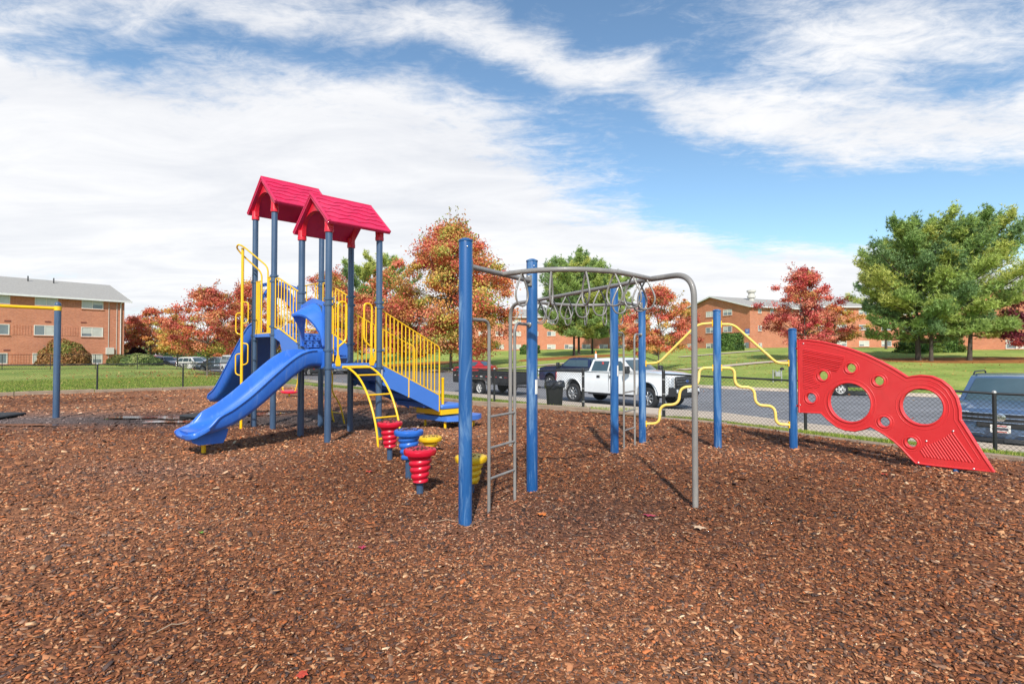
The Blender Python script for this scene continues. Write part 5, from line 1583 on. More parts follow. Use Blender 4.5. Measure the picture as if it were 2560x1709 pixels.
def maple(name, label, loc, H, Rc, hb, pal, alt, seed, nclump=120, nleaf=70, ls=.2, group=None, trunk_r=None, skew=(0, 0), wisps=0):
    g = np.random.default_rng(seed); rnd = random.Random(seed)
    t = thing(name, label, 'tree', loc, 0, group, world_coords=False)
    tr = trunk_r or H * .014
    top = Vector((skew[0] * .8, skew[1] * .8, H * .86))
    path = [Vector((0, 0, -.3)), Vector((0, 0, .05)), Vector((rnd.uniform(-.04, .04) * H * .1, 0, hb * .6)), Vector((skew[0] * .3, skew[1] * .3, H * .45)), top]
    cp = catmull(path, 4); n = len(cp)
    tk = MB().tube(cp, [tr * (1.35 if i == 0 else 1.0) * (1 - .88 * (i / (n - 1)) ** 1.1) for i in range(n)], 9).build('trunk', M_BARK, t, 60)
    # clump centres
    C = []
    prof = lambda u: (math.sin(math.pi * min(1, u * .86 + .12)) ** .75) * (1 - .35 * u)
    while len(C) < nclump * .8:
        u = rnd.random() ** .92; a = rnd.uniform(0, 6.283); q = rnd.random() ** .42
        lump = 1 + .24 * math.sin(3 * a + seed) + .20 * math.sin(5 * a + 9 * u + seed * 2) + .1 * math.sin(14 * u + 2 * a)
        r = Rc * prof(u) * 1.25 * q * lump
        C.append((r * math.cos(a) + skew[0] * u, r * math.sin(a) + skew[1] * u, lerp(hb, H * .97, u), q, u))
    lm = MB()
    for k in range(min(46, nclump)):
        c = C[rnd.randrange(len(C))]; e = Vector(c[:3]); s0 = max(hb * .75, e.z * .62)
        i = min(range(n), key=lambda j: abs(cp[j].z - s0)); s = cp[i]; m = s.lerp(e, .5) + Vector((0, 0, -.04 * (e - s).length))
        r0 = tr * .42 * (1 - .5 * s.z / H)
        lm.tube(catmull([s, m, e], 4), [lerp(r0, r0 * .15, j / 8) for j in range(9)], 5, caps=False)
    lm.build('limbs', M_BARK, t, 60)
    Ps, Ns, Cs, Sz = [], [], [], []
    palA = np.array([lin(x) for x in MAPLE[pal]]); palB = np.array([lin(x) for x in MAPLE[alt]])
    for (x, y, z, q, u) in C:
        k = int(nleaf * 1.9 * rnd.uniform(.5, 1.5)); rad = Rc * rnd.uniform(.08, .18)
        d = g.normal(size=(k, 3)) * np.array([1, 1, .62]) * rad * .62
        p = np.array([x, y, z]) + d; Ps.append(p)
        nr = d / (np.linalg.norm(d, axis=1, keepdims=True) + 1e-6) * .7 + g.normal(size=(k, 3)) * .7 + np.array([0, 0, .5]); nr /= np.linalg.norm(nr, axis=1, keepdims=True); Ns.append(nr)
        useB = rnd.random() < (.28 + .3 * (1 - u) * (1 - q))
        P_ = palB if useB else palA
        cc = P_[rnd.randrange(len(P_))] * .55 + P_[g.integers(0, len(P_), k)] * .45
        Cs.append(cc * 1.65 * g.uniform(.75, 1.3, (k, 1))); Sz.append(g.uniform(.7, 1.35, k) * ls * .70)
    for w in range(wisps):
        a = rnd.uniform(0, 6.28); u = rnd.uniform(.75, 1.0); r = Rc * prof(u) * rnd.uniform(.5, 1.15)
        b0 = Vector((r * math.cos(a) + skew[0], r * math.sin(a), lerp(hb, H, u))); b1 = b0 + Vector((math.cos(a) * .5, math.sin(a) * .5, rnd.uniform(.8, 1.9) * H / 15))
        MB().tube([b0 - Vector((0, 0, .8 * H / 15)), b0.lerp(b1, .5), b1], [.03 * H / 15, .018 * H / 15, .008], 4, caps=False).build('twig', M_BARK, t)
        k = rnd.randrange(9, 20); f = g.uniform(.25, 1.05, (k, 1)); p = np.array(b0) + (np.array(b1) - np.array(b0)) * f + g.normal(size=(k, 3)) * .16 * H / 15
        Ps.append(p); nn = g.normal(size=(k, 3)); Ns.append(nn / np.linalg.norm(nn, axis=1, keepdims=True)); Cs.append(np.tile(palA[rnd.randrange(len(palA))], (k, 1))); Sz.append(g.uniform(.8, 1.2, k) * ls * .8)
    V, F = leaf_quads(np.concatenate(Ps), np.concatenate(Ns), np.concatenate(Sz), g)
    arr_mesh('crown', V, F, M_LEAF, np.repeat(np.clip(np.concatenate(Cs), .01, .8), 4, 0), parent=t)
    return t
def pine(name, label, loc, H, Rc, hb, seed, ntuft=9000, group=None, tr=.26, lean=(0, 0), sz=.30, nb=46, tone=1.0):
    g = np.random.default_rng(seed); rnd = random.Random(seed)
    t = thing(name, label, 'tree', loc, 0, group, world_coords=False)
    path = catmull([(0, 0, -.4), (0, 0, .1), (lean[0] * .3, lean[1] * .3, H * .35), (lean[0], lean[1], H * .97)], 5); n = len(path)
    MB().tube(path, [tr * (1.3 if i == 0 else 1) * (1 - .9 * i / (n - 1)) for i in range(n)], 10).build('trunk', M_BARKP, t, 60)
    at = lambda z: path[min(range(n), key=lambda j: abs(path[j].z - z))]
    lm = MB(); P, O, Cc_ = [], [], []
    per = ntuft // nb
    for k in range(nb):
        u = (k + rnd.random()) / nb; z0 = lerp(hb, H * .96, u ** .95); s = at(z0); a = k * 2.4 + rnd.uniform(-.5, .5)
        r = Rc * (math.sin(math.pi * min(1, .16 + .80 * u)) ** .7) * rnd.uniform(.62, 1.12) * (1.0 - .10 * u)
        rise = r * lerp(.05, .95, u) + rnd.uniform(-.35, .6)
        e = Vector((s.x + r * math.cos(a), s.y + r * math.sin(a), z0 + rise)); s = Vector((s.x, s.y, z0)); m = s.lerp(e, .5) + Vector((0, 0, -.08 * r))
        lm.tube(catmull([s, m, e], 3), [lerp(tr * .26, .012, j / 6) for j in range(7)], 5, caps=False)
        f = np.sqrt(g.uniform(.09, 1.0, per))
        sb = np.array(s); mb_ = np.array(m); eb = np.array(e)
        pos = sb * ((1 - f) ** 2)[:, None] + mb_ * (2 * f * (1 - f))[:, None] + eb * (f * f)[:, None]
        side = np.array([-math.sin(a), math.cos(a), 0])
        wd = (.10 + .26 * np.sin(np.pi * np.clip(f, 0, 1)) + .10 * f) * r * .95
        pos = pos + side * (g.normal(size=per) * wd * .36)[:, None] + np.array([0, 0, 1]) * (np.abs(g.normal(size=per)) * .26 * (1 + .12 * r) - .10)[:, None] + g.normal(size=(per, 3)) * .07
        P.append(pos); o = (pos - sb); o /= np.linalg.norm(o, axis=1, keepdims=True) + 1e-6; O.append(o * .6 + np.array([0, 0, .55]))
        base = np.array(rnd.choice([lin('#748448'), lin('#687b46'), lin('#828d4a'), lin('#5e724a'), lin('#8e944c')])) * tone
        Cc_.append(base * 1.95 * g.uniform(.7, 1.3, (per, 1)))
    lm.build('limbs', M_BARKP, t, 60)
    P = np.concatenate(P); O = np.concatenate(O); Cc2 = np.concatenate(Cc_); n = len(P); K = 8
    d = O[:, None, :] * .9 + g.normal(size=(n, K, 3)) * .75; d /= np.linalg.norm(d, axis=2, keepdims=True)
    w = np.cross(d, g.normal(size=(n, K, 3))); w /= np.linalg.norm(w, axis=2, keepdims=True) + 1e-6
    L_ = g.uniform(.6, 1.2, (n, K, 1)) * sz; p0 = P[:, None, :]
    V = np.stack([p0 + w * .028 * sz / .3, p0 - w * .028 * sz / .3, p0 + d * L_], 2).reshape(-1, 3)
    arr_mesh('crown', V, np.arange(len(V)).reshape(-1, 3), M_NEED, np.repeat(np.clip(Cc2, .01, .6), K * 3, 0), parent=t)
    return t
def shrub(name, label, loc, rx, ry, h, cols, n, seed, ls=.09, group=None, box=False):
    g = np.random.default_rng(seed)
    t = thing(name, label, 'shrub' if not box else 'hedge', loc, 0, group, world_coords=False)
    d = g.normal(size=(n, 3)); d /= np.linalg.norm(d, axis=1, keepdims=True); d[:, 2] = np.abs(d[:, 2]) * 1.02 - .06
    if box:
        p_ = 6.0; k = (np.abs(d[:, 0]) ** p_ + np.abs(d[:, 1]) ** p_ + np.abs(d[:, 2]) ** p_) ** (-1 / p_); d = d * k[:, None]
    lump = 1 + .05 * np.sin(d[:, 0] * 9 + seed) * np.sin(d[:, 1] * 8) + .05 * np.sin(d[:, 2] * 11 + d[:, 0] * 5)
    rad = (g.uniform(.0, 1, n) ** .18) * lump
    P = d * rad[:, None] * np.array([rx, ry, h])
    P[:, 2] = np.maximum(P[:, 2], .04)
    nr = d + g.normal(size=(n, 3)) * .55; nr /= np.linalg.norm(nr, axis=1, keepdims=True)
    V, F = leaf_quads(P, nr, g.uniform(.7, 1.3, n) * ls, g)
    pal = np.array([lin(c) for c in cols]); cl = pal[((np.sin(P[:, 0] * 2.3 + seed) + np.sin(P[:, 2] * 2.9) + g.normal(size=n) * .9 + 2.4) / 4.8 * len(pal)).clip(0, len(pal) - .01).astype(int)] * g.uniform(.7, 1.3, (n, 1))
    arr_mesh('foliage', V, F, M_LEAF, np.repeat(np.clip(cl, .008, .7), 4, 0), parent=t)
    st = MB()
    rr = random.Random(seed)
    for _ in range(9):
        a = rr.uniform(0, 6.28); st.tube([(0.1 * math.cos(a), .1 * math.sin(a), -.1), (rx * .4 * math.cos(a), ry * .4 * math.sin(a), h * .4), (rx * .75 * math.cos(a), ry * .75 * math.sin(a), h * .72)], [.04, .03, .012], 5, caps=False)
    st.build('stems', M_BARK, t, 60)
    return t
def gpos(px, Y): 
    X = (px - CX) / FPX * Y; return (X, Y, tz(X, Y))
GM = None
# left lawn and lot maples
maple('red_maple', 'red maple with pale trunk on the lawn before the parked white SUV', (G(518, 938).x, G(518, 938).y, tz(G(518, 938).x, G(518, 938).y)), 5.75, 2.35, 1.55, 'red', 'mix', 11, 170, 95, .135, wisps=6, trunk_r=.085)
maple('red_maple', 'tall red maple behind the upper slide of the play structure', gpos(628, 49), 8.6, 2.9, 2.2, 'red', 'mix', 12, 170, 85, .17, wisps=5)
maple('red_maple', 'orange-green maple over the parked silver sedan', gpos(445, 62), 5.6, 2.8, 2.0, 'orange', 'mix', 13, 120, 70, .19)
maple('red_maple', 'dark crimson-topped maple beside the low garden shrubs', gpos(377, 71), 7.2, 3.0, 2.2, 'red', 'orange', 14, 130, 70, .21)
maple('red_maple', 'red maple next to the corner of the long brick building', gpos(329, 76), 6.2, 3.1, 2.0, 'red', 'red', 15, 130, 70, .21)
maple('red_maple', 'red maple showing between the navy posts of the play structure', gpos(826, 56), 10.6, 4.0, 2.6, 'red', 'mix', 16, 190, 85, .19, wisps=4)
maple('red_maple', 'red maple behind the stair railing of the play structure', gpos(905, 62), 9.0, 3.6, 2.4, 'red', 'red', 17, 150, 75, .2)
maple('red_maple', 'small orange maple behind the parked white van', gpos(575, 88), 6.5, 4.0, 1.8, 'orange', 'red', 26, 110, 60, .26)
# the big maple
maple('red_maple', 'large orange-red maple with green patches rising behind the blue ladder post', gpos(1128, 66), 17.6, 7.2, 2.0, 'mix', 'red', 18, 330, 150, .30, wisps=34, trunk_r=.30, skew=(.3, 0))
maple('red_maple', 'lower red maple spreading left of the big orange maple', gpos(1010, 72), 10.0, 4.6, 2.0, 'red', 'mix', 27, 170, 90, .26)
maple('red_maple', 'bright red maple behind the white pickup truck', gpos(1646, 47), 7.3, 3.1, 1.5, 'red', 'orange', 19, 170, 95, .17, wisps=4)
maple('red_maple', 'crimson maple behind the red slotted panel', gpos(2012, 51), 8.6, 3.1, 1.6, 'crimson', 'red', 20, 200, 95, .18, wisps=5)
maple('red_maple', 'pale orange maple beside the crimson maple', gpos(2088, 60), 5.2, 2.4, 1.2, 'orange', 'red', 21, 90, 70, .2)
maple('red_maple', 'dark maroon tree beside the brick corner and parked blue car', gpos(2590, 44), 5.6, 2.6, 1.2, 'maroon', 'crimson', 22, 120, 80, .17)
# pines
GP = 'white pines on the slope'
def on_t(px, py): q = on_terrain(px, py); return (q.x, q.y, tz(q.x, q.y))
pine('white_pine', 'white pine with the thickest dark trunk of the right-hand trio', on_t(2296, 903), 10.5, 5.5, 1.6, 31, 14000, tr=.33, lean=(-.3, 0), nb=44, group=GP)
pine('white_pine', 'white pine with a paler trunk between two dark trunks', on_t(2328, 905), 10.1, 5.0, 1.6, 32, 11000, tr=.24, lean=(.6, .5), nb=38, group=GP)
pine('white_pine', 'white pine leaning beside the brick corner, trunk curved at its foot', on_t(2424, 903), 10.8, 5.5, 2.0, 33, 14000, tr=.28, lean=(1.0, .3), nb=44, group=GP)
for i, (px, py, h, r, tr, lb_) in enumerate(((1435, 888, 13.0, 6.4, .32, 'white pine with a grey trunk in the centre pair'), (1447, 887, 13.6, 6.6, .34, 'white pine with a black trunk in the centre pair'), (1481, 886, 12.2, 6.0, .26, 'single-trunk white pine right of the centre pair'))):
    q = gpos(px, 82 + i * 2); pine('white_pine', lb_, q, h, r, 2.6, 41 + i, 9000, tr=tr, nb=46, sz=.42, group=GP)
pine('white_pine', 'distant pine behind the stair railings', gpos(905, 96), 16.5, 6.2, 3, 45, 7000, tr=.3, nb=40, sz=.5, tone=.95)
pine('white_pine', 'distant pine between the big maple and tower post', gpos(965, 99), 18.5, 6.5, 3, 46, 7000, tr=.3, nb=40, sz=.5, tone=1.0)
pine('white_pine', 'distant bluish pine between maple and brick building', gpos(1525, 112), 15, 6, 3, 47, 6000, tr=.3, nb=36, sz=.55, tone=.9)
pine('yellow_pine', 'yellowish pine top behind the right-hand pines', gpos(2215, 72), 12.0, 4.2, 3, 48, 6000, tr=.24, nb=36, sz=.42, tone=1.25)
maple('green_tree', 'small yellow-green tree above the brick gable', gpos(1712, 140), 12.5, 4, 3, 'orange', 'orange', 24, 60, 40, .4)
# shrubs
HB = ['#5d7a38', '#4c6a32', '#6d8a42', '#445f36']
q = gpos(161, 54.5); shrub('round_shrub', 'big round bronze-green shrub before the long brick building', q, 2.3, 2.0, 2.75, ['#7f8640', '#98864a', '#a8744a', '#8f6440', '#ac8454'], 16000, 3, .15)
q = on_terrain(352, 914); shrub('garden_shrub', 'pale green mounded shrub before the parked dark car', (q.x, q.y, tz(q.x, q.y)), 1.9, 1.6, 1.25, ['#8f9a58', '#a3a868', '#76864a', '#5d7040'], 6000, 4, .16)
q = on_terrain(306, 912); shrub('garden_shrub', 'olive low shrub at the foot of the white downspout', (q.x, q.y, tz(q.x, q.y)), 1.5, 1.4, 1.1, ['#6a7038', '#7d7a40', '#5a6034'], 4000, 5, .15)
q = on_terrain(322, 906); shrub('garden_shrub', 'dark maroon bush beside the building corner', (q.x - 1.0, q.y + 3, tz(q.x, q.y)), 1.3, 1.3, 2.1, ['#3c2428', '#4a2c2c', '#2c2020'], 3500, 6, .16)
q = on_terrain(1820, 876); shrub('clipped_hedge', 'dark green clipped hedge beside the brick gable door', (q.x, q.y - 1, tz(q.x, q.y)), 1.55, 1.3, 2.25, HB, 6000, 7, .18, box=True)
q = gpos(2325, 58); shrub('clipped_hedge', 'long clipped green hedge behind the right-hand pine trunks', q, 3.2, 1.3, 1.45, HB + ['#6d8038'], 12000, 8, .15, box=True)
q = gpos(1325, 100); shrub('clipped_hedge', 'dark clipped hedge by the distant brick wall', (q[0], q[1], q[2]), 1.8, 1.3, 1.6, HB, 3000, 9, .2, box=True)
q = gpos(505, 118); shrub('clipped_hedge', 'dark green hedge beyond the parked cars', q, 8, 2, 2.6, HB, 4000, 10, .35, box=True)

def far_wood(name, label, pts, hmin, hmax, n, cols, seed, ls):
    g = np.random.default_rng(seed); P = np.array(pts, float); d = P[1:] - P[:-1]; L_ = np.hypot(d[:, 0], d[:, 1]); i = g.choice(len(L_), n, p=L_ / L_.sum()); t = g.random(n)
    xy = P[i] + d[i] * t[:, None] + g.normal(size=(n, 2)) * 3; s = (np.cumsum(L_) - L_)[i] + t * L_[i]
    top = hmin + (hmax - hmin) * (.5 + .28 * np.sin(s * .21 + seed) + .22 * np.sin(s * .53 + 1))
    z = np.array([tz(x, y) for x, y in P])[i] + top * g.random(n) ** .6 - .3
    nr = g.normal(size=(n, 3)) + np.array([0, -.6, .4]); nr /= np.linalg.norm(nr, axis=1, keepdims=True)
    V, F = leaf_quads(np.column_stack([xy, z]), nr, g.uniform(.7, 1.3, n) * ls, g)
    pal = np.array([lin(c) for c in cols]); c = pal[((np.sin(s * .3) + g.normal(size=n) * .6 + 2) / 4 * len(pal)).clip(0, len(pal) - .01).astype(int)] * g.uniform(.8, 1.4, (n, 1))
    o = arr_mesh(name, V, F, M_LEAF, np.repeat(c, 4, 0), kind='stuff'); tag(o, label, 'woodland')
far_wood('distant_woodland', 'far-off belt of autumn trees on the skyline', [(-150, 150), (-90, 190), (-40, 215), (20, 230), (90, 235), (160, 225), (220, 190)], 3, 6.5, 26000, ['#6f7a3c', '#8a6a3c', '#7a4a34', '#5f6f3c', '#94713f'], 3, 1.1)

# fallen leaves over the lawns
def leaf_litter():
    g = np.random.default_rng(12); P = []
    for (px, py, n, sx) in ((518, 936, 900, 3.5), (1646, 905, 900, 5), (2012, 905, 1200, 6), (1060, 915, 1200, 9), (2300, 925, 1200, 10), (640, 930, 700, 7), (400, 930, 700, 9)):
        c = on_terrain(px, py); q = np.column_stack([c.x + g.normal(size=n) * sx, c.y + g.normal(size=n) * sx]); P.append(q)
    P = np.concatenate(P); z = np.array([tz(x, y) for x, y in P]) + .05; n = len(P)
    nr = g.normal(size=(n, 3)) * .35 + np.array([0, 0, 1]); nr /= np.linalg.norm(nr, axis=1, keepdims=True)
    V, F = leaf_quads(np.column_stack([P, z]), nr, g.uniform(.06, .13, n), g)
    pal = np.array([lin(c) for c in ('#b8743c', '#a8503a', '#c49a58', '#8a5a34', '#c8b070')]); c = pal[g.integers(0, 5, n)] * g.uniform(.8, 1.3, (n, 1))
    o = arr_mesh('fallen_leaves', V, F, M_LEAF, np.repeat(c, 4, 0), kind='stuff'); tag(o, 'fallen autumn leaves scattered over the lawns', 'leaves')
leaf_litter()

# ================================================================== grass blades near the bed edges
def blades(name, label, xy, n_per, hmin, hmax, wd, seed):
    g = np.random.default_rng(seed); n = len(xy)
    z = tz_near_many(xy); a = g.uniform(0, 6.28, n); h = g.uniform(hmin, hmax, n); b = g.normal(size=(n, 2)) * .45 * h[:, None]
    w = np.column_stack([np.cos(a), np.sin(a)]) * wd
    p0 = np.column_stack([xy - w, z]); p1 = np.column_stack([xy + w, z]); p2 = np.column_stack([xy + b, z + h])
    V = np.stack([p0, p1, p2], 1).reshape(-1, 3)
    pal = np.array([lin(c) for c in ('#6f8a2c', '#8ea23c', '#5f7a26', '#a3a850', '#b5a860', '#55702a')])
    c = pal[g.integers(0, len(pal), n)] * g.uniform(.85, 1.35, (n, 1))
    o = arr_mesh(name, V, np.arange(len(V)).reshape(-1, 3), M_NEED, np.repeat(c, 3, 0), kind='stuff')
    tag(o, label, 'grass')
def band(poly, off0, off1, n, g):
    P = np.array(poly, float); d = P[1:] - P[:-1]; L_ = np.hypot(d[:, 0], d[:, 1]); i = g.choice(len(L_), n, p=L_ / L_.sum()); t = g.random(n)[:, None]
    nn = np.column_stack([d[i, 1], -d[i, 0]]) / L_[i][:, None]
    return P[i] + d[i] * t - nn * g.uniform(off0, off1, n)[:, None]
g_ = np.random.default_rng(3)
xy = band(EDGE_B[1:], .08, 2.0, 60000, g_); k = sd_many(xy)[0] < -.2; blades('grass_strip', 'strip of short grass between timber edging and kerb', xy[k], 1, .03, .085, .006, 1)
xy = band(EDGE_A[2:], .1, 3.6, 45000, g_); k = sd_many(xy)[0] < -.2; xy = xy[k]
xy = xy[~in_bed(xy[:, 0], xy[:, 1])]; blades('grass_strip', 'grass strip behind the fence by the asphalt lot', xy, 1, .04, .10, .009, 2)
xy = band(EDGE_A[:3], .1, 14, 90000, g_); k = sd_many(xy)[0] < -.3; blades('lawn_grass', 'short mown grass of the lawn beyond the low fence', xy[k], 1, .03, .09, .012, 4)
# ================================================================== vehicles
M_TYRE = mat('tyre_rubber', (.022, .022, .023), .8, .25, 10, .3, 60)
M_RIM = mat('alloy_rim', (.50, .50, .50), .32, .1, 10, metal=.75)
M_CGLASS = mat('car_glass', (.05, .085, .10), .05, .3, .8, spec=.9, coat=.6)
M_CHROME = mat('chrome_trim', (.65, .65, .66), .18, .08, 10, metal=.95)
M_LAMP = mat('headlamp_lens', (.62, .64, .66), .12, .25, 14, spec=.8, coat=.6)
M_TAIL = mat('tail_lamp', (.35, .02, .02), .25, .15, 8, coat=.6)
M_BLK = mat('black_trim_plastic', (.025, .025, .027), .55, .2, 10)
M_PLATE = mat('licence_plate', (.70, .68, .64), .4, .05, 10)
def paint(name, col, metallic=.15): return mat(name, col, .26, .04, 2, coat=.8, metal=metallic, rvar=.05)
def arch(cx, r, z, n=9): return [(cx - r * math.cos(math.pi * i / n), z + r * .98 * math.sin(math.pi * i / n)) for i in range(n + 1)]
def slab(outline, hw, ny=8, dfm=None):
    mb = MB(); n = len(outline); V = []
    for j in range(ny + 1):
        f = -1 + 2 * j / ny
        for (x, z) in outline:
            p = (x, f * hw(x, z), z); V.append(dfm(*p) if dfm else p)
    F = []
    for j in range(ny):
        for i in range(n):
            F.append((j * n + i, j * n + (i + 1) % n, (j + 1) * n + (i + 1) % n, (j + 1) * n + i))
    tri = tessellate_polygon([[Vector((x, z, 0)) for x, z in outline]])
    for t in tri:
        F.append(tuple(t)); F.append(tuple(i + ny * n for i in t[::-1]))
    return mb.add(V, F)
def wheel(par, x, y, r, w, side, rim=M_RIM, nsp=8):
    c = (x, y, r)
    ax = (0, side, 0)
    wh = MB().lathe([(r * .66, -w / 2), (r * .93, -w / 2), (r * .985, -w * .38), (r, -w * .25), (r, w * .25), (r * .985, w * .38), (r * .93, w / 2), (r * .66, w / 2), (r * .62, w * .3)], 26, c, ax).build('wheel', M_TYRE, par, 45)
    rm = MB().lathe([(r * .64, w * .30), (r * .67, w * .47), (r * .63, w * .49), (r * .60, w * .34), (r * .54, w * .22), (r * .05, w * .20)], 26, c, ax)
    for k in range(nsp):
        a = 2 * math.pi * k / nsp; d = Vector((math.cos(a), 0, math.sin(a)))
        rot = Matrix((d, Vector((0, 1, 0)), d.cross(Vector((0, 1, 0))))).transposed()
        rm.box(Vector(c) + d * r * .34 + Vector((0, side * w * .36, 0)), (r * .56, w * .16, r * .11), 0, r * .02, rot)
    rm.lathe([(r * .15, w * .2), (r * .15, w * .46), (r * .1, w * .5)], 14, c, ax)
    rm.build('rim', rim, wh, 40)
    back = MB().lathe([(r * .60, w * .10), (r * .60, w * .14)], 22, c, ax).build('wheel_shade_disc', M_BLK, wh, 40)  # black disc that paints the shade behind the spokes
    return wh
def car(name, label, cat, loc, heading, kind, m, L_=4.6, W=1.82, H=1.5, group=None, rim=M_RIM, detail=1):
    t = thing(name, label, cat, loc, math.atan2(heading[1], heading[0]), group, world_coords=False)
    hl = L_ / 2; hwid = W / 2
    if kind == 'sedan':
        wr, xf, xr, belt, sill = .33, hl - .88, -hl + .95, .92, .25; cowl, roofF, roofR, tailb, deck = hl - 1.35, hl - 2.1, -hl + 1.35, -hl + .62, 1.0; hood = .92; nose = .68
        splits = [-.02 * L_]
    elif kind == 'suv':
        wr, xf, xr, belt, sill = .37, hl - .90, -hl + .92, 1.06, .30; cowl, roofF, roofR, tailb, deck = hl - 1.25, hl - 1.95, -hl + .62, -hl + .18, 1.10; hood = 1.08; nose = .86
        splits = [.02 * L_, -.21 * L_]
    elif kind == 'van':
        wr, xf, xr, belt, sill = .36, hl - .92, -hl + .95, 1.08, .30; cowl, roofF, roofR, tailb, deck = hl - .85, hl - 1.75, -hl + .28, -hl + .08, 1.10; hood = 1.08; nose = .84
        splits = [.08 * L_, -.16 * L_]
    else:   # pickup
        wr, xf, xr, belt, sill = .42, hl - 1.05, -hl + 1.23, 1.40, .52; cowl, roofF, roofR, tailb, deck = hl - 1.68, hl - 2.42, hl - 4.00, hl - 4.17, 1.40; hood = 1.46; nose = 1.28
        splits = [hl - 2.98]
    ra = wr + .085
    up = [(hl - .02, nose - .32), (hl, nose - .12), (hl - .05, nose), (hl - .22, nose + (hood - nose) * .55), (hl - .7, hood - .03), (cowl, hood + .015)]
    if kind == 'pickup': up = [(hl - .02, .62), (hl, .95), (hl - .02, nose - .02), (hl - .10, nose + .05), (hl - .6, hood - .035), (cowl, hood + .01)]
    rear = [(tailb, deck), (-hl + .10, deck - .015), (-hl + .02, deck - .08), (-hl, .62), (-hl + .06, sill + .12)]
    if kind == 'pickup': rear = [(tailb, 1.405), (-hl + .02, 1.405), (-hl, 1.38), (-hl + .01, .72), (-hl + .04, .66)]
    if kind in ('suv', 'van'): rear = [(tailb, deck), (-hl + .04, deck - .1), (-hl, .70), (-hl + .08, sill + .10)]
    low = [(xr - ra - .02, sill + .05)] + arch(xr, ra, sill + .03) + [(xr + ra + .02, sill), (xf - ra - .02, sill)] + arch(xf, ra, sill + .03) + [(xf + ra + .02, sill + .04), (hl - .12, sill + .02)] + up + rear
    cv = .16 if kind == 'pickup' else .24
    def dfm(x, y, z):
        f = abs(y) / hwid
        x2 = x - math.copysign(1, x) * cv * f ** 2.4 * sstep(hl * .55, hl, abs(x))
        z2 = z + (.045 * (1 - f * f) if z > belt - .12 else 0)
        return (x2, y, z2)
    hwl = lambda x, z: hwid * (1 - .05 * sstep(.9, 1.0, abs(x) / hl)) * (1 - .045 * sstep(.62 * belt, 1.0 * belt, z) - .05 * sstep(.55, .2, z))
    body = slab(low, hwl, 10, dfm).build('body', m, t, 32); fix_normals(body)
    rf = H
    gh = [(cowl - .03, belt - .02), (roofF, rf - .05), (roofF - .3, rf - .005), ((roofF + roofR) / 2, rf), (roofR + .25, rf - .02), (roofR, rf - .07), (tailb + .02, deck - .02)]
    hwg = lambda x, z: hwid * lerp(.93, .74, sstep(belt - .1, rf + .12, z) if z > belt - .1 else 0)
    dg = lambda x, y, z: (x - (.10 * (abs(y) / hwid) ** 2 if x > 0 else 0), y, z + .03 * (1 - (y / hwid) ** 2) * sstep(belt, rf, z))
    cab = slab(gh, hwg, 8, dg).build('cabin', m, body, 32); fix_normals(cab)
    # glass
    def xr_at(z, pts):
        for (a, b) in zip(pts[:-1], pts[1:]):
            if (a[1] - z) * (b[1] - z) <= 0 and a[1] != b[1]: return a[0] + (b[0] - a[0]) * (z - a[1]) / (b[1] - a[1])
        return pts[-1][0]
    frontl = gh[:3]; rearl = gh[4:][::-1]
    z0, z1 = belt + .035, rf - .13
    cuts = [None] + splits + [None]
    for i in range(len(cuts) - 1):
        a, b = cuts[i], cuts[i + 1]
        xf0, xf1 = (xr_at(z0, frontl) - .13, xr_at(z1, frontl) - .10) if a is None else (a - .04, a - .04)
        xb0, xb1 = (xr_at(z0, rearl) + .14, xr_at(z1, rearl) + .12) if b is None else (b + .04, b + .04)
        for sd in (-1, 1):
            P = []
            for f in range(4):
                for k in range(2):
                    z = lerp(z0, z1, f / 3); x = lerp(xf0, xf1, f / 3) if k else lerp(xb0, xb1, f / 3)
                    q = dg(x, sd * (hwg(x, z) + .012), z); P.append(q)
            o = MB().add(P, [(2 * f, 2 * f + 1, 2 * f + 3, 2 * f + 2) for f in range(3)]).build('side_window', M_CGLASS, body, 40)
    def screen(a, b, nm, o_):
        P = []; n = 8
        for f in (.05, .5, .90):
            x, z = lerp(a[0], b[0], f), lerp(a[1], b[1], f)
            for j in range(n + 1):
                y = (-1 + 2 * j / n) * (hwg(x, z) - .115); q = dg(x, y, z); P.append((q[0] + o_[0], q[1], q[2] + o_[1]))
        F = [(r * (n + 1) + j, r * (n + 1) + j + 1, (r + 1) * (n + 1) + j + 1, (r + 1) * (n + 1) + j) for r in range(2) for j in range(n)]
        MB().add(P, F).build(nm, M_CGLASS, body, 40)
    screen((cowl - .03, belt + .02), (roofF, rf - .05), 'windshield', (.016, .014))
    screen(gh[-1], gh[-2], 'rear_window', (-.018, .012))
    for x in (xf, xr):
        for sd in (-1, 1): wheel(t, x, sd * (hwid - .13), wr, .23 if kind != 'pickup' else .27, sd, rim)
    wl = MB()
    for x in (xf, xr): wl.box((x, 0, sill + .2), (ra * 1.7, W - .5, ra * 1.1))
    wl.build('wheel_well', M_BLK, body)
    # lamps, plates, mirrors
    for sd in (-1, 1):
        yy = sd * hwid * .72
        if kind == 'pickup':
            x, y, z = dfm(hl - .03, sd * hwid * .79, nose - .22)
            MB().box((x + .02, y, z), (.12, .30, .38), sd * -.10, .03).build('headlight', M_LAMP, body, 40)
        else:
            x, y, z = dfm(hl - .08, yy, nose - .10)
            MB().box((x + .01, y, z + .015), (.22, .42, .13), -sd * .42, .04).build('headlight', M_LAMP, body, 40)
        x, y, z = dfm(-hl + .02, sd * hwid * .86, deck - .28)
        MB().box((x - .0, y, z), (.09, .20 if kind == 'sedan' else .15, .16 if kind == 'sedan' else .42), 0, .02).build('taillight', M_TAIL, body, 40)
        xm = cowl - .22; ym = sd * (hwid + (.16 if kind == 'pickup' else .07))
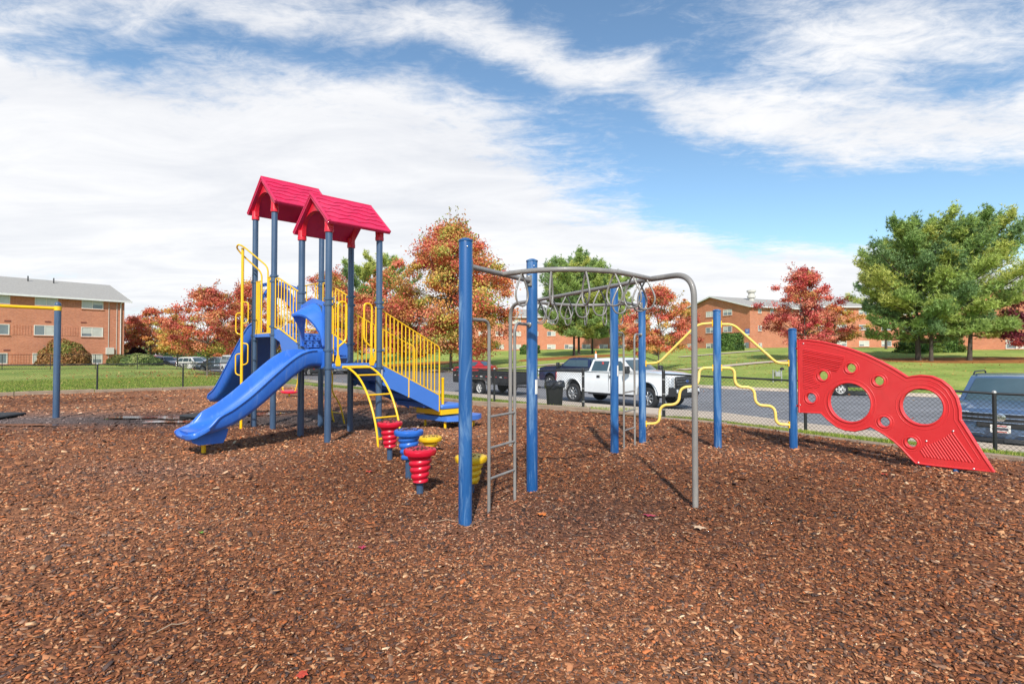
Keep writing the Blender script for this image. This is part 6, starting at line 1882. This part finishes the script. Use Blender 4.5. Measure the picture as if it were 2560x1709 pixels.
        mr = MB().box((xm, ym, belt + .12), (.10 if kind != 'pickup' else .14, .20 if kind != 'pickup' else .24, .13 if kind != 'pickup' else .30), sd * .15, .03).build('mirror', m if kind != 'pickup' else M_BLK, body, 40)
        MB().box((xm - .02, sd * (hwid - .01), belt + .06), (.05, .22, .04), 0, .01).build('mirror_arm', M_BLK, mr)
        for hx in ([splits[0] + .18, splits[0] - .95] if kind != 'pickup' else [splits[0] + .12, splits[0] - .58]):
            MB().box((hx, sd * (hwl(hx, belt * .86) + .014), belt * .86), (.17, .03, .03 if kind != 'pickup' else .10), 0, .008).build('door_handle', m if kind != 'pickup' else M_BLK, body, 40)
        for dx in ([splits[0], cowl - .55] + splits[1:]):
            MB().box((dx, sd * (hwl(dx, belt * .7) + .001), lerp(sill, belt, .52)), (.012, .012, (belt - sill) * .84)).build('door_gap', M_BLK, body)
    x, _, z = dfm(-hl, 0, deck - .35); MB().box((x - .012, 0, .72 if kind != 'sedan' else .66), (.012, .31, .155), 0, .003).build('licence_plate', M_PLATE, body)
    b_ = MB().box((hl - .07, 0, sill + .10), (.08, W * .62, .12), 0, .02).build('lower_intake', M_BLK, body, 40)
    if kind != 'pickup': MB().box((hl - .015, 0, nose - .14), (.05, W * .40, .11), 0, .02).build('grille', M_BLK, body, 40)
    return t, dict(hl=hl, hw=hwid, hood=hood, nose=nose, sill=sill, belt=belt, dfm=dfm, hwl=hwl, cowl=cowl, body=body)
def lotz(x, y): return zlot_xy(x, y)
# white pickup ------------------------------------------------------------------
WHITE = paint('white_car_paint', (.72, .72, .71), 0)
fw = G(1630, 1022, -.74); rw = G(1430, 1004, -.74); hd = (fw - rw).normalized(); near_off = Vector((hd.y, -hd.x, 0))
mid = (fw + rw) / 2 - near_off * .90 + hd * .0
TL = 6.25
c0 = mid - hd * ((TL / 2 - 1.05) + (-TL / 2 + 1.23)) / 2
truck, tk = car('pickup_truck', 'white crew-cab pickup truck with black bumper towing a black trailer', 'truck', (c0.x, c0.y, -.745), hd, 'pickup', WHITE, TL, 2.03, 1.98)
B = tk['body']; hl = tk['hl']
gl = MB().box((hl + .015, 0, 1.09), (.10, 1.36, .40), 0, .03).build('grille', M_BLK, truck, 40)
for z in (.98, 1.09, 1.20): MB().box((hl + .075, 0, z), (.03, 1.30, .035), 0, .01).build('grille_bar', mat('grille_grey', (.09, .09, .095), .4, .1), gl, 40)
MB().lathe([(.02, 0), (.115, 0), (.12, .012), (.10, .02), (.02, .022)], 24, (hl + .085, 0, 1.10), (1, 0, 0)).build('oval_emblem', mat('emblem_blue', '#22448c', .3, .05), gl, 40)
gl.children[-1].scale = (1, 1, 1)
emb = [o for o in gl.children if o.name.startswith('oval_emblem')][0]
for v in emb.data.vertices: v.co.y *= 1.0; v.co.z = 1.10 + (v.co.z - 1.10) * .42
em2 = MB().lathe([(.115, .004), (.125, .008), (.125, .016), (.115, .02)], 24, (hl + .085, 0, 1.10), (1, 0, 0)).build('emblem_ring', M_CHROME, gl, 40)
for v in em2.data.vertices: v.co.z = 1.10 + (v.co.z - 1.10) * .44
bu = prism(MB(), [(hl - .35, -.99), (hl + .10, -.86), (hl + .17, -.5), (hl + .17, .5), (hl + .10, .86), (hl - .35, .99), (hl - .35, .8), (hl - .02, .7), (hl - .02, -.7), (hl - .35, -.8)], lambda a, b, d: (a, b, d), .55, .87).build('front_bumper', M_BLK, truck, 40); fix_normals(bu)
for sd in (-1, 1): MB().box((hl + .115, sd * .68, .74), (.06, .24, .14), -sd * .3, .02).build('fog_lamp', M_LAMP, bu, 40)
MB().box((hl + .185, .02, .76), (.012, .31, .155), 0, .002).build('licence_plate', M_PLATE, bu)
air = MB().box((hl + .08, 0, .50), (.10, 1.5, .10), 0, .02).build('air_dam', M_BLK, bu, 40)
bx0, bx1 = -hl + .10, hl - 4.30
bd = MB().box(((bx0 + bx1) / 2, 0, 1.442), (bx1 - bx0, 1.66, .05), 0, .01).build('bed_dark_sheet', M_BLK, truck)  # added dark sheet standing for the dark open bed and its black load
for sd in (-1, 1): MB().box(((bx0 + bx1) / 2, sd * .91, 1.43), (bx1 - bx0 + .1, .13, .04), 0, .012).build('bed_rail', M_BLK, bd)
rb = MB().box((-hl - .06, 0, .66), (.20, 1.9, .20), 0, .03).build('rear_bumper', M_CHROME, truck, 40)
for sd in (-1, 1): MB().tube([(hl - 4.1, sd * .98, .47), (hl - 1.75, sd * .98, .47)], .045, 10).build('running_board', M_BLK, truck, 50)
for sd in (-1, 1):
    for x in (hl - 1.05, -hl + 1.23):
        P = [(x + .535 * math.cos(math.pi * k / 14), sd * (tk['hwl'](x, .8) + .012), .55 + .525 * math.sin(math.pi * k / 14)) for k in range(15)]
        MB().tube(P, .028, 6).build('wheel_arch_lip', WHITE, B, 60)
bc = MB().lathe([(.05, 0), (.05, .20), (.045, .21)], 12, (hl - 4.06, -.55, 1.96)).build('beacon', M_TRIM, truck, 40)
MB().lathe([(.042, .21), (.035, .27), (.01, .34)], 12, (hl - 4.06, -.55, 1.96)).build('beacon_lens', mat('orange_lens', (.75, .22, .03), .3, .05), bc, 40)
MB().box((hl - 3.4, -.86, 1.77), (.10, .012, .10), 0, .002).build('window_sticker', mat('red_sticker', (.55, .08, .08), .5), truck)
# trailer -----------------------------------------------------------------------
td = hd; tw_ = G(1224, 988, -.78); tpos = rw - near_off * .90 - hd * 6.75
tpos = Vector((tpos.x, tpos.y, lotz(tpos.x, tpos.y)))
trl = thing('dump_trailer', 'black tandem-axle trailer with silver wheels hitched to the white pickup', 'trailer', tpos, math.atan2(td.y, td.x), world_coords=False)
bdm = MB(); bdm.box((0, 0, .62), (4.9, 1.95, .10), 0, .01); bdm.build('trailer_bed', M_BLK, trl)
for sd in (-1, 1):
    sp_ = MB().box((0, sd * .97, .92), (4.9, .06, .50), 0, .01).build('side_wall', M_BLK, trl)
    MB().box((0, sd * .98, 1.19), (4.95, .10, .06), 0, .01).build('top_rail', M_BLK, sp_)
    for k in range(9): MB().box((-2.3 + k * .575, sd * 1.015, .92), (.06, .05, .50), 0, .01).build('stake', M_BLK, sp_)
    for k in range(12):
        MB().box((-2.25 + k * .41, sd * 1.003, .98), (.19, .008, .045), 0, 0).build('reflector_tape', mat('tape_red', (.5, .04, .04), .4) if k % 2 else M_PLATE, sp_)
    f = [( -1.05, .55), (-.98, .72), (-.8, .84), (.8, .84), (.98, .72), (1.05, .55)]
    P = [(a - .1, sd * 1.12, z) for a, z in f]
    V = []
    for (a, y, z) in P: V += [(a, y - .14, z), (a, y + .14, z), (a, y + .14, z + .02), (a, y - .14, z + .02)]
    F = [(4 * i + j, 4 * i + (j + 1) % 4, 4 * i + 4 + (j + 1) % 4, 4 * i + 4 + j) for i in range(5) for j in range(4)]
    o = MB().add(V, F).build('fender', M_CHROME, trl, 40); fix_normals(o)
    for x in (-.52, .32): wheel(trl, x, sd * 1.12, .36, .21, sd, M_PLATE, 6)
for x in (-2.45, 2.45): MB().box((x, 0, .92), (.06, 1.9, .50), 0, .01).build('end_wall', M_BLK, trl)
tg = MB().tube([(2.45, .55, .52), (3.75, 0, .52)], .05, 8); tg.tube([(2.45, -.55, .52), (3.75, 0, .52)], .05, 8); tg.build('drawbar', M_BLK, trl, 50)
for sd in (-1, 1): MB().box((-2.49, sd * .8, .70), (.04, .16, .09), 0, .01).build('taillight', M_TAIL, trl)
MB().tube([(2.9, 0, 0), (2.9, 0, .9)], .035, 8).build('jack', M_BLK, trl, 50)
# dark blue pickup with cap -------------------------------------------------------
NAVY = paint('navy_car_paint', (.018, .030, .085), .3)
bh = Vector((-.70, .714, 0)).normalized(); bpz = Vector((4.35, 33.6, 0)); bpz.z = lotz(bpz.x, bpz.y)
nvy, nk = car('pickup_truck', 'dark blue pickup truck with matching bed cap behind the white pickup', 'truck', bpz, bh, 'pickup', NAVY, 5.9, 2.0, 1.95)
hl = nk['hl']
cap = slab([(-hl + .03, 1.40), (hl - 4.32, 1.40), (hl - 4.30, 1.90), (hl - 4.6, 1.95), (-hl + .35, 1.90), (-hl + .08, 1.82)], lambda x, z: 1.0 * lerp(.93, .78, sstep(1.4, 2.0, z)), 6).build('bed_cap', NAVY, nvy, 35); fix_normals(cap)
for sd in (-1, 1):
    for x0, x1 in ((-hl + .30, -hl + .82), (-hl + .87, hl - 4.45)):
        P = [(x, sd * (lerp(.93, .78, sstep(1.4, 2.0, z)) + .008), z) for z in (1.50, 1.80) for x in (x0, x1)]
        MB().add(P, [(0, 1, 3, 2)]).build('cap_window', M_CGLASS, cap)
# dark blue SUV at the kerb ----------------------------------------------------------
BLU = paint('slate_blue_car_paint', (.09, .15, .26), .3)
eS = Vector((.68, -.733, 0)).normalized(); hdS = Vector((-.733, -.68, 0)).normalized()
SL = 4.7; pl = Vector((9.72, 11.02, 0)); cS = pl - hdS * (SL / 2)
zs_ = lotz(cS.x + hdS.x * 1.0, cS.y + hdS.y * 1.0) - .01
suv, sk = car('parked_suv', 'slate blue SUV parked nose-in behind the chain-link fence', 'car', (cS.x, cS.y, zs_), hdS, 'suv', BLU, SL, 1.86, 1.66)
hl = sk['hl']; dfm = sk['dfm']; Bd = sk['body']
def across(z, x, y0, y1, n=9, th=.018, dz=.02, nm='grille_bar', m=M_CHROME, par=Bd, off=.03):
    P = []
    for i in range(n + 1):
        y = lerp(y0, y1, i / n); q = dfm(x, y, z); P.append(Vector((q[0] + off, q[1], z)))
    return MB().tube(P, dz, 6).build(nm, m, par, 50)
g2 = MB()
for z in np.linspace(.80, .93, 4):
    P = [Vector((dfm(hl - .01, y, z)[0] + .012, y, z)) for y in np.linspace(-.62, .62, 10)]; g2.tube(P, .024, 6)
g2 = g2.build('front_grille', M_BLK, Bd, 50)
for z in (.78, .865, .95): across(z, hl - .01, -.64, .64, dz=.011, par=g2, off=.038)
for sd in (-1, 1):
    across(.545, hl - .03, sd * .25, sd * .80, dz=.014, nm='bumper_strip', off=.03)
    across(.40, hl - .05, sd * .05, sd * .72, dz=.05, nm='lower_grille', m=M_BLK, off=.0)
    q = dfm(hl - .12, sd * .70, .89); MB().box((q[0] + .02, q[1], .885), (.26, .40, .15), -sd * .45, .045).build('headlight_cluster', M_LAMP, Bd, 40)
eb = MB().lathe([(.075, 0), (.085, .006), (.085, .016), (.075, .02)], 24, (hl + .045, 0, .885), (1, 0, 0)).build('round_emblem', M_CHROME, Bd, 40)
MB().lathe([(.01, .002), (.076, .002), (.076, .010), (.01, .012)], 24, (hl + .045, 0, .885), (1, 0, 0)).build('emblem_disc', mat('emblem_navy', '#2c3c66', .3, .05), eb, 40)
for pts in ([(-.034, .052), (0, .008), (.034, .052)], [(-.058, .038), (-.026, -.052), (0, .0), (.026, -.052), (.058, .038)]):
    MB().tube([(hl + .060, a, .885 + b) for a, b in pts], .006, 6).build('emblem_letter', M_CHROME, eb, 50)
lp_ = MB().box((hl + .048, 0, .655), (.012, .31, .155), 0, .002).build('front_plate', M_PLATE, Bd)
for z, h_, m_ in ((.712, .018, mat('tape_red', (.5, .04, .04), .4)), (.598, .018, mat('plate_red', (.5, .08, .06), .5))): MB().box((hl + .056, 0, z), (.006, .20, h_)).build('plate_print', m_, lp_)
MB().box((hl + .056, 0, .655), (.006, .24, .05)).build('plate_print', mat('plate_dark', (.08, .08, .1), .5), lp_)
for sd in (-1, 1):
    P = [(hl - 2.05, sd * .66, 1.675), (hl - 2.2, sd * .66, 1.73), (-hl + .95, sd * .66, 1.72), (-hl + .75, sd * .66, 1.64)]
    MB().tube(fillet(P, .08, 5), .018, 8).build('roof_rail', M_BLK, Bd, 50)
for sd in (-1, 1):
    P = [Vector((x, sd * lerp(.62, .50, (hl - .3 - x) / .9), 0)) for x in (hl - .32, hl - .6, hl - .9, hl - 1.2)]
    P = [Vector((p.x, p.y, dfm(p.x, p.y, lerp(.985, 1.085, min(1, (hl - .22 - p.x) / .9)))[2] + .006)) for p in P]
    MB().tube(P, .014, 6).build('hood_crease', BLU, Bd, 60)
MB().box((hl - 1.88, 0, 1.50), (.06, .24, .07), 0, .02).build('rear_view_mirror', M_BLK, Bd)
for sd in (-1, 1): MB().tube([(hl - 1.27, sd * .06 - .05, 1.11), (hl - 1.42, sd * .06 + .60, 1.17)], .010, 6).build('wiper', M_BLK, Bd, 50)
# other cars ---------------------------------------------------------------------------
RED = paint('red_car_paint', (.42, .018, .022), .1); SIL = paint('silver_car_paint', (.42, .43, .45), .5); GRY = paint('grey_car_paint', (.15, .17, .20), .5); BLKP = paint('black_car_paint', (.012, .012, .014), .2); DKB = paint('charcoal_car_paint', (.05, .055, .065), .4)
def park(px, Y, head, kind, m, label, **kw):
    X = (px - CX) / FPX * Y; z = lotz(X, Y) if sdist(NP_, NZ_, X, Y)[0] > 0 else tz(X, Y)
    return car('parked_car', label, 'car', (X, Y, z), head, kind, m, **kw)
park(1187, 55, (-.86, .51), 'sedan', RED, 'red sedan parked by the grass slope beyond the black trailer')
park(486, 69, (.93, -.36), 'suv', WHITE, 'white SUV parked behind the pale-trunked maple', L_=4.6, H=1.66)
park(548, 66, (-.97, -.25), 'van', GRY, 'grey minivan parked beside the white SUV', L_=5.0, H=1.75)
park(592, 63, (.75, -.66), 'van', WHITE, 'white van parked behind the loop pole', L_=5.0, H=1.98, W=1.95)
park(418, 74, (.9, -.42), 'sedan', SIL, 'silver sedan parked left of the white SUV')
park(372, 80, (.85, -.52), 'sedan', DKB, 'dark sedan parked beside the mounded green shrub')
park(392, 92, (.9, -.40), 'suv', RED, 'red SUV in the row behind the dark sedan', L_=4.9, H=1.8)
park(440, 98, (.9, -.40), 'sedan', RED, 'red sedan in the far row of the left lot')
park(352, 104, (.9, -.40), 'suv', WHITE, 'white SUV in the far row near the brick corner')
park(500, 96, (.9, -.40), 'suv', SIL, 'silver SUV in the far row behind the white SUV')
park(826, 60, (-.80, .60), 'van', WHITE, 'white van parked behind the lower slide posts', L_=5.2, H=2.0)
park(772, 56, (-.80, .60), 'suv', DKB, 'charcoal SUV parked behind the lower slide posts')
park(905, 64, (-.8, .6), 'sedan', SIL, 'silver sedan parked behind the stair stringer')
# utility trailer with a raised ramp gate behind the black SUV
q = gpos(2108, 29.6); q = (q[0], q[1], lotz(q[0], q[1]))
ut = thing('utility_trailer', 'small black utility trailer with upright ramp gate, seen through the red panel', 'trailer', q, R(150), world_coords=False)
MB().box((0, 0, .50), (2.6, 1.35, .10), 0, .01).build('trailer_bed', M_BLK, ut)
for sd in (-1, 1):
    MB().box((0, sd * .68, .72), (2.6, .04, .05), 0, .005).build('side_rail', M_BLK, ut)
    for k in range(5): MB().box((-1.25 + k * .62, sd * .68, .61), (.04, .04, .18), 0, .004).build('stake', M_BLK, ut)
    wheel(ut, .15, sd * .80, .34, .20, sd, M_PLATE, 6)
    P = [(.15 + .42 * math.cos(math.pi * k / 10), sd * .80, .34 + .42 * math.sin(math.pi * k / 10)) for k in range(11)]
    V = []
    for p in P: V += [(p[0], p[1] - .11, p[2]), (p[0], p[1] + .11, p[2])]
    MB().add(V, [(2 * k, 2 * k + 1, 2 * k + 3, 2 * k + 2) for k in range(10)]).build('fender', M_BLK, ut, 40)
    MB().box((-1.32, sd * .52, .50), (.03, .14, .08), 0, .01).build('taillight', M_TAIL, ut)
MB().box((-1.32, .0, .45), (.02, .5, .09), 0, .005).build('bumper_bar', M_PLATE, ut)
gt = MB().box((-1.26, 0, .58), (.05, 1.3, .06), 0, .005).build('ramp_gate', M_BLK, ut)
for k in range(10): MB().tube([(-1.26, -.62 + k * .138, .56), (-1.26, -.62 + k * .138, 1.0)], .014, 6).build('gate_bar', M_BLK, gt)
for y in (-.62, -.48): MB().tube([(-1.22, y, .5), (-1.22, y, 1.72)], .03, 6).build('gate_post', M_BLK, gt)
MB().tube([(1.3, 0, .48), (2.1, 0, .44)], .04, 8).build('drawbar', M_BLK, ut)
MB().tube([(2.0, 0, 0), (2.0, 0, .5)], .03, 8).build('jack', M_BLK, ut)
# gas meter at the foot of the slope
q = on_terrain(1955, 960); q = Vector((q.x + .2, q.y + 1.0, tz(q.x, q.y + 1)))
gm = thing('gas_meter', 'grey utility meter with pipes at the edge of the slope', 'meter', q)
MB().box(q + Vector((0, 0, .50)), (.34, .25, .32), 0, .04).build('meter_body', M_GALV, gm)
for dx in (-.28, .26): MB().tube([q + Vector((dx, 0, -.1)), q + Vector((dx, 0, .78)), q + Vector((dx * .3, 0, .70))], .045, 8).build('riser_pipe', M_GALV, gm, 50)
MB().lathe([(.13, 0), (.13, .10), (.07, .16)], 14, q + Vector((.30, 0, .78))).build('regulator', M_FEN, gm, 40)

# ================================================================== puddles, leaves and twigs on the bed
M_WATER = mat('puddle_water', (.06, .045, .04), .04, .1, 3, spec=.6, rvar=.02)
def bz(x, y): return float(bed_z(x, y))
PUD = []
def puddle(px, py, rx, ry, seed, rz=0):
    c = G(px, py, -.01); rnd = random.Random(seed); n = 40
    rr = [1 + .45 * rnd.uniform(-1, 1) for _ in range(n)]
    for _ in range(2): rr = [(rr[i - 1] + 2 * rr[i] + rr[(i + 1) % n]) / 4 for i in range(n)]
    PUD.append((c.x, c.y, rx, ry))
    z = float(np.mean([bz(c.x + dx, c.y) for dx in (-rx / 2, 0, rx / 2)])) + .030
    V = [(c.x, c.y, z)] + [(c.x + rx * rr[i] * math.cos(2 * math.pi * i / n + 0) * math.cos(rz) - ry * rr[i] * math.sin(2 * math.pi * i / n) * math.sin(rz), c.y + rx * rr[i] * math.cos(2 * math.pi * i / n) * math.sin(rz) + ry * rr[i] * math.sin(2 * math.pi * i / n) * math.cos(rz), z) for i in range(n)]
    return MB().add(V, [(0, 1 + i, 1 + (i + 1) % n) for i in range(n)]).build('puddle', M_WATER, None, kind='structure')
puddle(372, 1042, .95, .26, 1, R(6)); puddle(418, 1055, .55, .20, 2); puddle(668, 1034, .42, .30, 3); puddle(310, 1044, .35, .13, 4); puddle(445, 1044, .45, .25, 5); puddle(20, 1064, .9, .16, 6); puddle(606, 1037, .3, .18, 7)
LCOL = {'red': '#b0402c', 'orange': '#c9702f', 'pink': '#a03048', 'pale': '#c8a888', 'green': '#6f9a3c'}
def fallen_leaf(px, py, col, size, label):
    c = G(px, py, 0); z = bz(c.x, c.y) + .022; rnd = random.Random(int(px * 7 + py))
    n = 15; V = [(0, 0, .004)]; a0 = rnd.uniform(0, 6.28)
    for i in range(n):
        r = size * (.5 + .5 * abs(math.cos(2.5 * 2 * math.pi * i / n)) ** 1.5); a = a0 + 2 * math.pi * i / n
        V.append((r * math.cos(a), r * math.sin(a), rnd.uniform(-.004, .010)))
    V.append((size * 1.5 * math.cos(a0 + .2), size * 1.5 * math.sin(a0 + .2), .004))
    F = [(0, 1 + i, 1 + (i + 1) % n) for i in range(n)] + [(0, 1, n + 1)]
    o = MB().add(V, F).build('fallen_leaf', mat('leaf_' + col, LCOL[col], .6, .25, 30), None)
    o.location = (c.x, c.y, z); tag(o, label, 'leaf'); return o
fallen_leaf(922, 1182, 'red', .05, 'red star-shaped fallen leaf left of the red and blue pods')
fallen_leaf(1355, 1283, 'orange', .05, 'orange fallen leaf below the second blue ladder post')
fallen_leaf(1620, 1285, 'pink', .05, 'crimson fallen leaf near the grey bent pole')
fallen_leaf(2212, 1187, 'red', .045, 'small bright red fallen leaf before the red panel')
fallen_leaf(152, 1107, 'orange', .08, 'orange fallen leaf below the swing post')
fallen_leaf(904, 1372, 'pink', .035, 'small crimson fallen leaf among dark chips')
fallen_leaf(503, 1335, 'green', .025, 'tiny green leaf scrap on the mulch')
fallen_leaf(755, 1703, 'red', .03, 'pinkish leaf at the very front of the mulch')
fallen_leaf(1748, 1322, 'pale', .05, 'pale dry leaf at the foot of the grey bent pole')
M_TWIG = mat('pale_twig', (.42, .30, .20), .8, .2, 20)
def twig(px, py, L_, ang, label):
    c = G(px, py, 0); z = bz(c.x, c.y) + .022; d = Vector((math.cos(ang), math.sin(ang), 0)); s = Vector((-d.y, d.x, 0))
    o = MB().tube([-d * L_ / 2, s * L_ * .05 + Vector((0, 0, .01)), d * L_ * .2, d * L_ / 2 - s * .06 * L_], [.003, .0035, .003, .002], 6).build('twig', M_TWIG, None, 60)
    o.location = (c.x, c.y, z); tag(o, label, 'twig')
twig(430, 1578, .14, .9, 'short grey-brown stick in the dark foreground mulch')
twig(1120, 1302, .20, .1, 'thin pale twig left of the tall blue ladder post')
twig(948, 1170, .10, 2.2, 'small whitish stick left of the pods')

make_bed()
NCHIPS = make_chips()
